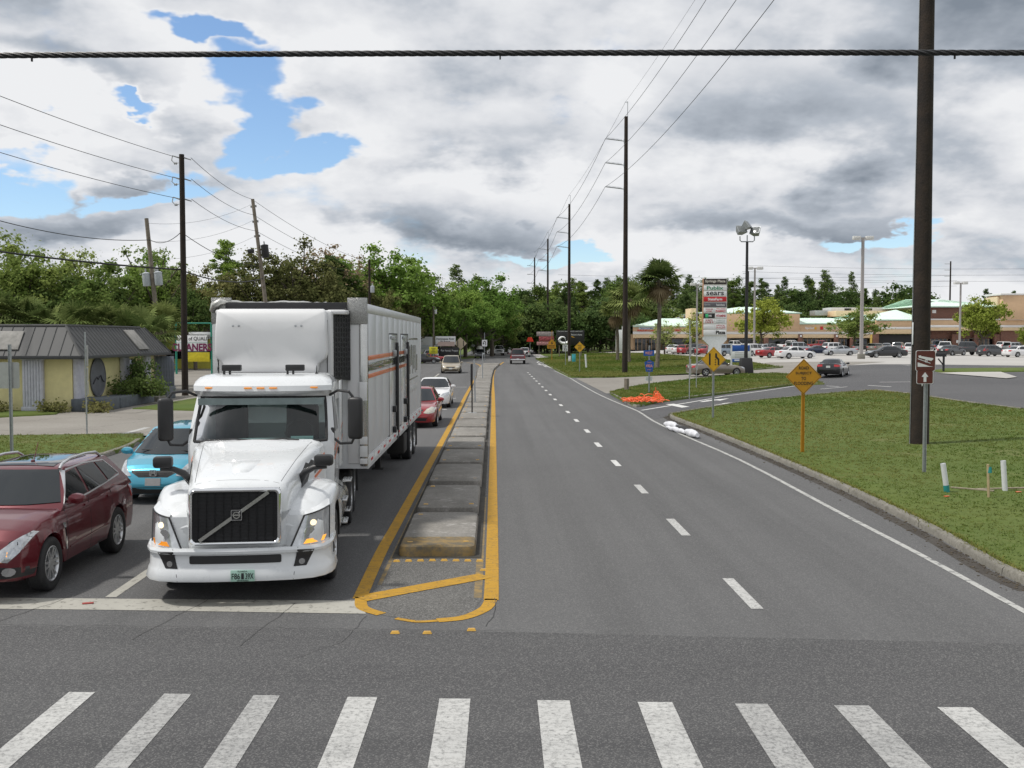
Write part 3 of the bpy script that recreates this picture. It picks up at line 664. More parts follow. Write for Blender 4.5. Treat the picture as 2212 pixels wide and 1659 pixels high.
# left of the road: lawn corner, drive, yards
la = xy(G(-160,952), G(0,947), G(150,945), G(310,943), G(306,955), G(287,967), G(252,980), G(217,990), G(120,1003), G(-10,1015)) + [(-30, 21)]
sheet('lawn', la, .115, GRASS, 2.0, None, 'structure')
kerb('kerb', smoothline(list(la[4:10]), 5), 'cracked concrete kerb round the corner lawn behind the dark red car', -1)
sheet('side_drive', [(-60, 29.6), (-17.4, 29.4), (-11.2, 29.6), (-11.2, 37), (-60, 36.6)], .012, PAVE_L, 4, None, 'structure')
sheet('side_yard', [(-60, 36.5), (-11.4, 36.9), (-11.4, 88), (-16, 112), (-60, 112)], .004, PAVE_L, 6, None, 'structure')
sheet('lawn', xy(G(-60,906), G(0,903), G(120,896), G(140,886), G(60,884), G(-60,884)), .06, GRASS, 2, None, 'structure')
sheet('lawn', [(-17.6, 40.5), (-11.6, 38.8), (-11.6, 47), (-17.0, 47.5)], .06, GRASS, 2, None, 'structure')
sheet('painted_bar', xy(G(248,941), G(262,941), G(326,924), G(312,924)), .016, WHITEW, 0, bpy.data.objects['side_drive'])
sheet('lawn', [(-17.2, 56), (-11.6, 55), (-11.6, 62), (-17, 62)], .06, GRASS, 2, None, 'structure')
sheet('lawn', xy(c3(740,420), c3(900,408), c3(1010,404), c3(1065,385), c3(1065,372), c3(900,372), c3(740,392)), .06, GRASS, 4, None, 'structure')
sheet('verge', [(-9, 118), (-6.2, 170), (-5, 420), (-60, 420), (-60, 112), (-16, 112)], .05, GRASS, 12, None, 'structure')
sheet('verge', [(9.6, 142), (10.6, 200), (14, 420), (60, 420), (60, 178), (20, 178), (14, 150)], .05, GRASS, 12, None, 'structure')
# litter and grit washed into the gutter, and grass blades on the near lawns
def gutter():
    rng = random.Random(9); mb = MB(); pts = dens([ys(p) for p in KF[10:]], .02)
    for i in range(1500):
        p = rng.choice(pts); d = abs(rng.gauss(0, .16)); s = rng.uniform(.008, .03); x, y = p[0]-d-.01, p[1]+rng.uniform(-.2,.2)
        if i % 6 == 0: s *= 1.6
        mb.box((x, y, H(x,y)+.012), (s, s*rng.uniform(.5,1.6), s*.35), rng.uniform(0,3))
    tag(mb.build('gutter_grit', mat('leaf_litter', (.075,.06,.04), .95, var=.6, scale=30), None), 'brown grit and leaf litter lying in the gutter', 'litter', kind='stuff')
gutter()
strip('gutter_stain', [(p[0]-.16, p[1]) for p in KF[24:]], .24, .0085, ground_mat('gutter_dirt', [(.055,.048,.04), (.095,.088,.078), (.035,.03,.026)], 1.2, 24, bump=.6), ROAD, .6)
def grass(name, polys, n, rng, hmin, hmax, near, label):
    """short mown blades, thicker near the camera"""
    from mathutils.geometry import intersect_point_tri_2d
    vs = []; fs = []; tone = []
    for poly, cnt in zip(polys, n):
        px = [p[0] for p in poly]; py = [p[1] for p in poly]; m = len(poly); k = 0
        while k < cnt:
            y = min(py) + (max(py)-min(py))*rng.random()**1.9; x = rng.uniform(min(px), min(max(px), 48))
            ins = False; j = m-1
            for i in range(m):
                if (py[i] > y) != (py[j] > y) and x < (px[j]-px[i])*(y-py[i])/(py[j]-py[i])+px[i]: ins = not ins
                j = i
            k += 1
            if not ins or abs(x)/max(y,1) > .72: continue
            h = rng.uniform(hmin, hmax); z = H(x, y)+.108; s = 1+y/22.; t = .42+.30*math.exp(-((x-19)**2/30+(y-48)**2/40))+.28*math.exp(-((x-10)**2/3+(y-26)**2/60))+.17*math.sin(x*.31+1.7*math.sin(y*.12))+.15*math.sin(y*.23+1.3*math.sin(x*.19+2))+.14*math.sin(x*1.1+y*.9)+rng.gauss(0,.14); t = min(1, max(0, t))
            for q in range(3):
                a = rng.uniform(0, 6.283); w = .006*s; dx, dy = math.cos(a), math.sin(a); l = rng.uniform(.02,.05)*s
                b = len(vs); ox, oy = rng.uniform(-.03,.03)*s, rng.uniform(-.03,.03)*s
                vs += [(x+ox-dy*w, y+oy+dx*w, z), (x+ox+dy*w, y+oy-dx*w, z), (x+ox+dx*l, y+oy+dy*l, z+h*s*.6)]; fs.append((b, b+1, b+2)); tone += [t]*3
    me = bpy.data.meshes.new(name); me.from_pydata(vs, [], fs)
    at = me.attributes.new('tone', 'FLOAT', 'POINT'); at.data.foreach_set('value', tone)
    o = link_mesh(name, me, None, leaf_mat(name+'_blade', (.065,.115,.018), (.215,.205,.07), .35)); tag(o, label, 'grass', kind='stuff')
grass('grass', [[ys(p) for p in q] for q in (LAWN_A, is2_front+is2_back, la, g3_lo+g3_hi)], [150000, 30000, 16000, 26000], random.Random(3), .018, .042, 12, 'short mown grass blades on the roadside lawns')
def fringe():
    rng = random.Random(12); vs = []; fs = []; tone = []; pts = [ys(p) for p in dens(LA[8:-2], .01)]
    for i in range(9000):
        p = rng.choice(pts); x, y = p[0]+rng.gauss(.02,.05), p[1]+rng.gauss(0,.03); z = H(x, y)+.115; a = rng.uniform(0, 6.283); l = rng.uniform(.03,.11); b = len(vs); w = .006*(1+y/22); dx, dy = math.cos(a), math.sin(a); t = min(1, max(0, rng.gauss(.6,.25)))
        vs += [(x-dy*w, y+dx*w, z), (x+dy*w, y-dx*w, z), (x+dx*l, y+dy*l, z+rng.uniform(-.01,.07))]; fs.append((b, b+1, b+2)); tone += [t]*3
    me = bpy.data.meshes.new('grass_fringe'); me.from_pydata(vs, [], fs); at = me.attributes.new('tone', 'FLOAT', 'POINT'); at.data.foreach_set('value', tone); tag(link_mesh('grass_fringe', me, None, MATS['grass_blade']), 'ragged grass growing over the kerb edge', 'grass', kind='stuff')
fringe()

G, P, sheet, strip, kerb = _G, _P, _sheet, _strip, _kerb
# ------------------------------------------------------------------ cars
_wheels = {}
def wheel_mesh(Rw, w, spokes, style):
    k = (Rw, w, spokes, style)
    if k in _wheels: return _wheels[k]
    X = Matrix.Rotation(math.pi/2, 4, 'X')          # axis along y, outer face towards -y
    t = MB(); rr = Rw*(.66 if style != 'truck' else .60)
    t.lathe([(rr*.97, -w*.36), (rr, -w*.44), (Rw*.80, -w*.5), (Rw*.93, -w*.485), (Rw*.985, -w*.40), (Rw, -w*.30), (Rw*.985, -w*.12), (Rw*.985, -w*.10), (Rw, -w*.09), (Rw, w*.09), (Rw*.985, w*.10), (Rw*.985, w*.12), (Rw, w*.3), (Rw*.985, w*.40), (Rw*.93, w*.485), (Rw*.80, w*.5), (rr, w*.44), (rr*.97, w*.36)], X, 36)
    tm = t.mesh('tyre', 45)
    r = MB()
    if style == 'truck':
        r.lathe([(rr*.99, w*.45), (rr*.93, w*.46), (rr*.90, w*.30), (rr*.74, w*.24), (rr*.60, w*.30), (rr*.56, w*.36), (rr*.30, w*.36), (rr*.27, w*.44), (.0, w*.45)], X, 30)
        for i in range(10):
            a = 2*math.pi*i/10; p = Vector((math.cos(a)*rr*.47, 0, math.sin(a)*rr*.47)); r.cyl(p+Vector((0,-w*.34,0)), p+Vector((0,-w*.46,0)), .018, n=6)
    else:
        r.lathe([(rr*1.0, w*.44), (rr*.95, w*.46), (rr*.90, w*.40), (rr*.88, w*.10)], X, 30)
        r.lathe([(rr*.89, w*.10), (.0, w*.10)], X, 24, mi=1)
        r.lathe([(rr*.22, w*.30), (rr*.20, w*.37), (rr*.12, w*.39), (0, w*.39)], X, 16)
        for i in range(spokes):
            a = 2*math.pi*i/spokes
            for da in ((-.11, .11) if style == 'split' else (0,)):
                M = Matrix.Rotation(-(a), 4, 'Y')
                w0, w1 = (rr*.09, rr*.065) if style == 'split' else (rr*.13, rr*.11)
                o0, o1 = (da*rr*.55, da*rr*1.5) if style == 'split' else (0, 0)
                r.add([(rr*.15, -w*.36, o0-w0), (rr*.15, -w*.36, o0+w0), (rr*.93, -w*.44, o1+w1), (rr*.93, -w*.44, o1-w1), (rr*.15, -w*.2, o0-w0), (rr*.15, -w*.2, o0+w0), (rr*.93, -w*.3, o1+w1), (rr*.93, -w*.3, o1-w1)],
                      [(0,1,2,3), (4,7,6,5), (0,4,5,1), (1,5,6,2), (2,6,7,3), (3,7,4,0)], 0, M)
    rm = r.mesh('rim', 40); tm.materials.append(BLACKR); rm.materials.append(ALU); rm.materials.append(BLACKM)
    _wheels[k] = (tm, rm); return tm, rm
def put_wheel(parent, x, y, Rw, w, spokes=5, style='plain'):
    tm, rm = wheel_mesh(Rw, w, spokes, style)
    o = link_mesh('wheel', tm, parent); o.location = (x, y, Rw); o.rotation_euler = (0, 0, 0 if y < 0 else math.pi)
    link_mesh('rim', rm, o); return o

def section(W, zb, zt, za, crown, belt=.0):
    h = zt-zb
    pts = [(W*.90, zb), (W*.965, zb+.035), (W*.992, zb+h*.25), (W*1.0, zb+h*.46), (W*.992, zb+h*.66), (W*.972, zt-h*.17), (W*.935, zt-h*.055), (W*.87, zt), (W*.6, zt+crown*.6), (W*.3, zt+crown*.92), (0, zt+crown)]
    out = []; lo = za
    for i, (y, z) in enumerate(pts):
        if za > zb: z = max(z, za+.006*i)
        out.append((y, min(z, zt+crown)))
    return out
def make_body(sp):
    L = sp['L']; xs = sorted(set([round(x, 4) for x in list(np.linspace(-L/2, L/2, sp.get('ns', 64)))] + [p[0] for p in sp['top']] + [p[0] for p in sp['half']]))
    Rw = sp['R']; Ra = Rw*sp.get('arch', 1.14); rings = []
    for x in xs:
        W = interp(sp['half'], x); zb = interp(sp['bot'], x); zt = interp(sp['top'], x); za = zb
        for ax in (sp['xF'], sp['xR']):
            d = x-ax
            if abs(d) < Ra: za = max(za, Rw + math.sqrt(Ra*Ra-d*d))
        cr = sp.get('crown', .035)*min(1, (zt-zb)/.5)
        s = section(W, zb, zt, za, cr); ring = [(x, -y, z) for y, z in s] + [(x, y, z) for y, z in reversed(s[:-1])]
        rings.append(ring)
    mb = MB().loft(rings, True, True); return mb.mesh('body', 38)
def make_cabin(sp):
    g = sp['gh']; rings = []; zb, zr = g['zb'], g['zr']; drop = g.get('slope', 0.0); cf, cr = g.get('cf', .16), g.get('cr', .12)
    def ring(t, xa, xd, w, z, zslope):
        out = []; n = 8
        front = [(-1+2*i/n) for i in range(n+1)]
        for f in front: out.append((xa - cf*abs(f)**2.2*(1-t*.3), w*f, z))
        m = 9
        for i in range(1, m): out.append((xa-cf*(1-t*.3) + (xd+cr-xa+cf*(1-t*.3))*i/m, w*(1+g.get('bulge', .015)*math.sin(math.pi*i/m)), z))
        for f in reversed(front): out.append((xd + cr*abs(f)**2.2, w*f, z))
        for i in range(m-1, 0, -1): out.append((xa-cf*(1-t*.3) + (xd+cr-xa+cf*(1-t*.3))*i/m, -w*(1+g.get('bulge', .015)*math.sin(math.pi*i/m)), z))
        return [(x, y, z0 - zslope*(xa-x)) for x, y, z0 in out]
    for t in (-.12, 0, .2, .4, .6, .8, .92, 1.0):
        xa = g['xa0']+(g['xa1']-g['xa0'])*t; xd = g['xd0']+(g['xd1']-g['xd0'])*(t if t < .0 else t**g.get('rexp', 1.0))
        w = g['wb']+(g['wr']-g['wb'])*max(0, t)**1.15
        if t >= .92: xa -= .03*(t-.92)/.08; xd += .03*(t-.92)/.08
        rings.append(ring(t, xa, xd, w, zb+(zr-.055-zb)*t, drop*max(0, t)))
    xa, xd, w = g['xa1'], g['xd1'], g['wr']
    for ins, dz in ((.07, .022), (.18, .042), (.36, .052)):
        rings.append(ring(1.0, xa-.03-ins, xd+.03+ins, w-ins*.85, zr-.055+dz, drop))
    mb = MB().loft(rings, True, True); return mb.mesh('cabin', 38)
def sym(poly): return [(-a, b) for a, b in poly][::-1]
def make_car(name, label, cat, sp, paint, detail=2, group=None, wheels=(5, 'plain'), glass=None, tail_first=False):
    root = thing(name, label, cat, group=group); L, W = sp['L'], sp['W']; g = sp['gh']; gl = glass or GLASS_D
    bm = make_body(sp); cm = make_cabin(sp); bvh = bvh_of(bm, cm); bvg = bvh_of(cm)
    link_mesh('body', bm, root, paint); link_mesh('cabin', cm, root, paint)
    zb, zr = g['zb'], g['zr']
    wt = g['wr']-.05; wbm = g['wb']-.05
    ws = sp.get('ws') or [(-wbm, zb+.05), (-wbm*.5, zb+.035), (wbm*.5, zb+.035), (wbm, zb+.05), (wt, zr-.085), (wt*.5, zr-.075), (-wt*.5, zr-.075), (-wt, zr-.085)]
    patch('windscreen', bvg, ws, 'x', gl, root, .012, .07)
    rw = sp.get('rw') or [(-wbm+.03, zb+.10), (wbm-.03, zb+.10), (wt-.02, zr-.10), (-wt+.02, zr-.10)]
    patch('rear_window', bvg, rw, 'x', gl, root, .012, .07, flip=-1)
    for poly in sp['win']:
        patch('side_window', bvg, poly, 'y', sp.get('sideglass', gl), root, .010, .07); patch('side_window', bvg, poly, 'y', sp.get('sideglass', gl), root, .010, .07, flip=-1)
    for poly in (sp['head'],):
        for q in (poly, sym(poly)): patch('headlight', bvh, q, 'x', sp.get('headmat', LAMP), root, .012, .035)
    for q in (sp['tail'], sym(sp['tail'])): patch('taillight', bvh, q, 'x', REDL, root, .010, .05, flip=-1)
    if sp.get('grille'): patch('grille', bvh, sp['grille'], 'x', BLACKP, root, .004, .06)
    if sp.get('intake'): patch('bumper_intake', bvh, sp['intake'], 'x', BLACKP, root, .004, .06)
    pz = sp.get('plz', .55); pr = sp.get('prz', .75)
    patch('licence_plate', bvh, [(-.15, pr), (.15, pr), (.15, pr+.15), (-.15, pr+.15)], 'x', PLATE, root, .01, 0, flip=-1)
    for s in (-1, 1):
        for ax in (sp['xF'], sp['xR']): put_wheel(root, ax, s*(W/2-sp.get('tw', .215)/2-.012), sp['R'], sp.get('tw', .215), *wheels)
        mx, mz = g['xa0']-.42, zb+.09
        m = MB(); m.lathe([(0.001, -.09), (.07, -.085), (.105, -.05), (.115, 0), (.10, .05), (.001, .075)], Matrix.Translation((mx+.03, s*(W/2+.07), mz)) @ Matrix.Rotation(R(90), 4, 'Y') @ Matrix.Diagonal((.72, 1.15, 1, 1)), 12)
        m.box((mx, s*(W/2-.06), mz-.05), (.08, .16, .05)); m.build('wing_mirror', paint, root, 50)
    if detail >= 1:
        sx = sp.get('seams', [])
        for x in sx:
            for fl in (1, -1): patch('door_seam', bvh, [(x-.006, .30), (x+.006, .30), (x+.006, zb), (x-.006, zb)], 'y', BLACKM, root, .0015, (0, .08), .004, flip=fl)
        for x in sp.get('handles', []):
            for fl in (1, -1): patch('door_handle', bvh, [(x-.09, zb-.12), (x+.09, zb-.115), (x+.09, zb-.085), (x-.09, zb-.09)], 'y', paint if not sp.get('chromehandle') else CHROME, root, .028, .06, .02, flip=fl)
    if detail >= 1 and sp.get('sill', True):
        for fl in (1, -1): patch('sill_trim', bvh, [(sp['xR']+sp['R']*1.2, .2), (sp['xF']-sp['R']*1.2, .2), (sp['xF']-sp['R']*1.2, sp.get('sillz', .30)), (sp['xR']+sp['R']*1.2, sp.get('sillz', .30))], 'y', BLACKP, root, .004, .2, flip=fl)
    return root, bvh, bvg, bm, cm
def sedan_spec(L=4.95, W=1.85, Hh=1.46, R_=.33):
    return dict(L=L, W=W, R=R_, xF=L*.302, xR=-L*.272,
        top=[(-L/2,.60), (-L/2+.03,.80), (-L/2+.10,.93), (-L*.40,.985), (-L*.33,1.0), (-.8,.975), (.5,.95), (L*.21,.925), (L*.33,.87), (L*.42,.79), (L*.465,.72), (L*.488,.62), (L/2,.50)],
        bot=[(-L/2,.44), (-L/2+.06,.30), (-L/2+.3,.22), (L/2-.3,.19), (L/2-.06,.22), (L/2,.36)],
        half=[(-L/2,.60), (-L/2+.05,.74), (-L/2+.18,.835), (-L*.38,.895), (-L*.2,W/2), (L*.2,W/2), (L*.36,.885), (L*.44,.81), (L*.475,.72), (L/2,.55)],
        gh=dict(xa0=L*.225, xa1=L*.075, xd1=-L*.215, xd0=-L*.365, zb=.93, zr=Hh, wb=.83, wr=.61, cf=.22, cr=.14),
        win=[[(-.02,.985), (.80,.965), (.36,1.33), (.0,1.355)], [(-.12,.985), (-.11,1.355), (-.62,1.345), (-.98,1.21), (-1.0,.995)], [(-1.07,1.0), (-1.06,1.20), (-1.32,1.06), (-1.36,1.01)]],
        head=[(.42,.62), (.62,.60), (.80,.63), (.84,.76), (.74,.78), (.52,.72)], tail=[(.45,.74), (.80,.72), (.82,.90), (.52,.90)],
        grille=[(-.36,.60), (.36,.60), (.40,.71), (-.40,.71)], intake=[(-.5,.28), (.5,.28), (.56,.40), (-.56,.40)], seams=[1.02, -.07, -1.02], handles=[.12, -.88], prz=.70)
def coupe_spec():
    s = sedan_spec(4.6, 1.83, 1.36, .32)
    s['gh'] = dict(xa0=.92, xa1=.22, xd1=-.85, xd0=-1.55, zb=.90, zr=1.35, wb=.80, wr=.56, cf=.22, cr=.16)
    s['top'] = [(-2.3,.62), (-2.27,.82), (-2.2,.98), (-1.9,1.0), (-1.5,.98), (-.8,.93), (.5,.91), (.97,.89), (1.5,.83), (1.95,.75), (2.13,.68), (2.24,.58), (2.3,.48)]
    s['win'] = [[(-.35,.96), (.68,.94), (.26,1.26), (-.25,1.275)], [(-.45,.96), (-.36,1.275), (-.72,1.25), (-1.1,1.06), (-1.12,.98)]]
    s['tail'] = [(.42,.78), (.82,.76), (.84,.92), (.42,.94)]; s['seams'] = [.85, -.42]; s['handles'] = [-.3]
    return s
def hatch_spec():
    L = 4.1; return dict(L=L, W=1.69, R=.30, xF=1.23, xR=-1.27,
        top=[(-2.05,.58), (-2.02,.80), (-1.98,.95), (-1.5,.96), (0,.93), (.9,.93), (1.25,.94), (1.55,.88), (1.8,.79), (1.93,.70), (2.01,.58), (2.05,.46)],
        bot=[(-2.05,.42), (-2.0,.28), (-1.8,.21), (1.75,.18), (1.98,.21), (2.05,.34)],
        half=[(-2.05,.58), (-1.98,.72), (-1.8,.81), (-1.2,.845), (1.1,.845), (1.55,.815), (1.82,.75), (1.96,.64), (2.05,.48)],
        gh=dict(xa0=1.36, xa1=.42, xd1=-1.55, xd0=-1.98, zb=.93, zr=1.52, wb=.78, wr=.58, cf=.30, cr=.10),
        win=[[(.0,.99), (.92,.98), (.42,1.40), (.02,1.42)], [(-.10,.99), (-.08,1.42), (-.85,1.41), (-.95,1.02)], [(-1.05,1.04), (-.97,1.38), (-1.35,1.36), (-1.6,1.12)]],
        head=[(.46,.60), (.62,.58), (.76,.64), (.80,.84), (.70,.88), (.58,.74)], tail=[(.60,.72), (.80,.72), (.78,1.15), (.68,1.15)],
        grille=[(-.46,.66), (-.30,.57), (.30,.57), (.46,.66), (.47,.70), (-.47,.70)], intake=[(-.52,.22), (.52,.22), (.60,.36), (-.60,.36)], seams=[.86, -.05, -.95], handles=[.06, -.85], prz=.62)
def suv_spec(L=4.75, W=1.88, Hh=1.70):
    return dict(L=L, W=W, R=.36, xF=L*.30, xR=-L*.285, tw=.235, sillz=.42,
        top=[(-L/2,.66), (-L/2+.03,.92), (-L/2+.08,1.05), (-L*.4,1.06), (0,1.03), (L*.19,1.03), (L*.30,1.0), (L*.41,.93), (L*.46,.84), (L*.487,.70), (L/2,.55)],
        bot=[(-L/2,.50), (-L/2+.06,.38), (-L/2+.3,.30), (L/2-.3,.27), (L/2-.06,.30), (L/2,.42)],
        half=[(-L/2,.66), (-L/2+.06,.80), (-L/2+.2,.88), (-L*.3,W/2), (L*.3,W/2), (L*.40,.88), (L*.46,.78), (L/2,.58)],
        gh=dict(xa0=L*.215, xa1=L*.085, xd1=-L*.40, xd0=-L*.475, zb=1.03, zr=Hh, wb=.85, wr=.66, cf=.18, cr=.08),
        win=[[(.0,1.09), (.75,1.08), (.42,1.56), (.0,1.58)], [(-.10,1.09), (-.10,1.58), (-.92,1.57), (-1.0,1.1)], [(-1.10,1.11), (-1.03,1.57), (-1.72,1.53), (-1.9,1.14)]],
        head=[(.50,.74), (.70,.72), (.84,.76), (.86,.92), (.55,.90)], tail=[(.66,.80), (.86,.80), (.84,1.25), (.74,1.25)],
        grille=[(-.45,.66), (.45,.66), (.45,.86), (-.45,.86)], intake=[(-.5,.36), (.5,.36), (.5,.48), (-.5,.48)], seams=[.92, -.05, -1.02], handles=[.08, -.9], prz=.78)
def van_spec():
    s = suv_spec(5.0, 1.95, 1.72); L = 5.0
    s['R'] = .33; s['top'] = [(-2.5,.62), (-2.47,.9), (-2.4,1.0), (0,.98), (1.0,.97), (1.3,.96), (1.7,.90), (2.1,.80), (2.3,.70), (2.43,.58), (2.5,.46)]
    s['bot'] = [(-2.5,.44), (-2.44,.30), (-2.2,.22), (2.2,.19), (2.44,.22), (2.5,.36)]
    s['gh'] = dict(xa0=1.42, xa1=.55, xd1=-2.15, xd0=-2.42, zb=.97, zr=1.72, wb=.89, wr=.70, cf=.26, cr=.08)
    s['win'] = [[(.15,1.03), (1.02,1.02), (.55,1.56), (.15,1.58)], [(.05,1.03), (.05,1.58), (-1.0,1.58), (-1.0,1.04)], [(-1.1,1.04), (-1.1,1.58), (-2.02,1.54), (-2.15,1.06)]]
    s['head'] = [(.46,.60), (.66,.57), (.82,.60), (.85,.74), (.52,.72)]; s['grille'] = [(-.40,.54), (.40,.54), (.44,.66), (-.44,.66)]; s['intake'] = [(-.6,.24), (.6,.24), (.66,.36), (-.66,.36)]; s['sillz'] = .34
    return s
def pickup_spec(L=5.7, W=2.0, Hh=1.93):
    return dict(L=L, W=W, R=.40, xF=L*.315, xR=-L*.30, tw=.26, sillz=.5,
        top=[(-L/2,.70), (-L/2+.03,1.12), (-L/2+.06,1.20), (-.8,1.20), (-.6,1.22), (.7,1.22), (1.2,1.21), (L*.36,1.18), (L*.45,1.12), (L*.48,1.0), (L/2,.62)],
        bot=[(-L/2,.56), (-L/2+.06,.48), (L/2-.3,.42), (L/2,.50)],
        half=[(-L/2,.90), (-L/2+.06,.96), (-L*.4,W/2), (L*.4,W/2), (L*.46,.93), (L*.485,.86), (L/2,.80)],
        gh=dict(xa0=1.15, xa1=.62, xd1=-.75, xd0=-.92, zb=1.2, zr=Hh, wb=.90, wr=.72, cf=.14, cr=.05),
        win=[[(-.02,1.27), (.82,1.26), (.55,1.78), (-.02,1.80)], [(-.12,1.27), (-.12,1.80), (-.66,1.79), (-.72,1.28)]],
        head=[(.60,.80), (.88,.80), (.88,1.04), (.60,1.04)], tail=[(.84,.78), (.97,.78), (.97,1.12), (.84,1.12)],
        grille=[(-.55,.74), (.55,.74), (.55,1.06), (-.55,1.06)], intake=[(-.5,.48), (.5,.48), (.5,.58), (-.5,.58)], seams=[.9, -.07, -.85], handles=[.1, -.6], prz=.60, crown=.02)
def add_bed(root, sp, bvh):
    L = sp['L']; patch('truck_bed', bvh, [(-L/2+.12, -.78), (-.98, -.78), (-.98, .78), (-L/2+.12, .78)], 'z', BLACKP, root, .004, .3)
    mb = MB().box((-L/2-.05, 0, .60), (.16, W_:=1.9, .18)); me = mb.mesh('rear_bumper'); bevel_mesh(me, .04); link_mesh('rear_bumper', me, root, CHROME)
PAINT = {k: car_paint('car_'+k, c, me) for k, c, me in (('white', (.72,.72,.72), .0), ('red', (.30,.012,.018), .3), ('maroon', (.085,.008,.012), .3), ('silver', (.42,.44,.46), .6), ('grey', (.16,.165,.17), .5), ('dark_grey', (.055,.058,.062), .5), ('black', (.008,.008,.010), .2), ('navy', (.012,.022,.055), .4), ('beige', (.36,.31,.23), .5), ('gold', (.42,.36,.26), .55), ('taupe', (.23,.20,.165), .55), ('aqua', (.06,.36,.50), .45), ('crimson', (.115,.004,.011), .35), ('brown', (.10,.06,.045), .4), ('steel_blue', (.26,.32,.38), .5))}
# ------------------------------------------------------------------ the cars on the road
def place(root, x, y, heading, z=None):
    """heading: direction of the nose, degrees from +X anticlockwise"""
    root.location = (x, y, (H(x, y) if z is None else z)+.012); root.rotation_euler = (0, 0, R(heading)); return root
def wiper(root, pts): MB().tube(pts, .012, 6).build('wiper', BLACKP, root)
# dark red crossover waiting at the stop line
def red_suv():
    sp = suv_spec(4.83, 1.91, 1.67); L = 4.83
    sp['R'] = .385; sp['xF'] = 1.52; sp['xR'] = -1.29; sp['arch'] = 1.10; sp['tw'] = .24; sp['sillz'] = .36
    sp['top'] = [(-L/2,.70), (-L/2+.03,.95), (-L/2+.1,1.10), (-1.9,1.18), (-.9,1.16), (.3,1.13), (1.0,1.10), (1.3,1.09), (1.75,1.03), (2.1,.94), (2.28,.83), (2.37,.68), (L/2,.52)]
    sp['half'] = [(-L/2,.66), (-L/2+.06,.80), (-L/2+.25,.90), (-1.3,.955), (-.6,.935), (.6,.935), (1.45,.955), (1.95,.90), (2.22,.80), (2.35,.68), (L/2,.52)]
    sp['gh'] = dict(xa0=1.18, xa1=.46, xd1=-1.62, xd0=-2.22, zb=1.12, zr=1.67, wb=.88, wr=.66, cf=.22, cr=.12)
    sp['win'] = [[(-.05,1.19), (.86,1.16), (.70,1.28), (.38,1.54), (.0,1.57)], [(-.15,1.195), (-.10,1.575), (-.80,1.57), (-1.02,1.235)], [(-1.10,1.245), (-.88,1.565), (-1.28,1.53), (-1.58,1.31)]]
    sp['sideglass'] = GLASS_T; sp['head'] = [(.48,.58), (.66,.56), (.77,.68), (.88,.90), (.84,.93), (.68,.82), (.56,.72)]; sp['grille'] = [(-.42,.58), (-.2,.48), (.2,.48), (.42,.58), (.50,.86), (-.50,.86)]
    sp['intake'] = [(-.86,.34), (.86,.34), (.90,.46), (.6,.50), (-.6,.50), (-.9,.46)]; sp['tail'] = [(.72,.84), (.90,.84), (.86,1.30), (.78,1.30)]; sp['chromehandle'] = False
    root, bvh, bvg, bm, cm = make_car('crossover_car', 'dark red crossover with roof rails waiting at the stop line', 'car', sp, PAINT['crimson'], 2, wheels=(6, 'split'))
    for fl in (1, -1):
        # bright surround of the side glass
        for a, b in (((.90,1.14), (.36,1.58)), ((.36,1.58), (-.4,1.605)), ((-.4,1.605), (-1.26,1.565)), ((-1.26,1.565), (-1.66,1.30)), ((-1.66,1.28), (-.1,1.17)), ((-.1,1.17), (.92,1.135))):
            n = Vector((-(b[1]-a[1]), b[0]-a[0])).normalized()*.011
            patch('window_trim', bvg, [(a[0]-n.x, a[1]-n.y), (b[0]-n.x, b[1]-n.y), (b[0]+n.x, b[1]+n.y), (a[0]+n.x, a[1]+n.y)], 'y', ALU, root, .009, .1, flip=fl)
        patch('fender_vent', bvh, [(.98,.50), (1.03,.50), (1.10,.84), (1.16,.90), (1.02,.90), (1.04,.80)], 'y', CHROME, root, .016, .06, flip=fl)
        patch('fog_lamp', bvh, [(fl*.66+.075*math.cos(t), .43+.06*math.sin(t)) for t in [k*.6283 for k in range(10)]], 'x', CHROME, root, .012, 0)
        patch('indicator', bvh, [(fl*.50,.57), (fl*.64,.565), (fl*.70,.66), (fl*.60,.74)][::fl], 'x', AMBERL, root, .011, .05)
        patch('headlamp_bulb', bvh, [(fl*.70+.055*math.cos(t), .79+.05*math.sin(t)) for t in [k*.6283 for k in range(10)]], 'x', GLASS_D, root, .011, 0)
        x0 = [(.42, 1.61), (.32, 1.675), (.0, 1.72), (-.6, 1.735), (-1.1, 1.71), (-1.32, 1.63)]
        MB().tube([(x, fl*.635, z) for x, z in x0], .022, 8).build('roof_rail', ALU, root, 50)
        patch('lower_crease', bvh, [(-.85,.565), (.85,.50), (.85,.512), (-.85,.578)], 'y', PAINT['crimson'], root, .012, .1, flip=fl)
    patch('sunroof', bvg, [(.30,-.50), (.30,.50), (-1.05,.50), (-1.05,-.50)], 'z', GLASS_T, root, .008, .2)
    MB().cyl((-.05, .05, 1.64), (-.25, .05, 1.95), .006, n=6).lathe([(.04, 0), (.03, .05), (0, .06)], Matrix.Translation((-.04, .05, 1.645)), 8).build('aerial', PAINT['crimson'], root)
    wiper(root, [(1.02, .55, 1.125), (.98, .1, 1.15), (.96, -.35, 1.15)])
    t = patch('registration_sticker', bvg, [(-.56,1.50), (-.50,1.50), (-.50,1.55), (-.56,1.55)], 'x', mat('sticker', (.35,.6,.55), .5), root, .01, 0)
    return root
rs_ = place(red_suv(), -7.0, 15.38, -90); rs_.scale = (.88, .97, .97)
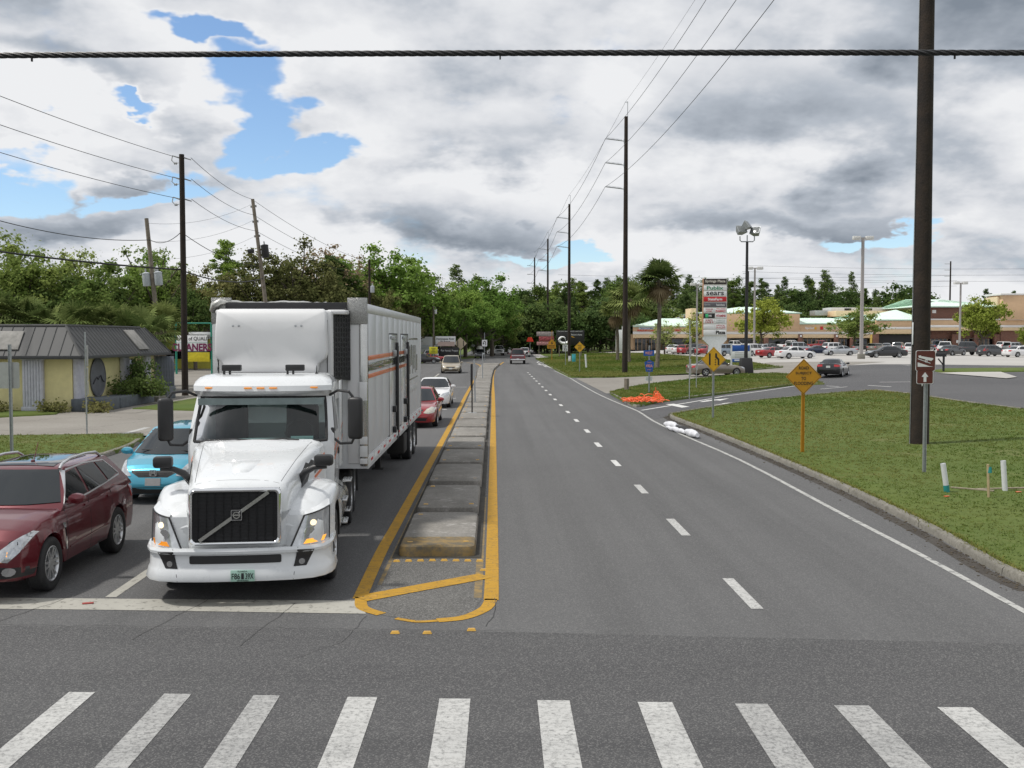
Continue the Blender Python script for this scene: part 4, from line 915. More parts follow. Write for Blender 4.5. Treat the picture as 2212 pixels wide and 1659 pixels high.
def blue_hatch():
    sp = hatch_spec(); sp['headmat'] = LAMP
    root, bvh, bvg, bm, cm = make_car('hatchback_car', 'bright aqua blue hatchback between the truck and the dark red crossover', 'car', sp, PAINT['aqua'], 2, wheels=(7, 'plain'))
    pl = patch('front_plate', bvh, [(-.16,.40), (.16,.40), (.16,.55), (-.16,.55)], 'x', mat('grey_plate', (.33,.33,.33), .4), root, .02, 0)
    for nm, s, x, w, h, m in (('plate_mark', 'O', -.095, .055, .06, BLACKM), ('plate_mark', 'V', 0, .06, .055, RED), ('plate_mark', '%', .095, .06, .05, SIGNB)):
        text(nm, s, w, h, m, root, Matrix.Translation((2.05, x, .478)) @ Matrix.Rotation(R(90), 4, 'Z') @ Matrix.Rotation(R(90), 4, 'X'), .02)
    # the winged letter badge on the grille
    b = MB(); b.prism([(-.055,-.05), (-.035,-.05), (-.028,-.008), (.028,-.008), (.035,-.05), (.055,-.05), (.045,.05), (.025,.05), (.022,.012), (-.022,.012), (-.025,.05), (-.045,.05)], -.008, .008)
    o = b.build('grille_badge', CHROME, root); o.rotation_euler = (0, 0, R(90)); o.location = (2.02, 0, .66)
    f = MB(); fr = rrect(.15, .135, .03)
    f.loft([[(x, y, z) for x, z in rrect(.15*s, .135*s, .03)] for s, y in ((1, .006), (1, -.006), (.82, -.006), (.82, .006))], True, False).build('badge_ring', CHROME, root).matrix_local = Matrix.Translation((2.02, 0, .66)) @ Matrix.Rotation(R(90), 4, 'Z')
    for k, zz in enumerate((.62, .655)): patch('grille_bar', bvh, [(-.38, zz), (.38, zz), (.38, zz+.008), (-.38, zz+.008)], 'x', BLACKM, root, .012, .1)
    wiper(root, [(1.14, .5, 1.03), (1.12, .0, 1.06), (1.06, -.25, 1.09)]); wiper(root, [(1.14, -.1, 1.04), (1.10, -.55, 1.06)])
    return root
place(blue_hatch(), -7.1, 23.3, -90.5)
def impala():
    sp = sedan_spec(5.09, 1.85, 1.49, .33); sp['head'] = [(.40,.58), (.60,.55), (.80,.60), (.86,.76), (.70,.80), (.52,.72)]; sp['headmat'] = LAMPY
    root, bvh, bvg, bm, cm = make_car('sedan_car', 'red sedan queueing right behind the white box trailer', 'car', sp, PAINT['red'], 2, wheels=(5, 'plain'))
    patch('headlamp_bulb', bvh, [(.60+.06*math.cos(t), .66+.05*math.sin(t)) for t in [k*.6283 for k in range(10)]], 'x', BULB, root, .011, 0)
    return root
place(impala(), -3.12, 41.6, -90)
sed2 = make_car('sedan_car', 'silver white sedan queueing behind the red sedan', 'car', sedan_spec(4.8, 1.80, 1.45, .32), PAINT['white'], 1, wheels=(5, 'plain'))[0]
place(sed2, -3.05, 52.5, -90)
def minivan():
    sp = van_spec(); sp['headmat'] = LAMPY
    root, bvh, *_ = make_car('minivan', 'gold minivan driving in the lane beyond the queueing cars', 'minivan', sp, PAINT['gold'], 1)
    patch('lower_bumper', bvh, [(-.86,.26), (.86,.26), (.88,.46), (-.88,.46)], 'x', mat('bumper_taupe', (.14,.12,.09), .6), root, .008, .1)
    patch('front_plate', bvh, [(-.16,.42), (.16,.42), (.16,.55), (-.16,.55)], 'x', PLATE, root, .02, 0)
    return root
place(minivan(), -4.2, 101, -90)
def pickup(name, label, colr, sp=None, red_flag=False):
    sp = sp or pickup_spec(); root, bvh, *_ = make_car(name, label, 'pickup truck', sp, colr, 1); add_bed(root, sp, bvh); return root
red_pick = pickup('pickup_truck', 'dark red pickup driving away beside the median end', PAINT['maroon'], pickup_spec(6.0, 2.04, 2.0)); place(red_pick, 3.15, 136, 89.5)
for s in (-1, 1):
    bbox('tow_mirror', (.75, s*1.28, 1.42), (.10, .26, .34), BLACKP, red_pick, .04)
patch('tailgate_stripe', bvh_of(red_pick.children[0].data), [(-.80,1.08), (.80,1.08), (.80,1.15), (-.80,1.15)], 'x', ALU, red_pick, .012, .2, flip=-1)
# far traffic
canoe_car = make_car('estate_car', 'small silver car carrying an upturned boat on its roof', 'car', suv_spec(4.5, 1.75, 1.55), PAINT['grey'], 0)[0]; place(canoe_car, -2.4, 172, -90)
def boat_on_roof():
    t = thing('roof_boat', 'upturned pale boat strapped on the roof of a small car', 'boat', (-2.4, 172.2, 1.57)); mb = MB(); rings = []
    for k in range(9):
        u = -1+2*k/8; w = .55*(1-abs(u)**2.6)+.02; h = .5*(1-abs(u)**3)+.05
        rings.append([(w*math.cos(a), u*2.0, h*math.sin(a)) for a in [math.pi*j/8 for j in range(9)]])
    mb.loft(rings, False, False); mb.build('hull', mat('boat_hull', (.45,.45,.42), .5), t, 60); MB().box((0,0,.02), (1.0, 3.2, .05)).build('gunwale', ALU, t)
boat_on_roof()
place(pickup('pickup_truck', 'white pickup with wide chrome grille coming down the far road', PAINT['white']), 1.0, 200, -90)
far1 = make_car('sedan_car', 'dark sedan following the white pickup down the far road', 'car', sedan_spec(), PAINT['black'], 0)[0]; place(far1, 2.3, 230, -90)
far2 = dup(far1, label='dark car far off where the road meets the trees', swap={'car_black': PAINT['dark_grey']}); place(far2, 6.2, 300, -95)
far3 = make_car('suv_car', 'white car ahead of the dark red pickup on the far road', 'car', suv_spec(), PAINT['white'], 0)[0]; place(far3, 5.6, 184, 85)
far4 = dup(far3, label='white car just left of the red warning cone shape ahead of the pickup'); place(far4, 5.2, 232, 88)
cone = thing('warning_sign', 'bright red orange triangular warning sign above the far traffic', 'sign', (6.9, 195, 0))
MB().cyl((0,0,0), (0,0,3.0), .05, n=8).build('post', GALV, cone); flat_poly('panel', [(-.7,-.2), (.7,-.2), (.35,.65), (-.35,.65)], .03, mat('fluorescent_red', (.8,.05,.02), .6), cone, face_mat((0,-.06,2.9)))
# ------------------------------------------------------------------ the articulated lorry
ORANGE = mat('stripe_orange', (.62,.13,.025), .4, var=.05, coat=.5)
GREEND = mat('stripe_dark_green', (.045,.05,.042), .22, var=.2, coat=.8)
def put_wheel_x(T, x, y, Rw, w, n, st):
    o = put_wheel(T, x, -1 if True else 0, Rw, w, n, st); o.location = (x, y, Rw); o.rotation_euler = (0, 0, R(90 if x > 0 else -90)); return o
def tractor():
    T = thing('truck_tractor', 'white day cab semi truck with black chrome framed grille at the stop line', 'truck', (-3.36, 13.15, .012), R(5.2))
    # bonnet
    tabw = [(.10,.57), (.16,.63), (.26,.67), (.5,.70), (1.4,.84), (2.2,.98), (2.5,1.0)]; tabz = [(.10,1.46), (.16,1.54), (.26,1.60), (.5,1.655), (1.2,1.79), (2.0,1.90), (2.5,1.93)]
    rings = []
    tabw = [(a+.05, b) for a, b in tabw]; tabz = [(a+.05, b) for a, b in tabz]
    for y in (.15, .155, .17, .20, .26, .36, .5, .7, .95, 1.2, 1.5, 1.8, 2.1, 2.35, 2.5):
        w, z = interp(tabw, y), interp(tabz, y); sh = .10 + .10*min(1, y/2)
        half = [(w, .74), (w, 1.2), (w, z-.30-sh), (w-.01, z-.16-sh*.4), (w-.04, z-.09), (w-.11, z-.035), (w-.22, z-.005), (w*.5, z+.012), (w*.2, z+.02), (0, z+.022)]
        rings.append([(x, y, zz) for x, zz in half] + [(-x, y, zz) for x, zz in reversed(half[:-1])])
    hood = MB().loft(rings, False, False); hood.add([p for p in rings[0]], [tuple(range(len(rings[0])))]); hm = hood.mesh('bonnet', 40)
    link_mesh('bonnet', hm, T, WHITEM)
    bvn = bvh_of(hm)
    for s in (1, -1): patch('bonnet_seam', bvn, [(s*.535,.18), (s*.541,.18), (s*.80,2.3), (s*.794,2.3)], 'z', BLACKM, T, .0015, .12, .004)
    patch('bonnet_seam', bvn, [(-.54,.30), (.54,.30), (.54,.305), (-.54,.305)], 'z', mat('seam_grey', (.2,.2,.2), .6), T, .0012, .12, .004)
    # raised centre blister
    b = MB(); rr = []
    for y, hw, dz in ((.52, .02, -.02), (.56, .13, .02), (.66, .16, .028), (.85, .20, .02), (1.1, .27, .002), (1.2, .28, -.03)):
        z0 = interp(tabz, y)+.02; rr.append([(-hw, y, z0-.03), (-hw*.7, y, z0+dz), (hw*.7, y, z0+dz), (hw, y, z0-.03)])
    b.loft(rr, False, False).build('bonnet_blister', WHITEM, T, 60)
    # wings with wheel arches
    fm = {}
    for s in (1, -1):
        rings = []; tz = [(.22,.98), (.34,1.16), (.55,1.26), (.9,1.36), (1.35,1.42), (1.8,1.40), (2.2,1.27), (2.5,1.05), (2.62,.9)]; tx = [(.22,.95), (.34,1.08), (.6,1.15), (1.0,1.21), (1.5,1.245), (2.3,1.245), (2.62,1.23)]
        for y in sorted(set(list(np.linspace(.22, 2.62, 36).round(3)) + [.34, .55])):
            zt, xo = interp(tz, y), interp(tx, y); d = y-1.47; zb = .70 if y < 1.47 else .62
            if abs(d) < .63: zb = max(zb, .51+math.sqrt(.63**2-d*d))
            zb = min(zb, zt-.05); h = zt-zb
            sec = [(xo-.02, zb), (xo, zb+h*.3), (xo-.008, zb+h*.62), (xo-.05, zt-h*.16), (xo-.13, zt-.015), (xo-.30, zt+.03), (.62, zt+.02), (.55, zt-.2)]
            rings.append([(s*x, y, z) for x, z in sec])
        f = MB().loft(rings, False, False); fr = rings[0]; f.add([*fr, (s*.6, .22, .7)], [tuple(range(len(fr)+1))]); me = f.mesh('wing', 40); link_mesh('wing', me, T, WHITEM); fm[s] = me
        # black lip inside the arch
        lip = MB(); rg = []
        for k in range(17):
            a = math.pi*k/16; rg.append([(s*1.215, 1.47-.63*math.cos(a), .51+.63*math.sin(a)), (s*.78, 1.47-.63*math.cos(a), .51+.63*math.sin(a))])
        lip.loft(rg, False, False).build('wheel_arch_liner', BLACKP, T)
    # bumper swept round the corners
    path = [(-1.235,.98), (-1.232,.62), (-1.20,.42), (-1.12,.25), (-.98,.125), (-.75,.045), (-.4,.008), (0,0), (.4,.008), (.75,.045), (.98,.125), (1.12,.25), (1.20,.42), (1.232,.62), (1.235,.98)]
    rings = []
    for i, (x, y) in enumerate(path):
        a, c = Vector(path[max(i-1,0)]), Vector(path[min(i+1,len(path)-1)]); t = (c-a).normalized(); n = Vector((t.y, -t.x)); n = n if n.y < 0 or abs(x) > 1.1 and n.x*x > 0 else -n
        e = abs(x)/1.235; top = .745+.05*max(0, (y-.25)/.7); lo = .325-.0*e
        def q(o, z): return (x+n.x*o, y+n.y*o, z)
        rings.append([q(-.12, top), q(-.02, top+.006), q(0, top-.03), q(-.004, top-.065), q(-.035, top-.075), q(-.03, .50), q(-.012, .47), q(.02, lo+.03), q(.012, lo), q(-.12, lo)])
    bp = MB().loft(rings, False, False); bmesh_ = bp.mesh('bumper', 32); link_mesh('bumper', bmesh_, T, WHITEM)
    bvb = bvh_of(bmesh_); bvw = bvh_of(fm[1], fm[-1], hm)
    patch('bumper_grille', bvb, rrectc(0, .605, 1.17, .105, .02), 'y', BLACKP, T, .008, .1, flip=-1)
    for s in (1, -1):
        patch('fog_lamp_housing', bvb, [(s*.79,.715), (s*1.0,.70), (s*.90,.49), (s*.74,.49)], 'y', BLACKP, T, .008, .08, flip=-1)
        patch('fog_lamp', bvb, [(s*.84+.04*math.cos(t), .55+.04*math.sin(t)) for t in [k*.6283 for k in range(10)]], 'y', CHROME, T, .016, 0, flip=-1)
        patch('bumper_joint', bvb, [(s*.735,.33), (s*.741,.33), (s*.80,.745), (s*.794,.745)], 'y', BLACKM, T, .003, (0,.1), flip=-1)
    # wing fronts: headlights laid on a shaped pod
    for s in (1, -1):
        pod = MB(); rg = []
        for u in range(7):
            t = u/6; r = []
            for v in range(7):
                w = v/6; x = .70+.47*t; xl = x - (.16*w if t < .5 else .16*w*(1-t)*2)*-1*(1-t); z = .735+w*(.40+.06*t)
                y = .12 + .10*t + .34*t**3 + .10*w
                r.append((s*(x+.17*w*(1-t)), y, z))
            rg.append(r)
        me = MB().loft(rg, False, False).mesh('headlight', 60); hl = link_mesh('headlight', me, T, LAMP)
        bl = MB(); ed = [rg[0][0], rg[0][-1], rg[-1][-1], rg[-1][0]]
        bl.tube([rg[0][k] for k in range(7)], .012, 6); bl.tube([rg[k][0] for k in range(7)], .014, 6); bl.tube([rg[-1][k] for k in range(7)], .01, 6); bl.tube([rg[k][6] for k in range(7)], .01, 6); bl.build('headlight_surround', BLACKP, hl)
        bvp = bvh_of(me)
        patch('dipped_bulb', bvp, [(s*.98+.036*math.cos(t), 1.03+.04*math.sin(t)) for t in [k*.6283 for k in range(10)]], 'y', BULB, hl, .01, 0, flip=-1)
        patch('reflector_bowl', bvp, [(s*.93+.07*math.cos(t), .92+.06*math.sin(t)) for t in [k*.6283 for k in range(10)]], 'y', CHROME, hl, .006, 0, flip=-1)
        patch('turn_signal', bvp, [(s*.86,.765), (s*1.10,.765), (s*1.13,.83), (s*.90,.82)], 'y', AMBERL if s > 0 else AMBER, hl, .01, .08, flip=-1)
        # close the pod towards bonnet and wing
        c = MB(); c.loft([[(p[0]*(1 if True else 1), p[1]+.03, p[2]) for p in rg[0]], [(s*.60, .24, p[2]) for p in rg[0]]], False, False); c.loft([[(p[0], p[1]+.01, p[2]+.005) for p in [r[-1] for r in rg]], [(p[0]*.98, p[1]+.28, p[2]+.07) for p in [r[-1] for r in rg]]], False, False)
        c.loft([[(p[0], p[1]+.005, p[2]) for p in rg[-1]], [(s*1.225, p[1]+.3, p[2]+.0) for p in rg[-1]]], False, False)
        c.loft([[(p[0], p[1]+.005, p[2]) for p in [r[0] for r in rg]], [(p[0], p[1]+.02, .68) for p in [r[0] for r in rg]]], False, False); c.build('wing_front', WHITEM, T, 60)
    # grille
    zc, hw, hh = 1.165, .585, .365
    def tilt(x, z, o=0.0): return (x, .05 + (z-.8)*.05 - o, z)
    def rr_(w, h, r, o): return [tilt(x, zc+z, o) for x, z in rrect(w, h, r, 5)]
    fr = MB().loft([rr_(1.17,.73,.07,-.04), rr_(1.17,.73,.07,.03), rr_(1.13,.69,.06,.05), rr_(1.085,.645,.05,.035), rr_(1.07,.63,.05,-.04)], True, False); fr.build('grille_frame', CHROME, T, 50)
    MB().add(rr_(1.10,.66,.05,-.03), [tuple(range(24))]).build('grille_back', BLACKM, T)
    gm = MB()
    for k in range(14): z = zc-.30+k*.046; gm.box(tilt(0, z, .0), (1.07, .012, .007))
    for k in range(10): x = -.48+k*.107; gm.box(tilt(x, zc, -.008), (.008, .02, .63))
    gm.build('grille_mesh', mat('grille_black', (.012,.012,.013), .75), T)
    a, b2 = Vector(tilt(-.45, .86, .035)), Vector(tilt(.43, 1.48, .035)); d = (b2-a).normalized(); n = d.cross(Vector((0,1,0))).normalized()*.022
    db = MB(); db.add([a-n, b2-n, b2+n, a+n, a-n+Vector((0,-.02,0)), b2-n+Vector((0,-.02,0)), b2+n+Vector((0,-.02,0)), a+n+Vector((0,-.02,0))], [(0,1,2,3), (4,7,6,5), (0,4,5,1), (1,5,6,2), (2,6,7,3), (3,7,4,0)]); db.build('diagonal_bar', STEEL, T)
    bd = bbox('maker_badge', tilt(.025, 1.19, .05), (.13, .03, .13), BLACKM, T, .006)
    fr = MB(); fr.loft([[(x, y, z) for x, z in rrect(w, w, .012, 2)] for w, y in ((.138, .012), (.138, -.02), (.122, -.02), (.122, .012))], True, False); fr.build('badge_frame', CHROME, bd)
    rg = MB(); rg.lathe([(.046, -.02), (.046, -.026), (.034, -.026), (.034, -.02)], Matrix.Rotation(math.pi/2, 4, 'X') @ Matrix.Translation((0,0,.042)), 20); rg.box((0, -.020, 0), (.10, .008, .020)); rg.cyl((.032, -.02, .032), (.052, -.02, .052), .007, n=6); rg.build('badge_ring', STEEL, bd)
    # number plate
    pl = thing_part('licence_plate', bbox('licence_plate', (.10, -.035, .405), (.305, .012, .15), mat('plate_green', (.36,.56,.47), .4, var=.06), T, .004))
    text('plate_lettering', 'F86', .105, .078, BLACKM, pl, face_mat((-.085, -.009, -.005)), .01); text('plate_lettering', '39X', .105, .078, BLACKM, pl, face_mat((.088, -.009, -.005)), .01)
    text('plate_lettering', 'FLORIDA', .12, .02, BLACKM, pl, face_mat((0, -.009, .058))); text('plate_lettering', 'APPORTIONED', .15, .016, BLACKM, pl, face_mat((0, -.009, -.062)))
    bbox('plate_emblem', (0, -.008, -.005), (.035, .004, .08), BLACKM, pl, .001)
    # cab shell: horizontal rings, windscreen and rear window left open
    def cring(z, yf, hw, cf, yb=4.08, rb=.10):
        fx = [-1, -.92, -.75, -.5, -.25, 0, .25, .5, .75, .92, 1]; out = [(hw*f, yf+cf*abs(f)**2.4 + (.05 if abs(f) == 1 else 0), z) for f in fx]; y0 = yf+cf+.05
        out += [(hw, y0+(yb-rb-y0)*k/6, z) for k in range(1, 7)] + [(hw-rb*.3, yb-rb*.25, z), (hw-rb, yb, z)]
        out += [(hw*f, yb, z) for f in (.7, .35, 0, -.35, -.7)] + [(-hw+rb, yb, z), (-hw+rb*.3, yb-rb*.25, z)] + [(-hw, y0+(yb-rb-y0)*k/6, z) for k in range(6, 0, -1)]
        return out
    lv = [(.98, 2.42, 1.09, .22), (1.4, 2.40, 1.11, .22), (1.84, 2.30, 1.11, .30), (1.90, 2.33, 1.11, .30), (2.05, 2.42, 1.10, .30), (2.22, 2.53, 1.085, .29), (2.40, 2.65, 1.065, .28), (2.555, 2.75, 1.045, .27), (2.60, 2.70, 1.05, .26), (2.66, 2.58, 1.06, .26), (2.74, 2.60, 1.065, .26), (2.80, 2.68, 1.05, .26), (2.86, 2.82, 1.00, .25), (2.895, 3.0, .92, .22)]
    rings = [cring(*l) for l in lv]; full = MB().loft(rings, True, True); bvc = bvh_of(full.mesh('tmp')); n = len(rings[0])
    cab = MB(); cab.v = [p for r in rings for p in r]
    for j in range(len(rings)-1):
        for i in range(n):
            k = (i+1) % n
            if 3 <= j <= 6 and 1 <= i <= 8: continue
            if 4 <= j <= 6 and 18 <= i <= 22: continue
            cab.f.append((j*n+i, j*n+k, (j+1)*n+k, (j+1)*n+i)); cab.m.append(0)
    cab.f.append(tuple((len(rings)-1)*n+i for i in range(n))); cab.m.append(0)
    cab.build('cab', WHITEM, T, 35)
    patch('windscreen', bvc, [(-1.0,1.895), (-.5,1.885), (.5,1.885), (1.0,1.895), (.96,2.565), (-.96,2.565)], 'y', GLASS_C, T, -.004, .1, .002, flip=-1)
    # black rubber surround
    fr = MB()
    edge = [(-1.0,1.90), (-.5,1.885), (0,1.88), (.5,1.885), (1.0,1.90), (.985,2.2), (.955,2.555), (.5,2.565), (0,2.567), (-.5,2.565), (-.955,2.555), (-.985,2.2), (-1.0,1.90)]
    pts = []
    for (x0, z0), (x1, z1) in zip(edge, edge[1:]):
        for k in range(4):
            x, z = x0+(x1-x0)*k/4, z0+(z1-z0)*k/4; h = bvc.ray_cast(Vector((x, -5, z)), Vector((0, 1, 0))); pts.append(h[0])
    fr.tube(pts+[pts[0]], .022, 6).build('windscreen_seal', BLACKR, T)
    # interior
    it = MB(); it.box((0, 3.3, 1.30), (2.0, 1.4, .5)); it.box((0, 2.78, 1.78), (1.95, .45, .22)); it.build('dashboard', BLACKP, T)
    for x in (-.58, .55):
        st = thing_part('seat', bbox('seat', (x, 3.5, 1.98), (.52, .2, .95), mat('seat_dark', (.035,.037,.04), .9), T, .1)); bbox('headrest', (0, 0, .55), (.3, .14, .22), MATS['seat_dark'], st, .06)
    w = MB(); w.tube([(.55+.22*math.cos(t), 2.98+.08*math.sin(t), 1.98+.2*math.sin(t)) for t in [k*.5236 for k in range(13)]], .016, 6).build('steering_wheel', BLACKP, T)
    bbox('paper_on_dash', (.62, 2.62, 1.925), (.34, .02, .07), mat('paper', (.5,.62,.62), .7), T, .002)
    MB().box((0, 2.66, 2.50), (1.9, .03, .10)).build('sun_visor', mat('sun_visor_grey', (.16,.2,.2), .8), T)
    for x in (-.45, .25): wiper(T, [(x-.35, 2.36, 1.93), (x+.1, 2.34, 1.95), (x+.35, 2.36, 1.93)])
    # marker lamps, roof fittings
    for x in (-.80, -.19, 0, .19, .80):
        h = bvc.ray_cast(Vector((x, -5, 2.71)), Vector((0,1,0)))[0]; bbox('marker_lamp', (h.x, h.y-.006, 2.71), (.12, .03, .026), AMBER, T, .008)
    for x in (-.55, .45):
        m = MB().box((x, 3.35, 3.0), (.30, .13, .10)); m.box((x-.12, 3.35, 2.93), (.03, .1, .1)); m.box((x-.03, 3.35, 2.93), (.03, .1, .1)); me = m.mesh('roof_horn'); bevel_mesh(me, .015); link_mesh('roof_horn', me, T, BLACKP)
    MB().cyl((.78, 3.5, 2.88), (.78, 3.5, 3.03), .012, .004, n=8).cyl((.78, 3.5, 2.88), (.78, 3.5, 2.93), .035, .012, n=10).build('roof_aerial', BLACKP, T)
    # doors and glass on both sides
    for s in (1, -1):
        patch('door_window', bvc, [(2.98,2.0), (3.62,2.0), (3.62,2.52), (3.18,2.54), (2.95,2.2)], 'x', GLASS_D, T, .006, .1, flip=s)
        for poly in ([(2.90,1.15), (2.908,1.15), (2.908,2.0), (2.90,2.0)], [(3.70,1.15), (3.708,1.15), (3.708,2.6), (3.70,2.6)], [(2.9,1.15), (3.7,1.15), (3.7,1.158), (2.9,1.158)]): patch('door_seam', bvc, poly, 'x', BLACKM, T, .002, .2, flip=s)
        patch('door_handle', bvc, [(3.52,1.58), (3.66,1.58), (3.66,1.68), (3.52,1.68)], 'x', BLACKP, T, .02, .1, flip=s)
        # big side mirror on its arms
        mr = thing_part('side_mirror', bbox('side_mirror', (s*1.44, 2.66, 2.23), (.23, .14, .66), BLACKP, T, .055, 0, 3)); mr.rotation_euler = (0, 0, -s*.25)
        MB().tube([(s*1.03, 2.95, 2.58), (s*1.16, 2.80, 2.66), (s*1.34, 2.70, 2.64), (s*1.43, 2.68, 2.52)], .022, 8).build('mirror_arm', BLACKP, T); MB().tube([(s*1.06, 2.78, 1.94), (s*1.2, 2.7, 1.83), (s*1.38, 2.68, 1.84), (s*1.43, 2.68, 1.95)], .022, 8).build('mirror_arm', BLACKP, T)
        bbox('mirror_bracket', (s*1.07, 2.78, 1.98), (.08, .12, .2), BLACKP, T, .03)
        # bonnet mirror
        bm_ = bbox('bonnet_mirror', (s*1.08, .86, 1.79), (.26, .16, .155), BLACKP, T, .04); bm_.rotation_euler = (0, 0, s*-.12)
        arm = MB(); arm.tube([(s*.70, 1.15, 1.36), (s*.745, 1.02, 1.50), (s*.82, .93, 1.62), (s*.95, .88, 1.69), (s*1.12, .86, 1.70)], [.03, .06, .05, .04, .03], 8); arm.build('bonnet_mirror_arm', BLACKP, T, 60)
        # black hood vents and the coloured flash
        patch('bonnet_vent', bvn, [(.95,1.36), (1.03,1.34), (1.22,1.54), (1.5,1.66), (1.34,1.70), (1.1,1.60)], 'x', BLACKM, T, .010, .06, flip=s)
        patch('bonnet_vent', bvn, [(1.14,1.26), (1.26,1.42), (1.46,1.56), (1.78,1.66), (1.62,1.71), (1.32,1.62), (1.14,1.45)], 'x', BLACKM, T, .010, .06, flip=s)
        for k, (m_, o) in enumerate(((ORANGE, .0), (GREEND, .075), (ORANGE, .175))):
            wd = .04 if m_ is ORANGE else .075
            patch('flash_stripe', bvn, [(1.72,1.42+o), (2.5,1.56+o*.8), (2.5,1.56+o*.8+wd), (1.72,1.42+o+wd)], 'x', m_, T, .008, .1, flip=s); patch('flash_stripe', bvc, [(2.72,1.58+o*.8), (3.68,1.70+o*.6), (3.68,1.70+o*.6+wd*.8), (2.72,1.58+o*.8+wd)], 'x', m_, T, .008, .15, flip=s)
        # sleeper-less side extender with its rubber edge
        ex = bbox('cab_side_extender', (s*1.115, 4.33, 2.03), (.03, .50, 1.45), WHITEM, T, .01); bbox('extender_rubber', (0, .30, 0), (.03, .12, 1.45), BLACKR, ex, .01)
        for k, (m_, z0) in enumerate(((ORANGE, 1.72), (GREEND, 1.80), (ORANGE, 1.93))):
            MB().add([(s*1.133, 4.09, z0), (s*1.133, 4.56, z0+.07), (s*1.133, 4.56, z0+.07+(.04 if m_ is ORANGE else .075)), (s*1.133, 4.09, z0+(.04 if m_ is ORANGE else .075))], [(0,1,2,3)]).build('flash_stripe', m_, T)
        # fuel tank with straps and steps
        tk = MB().cyl((s*.93, 2.75, .74), (s*.93, 4.55, .74), .30, n=24); tank = tk.build('fuel_tank', STEEL, T, 40)
        for y in (3.1, 4.1): MB().cyl((s*.93, y-.03, .74), (s*.93, y+.03, .74), .306, n=24, caps=False).build('tank_strap', BLACKM, tank, 40)
        for y, z, l in ((3.35, .50, .42), (3.35, .86, .42), (4.35, .52, .40), (4.75, .98, .45)):
            sp_ = thing_part('step', bbox('step', (s*1.20, y, z), (.15, l, .035), ALU, T, .008))
            for q in (-.045, 0, .045): MB().box((q, 0, .02), (.018, l*.96, .012)).build('tread', CHROME, sp_)
            bbox('step_bracket', (s*1.12, y, z-.06), (.06, l*.9, .10), BLACKP, T, .01)
        bbox('mud_skirt', (s*1.12, 2.78, .62), (.04, .3, .5), BLACKP, T, .02)
    # chassis
    ch = MB();
    for s in (1, -1): ch.box((s*.43, 4.4, .86), (.09, 7.4, .27))
    ch.box((0, 2.2, .62), (.9, 1.6, .45)); ch.box((0, 6.5, 1.06), (1.0, 1.1, .12)); ch.cyl((-1.05, 1.47, .51), (1.05, 1.47, .51), .07); 
    for y in (5.85, 7.12): ch.cyl((-1.1, y, .52), (1.1, y, .52), .09)
    ch.build('chassis', CHASSIS, T)
    for s in (1, -1):
        put_wheel_x(T, s*1.06, 1.47, .51, .29, 10, 'truck')
        for y in (5.85, 7.12): put_wheel_x(T, s*1.09, y, .515, .27, 10, 'truck'); put_wheel_x(T, s*.77, y, .515, .27, 10, 'truck')
        for y0 in (7.8,): bbox('mud_flap', (s*.95, y0, .62), (.6, .02, .6), BLACKR, T, .004)
    return T
def thing_part(n, o): return o
def rrectc(cx, cz, w, h, r): return [(cx+x, cz+z) for x, z in rrect(w, h, r, 3)]
TRACTOR = tractor()

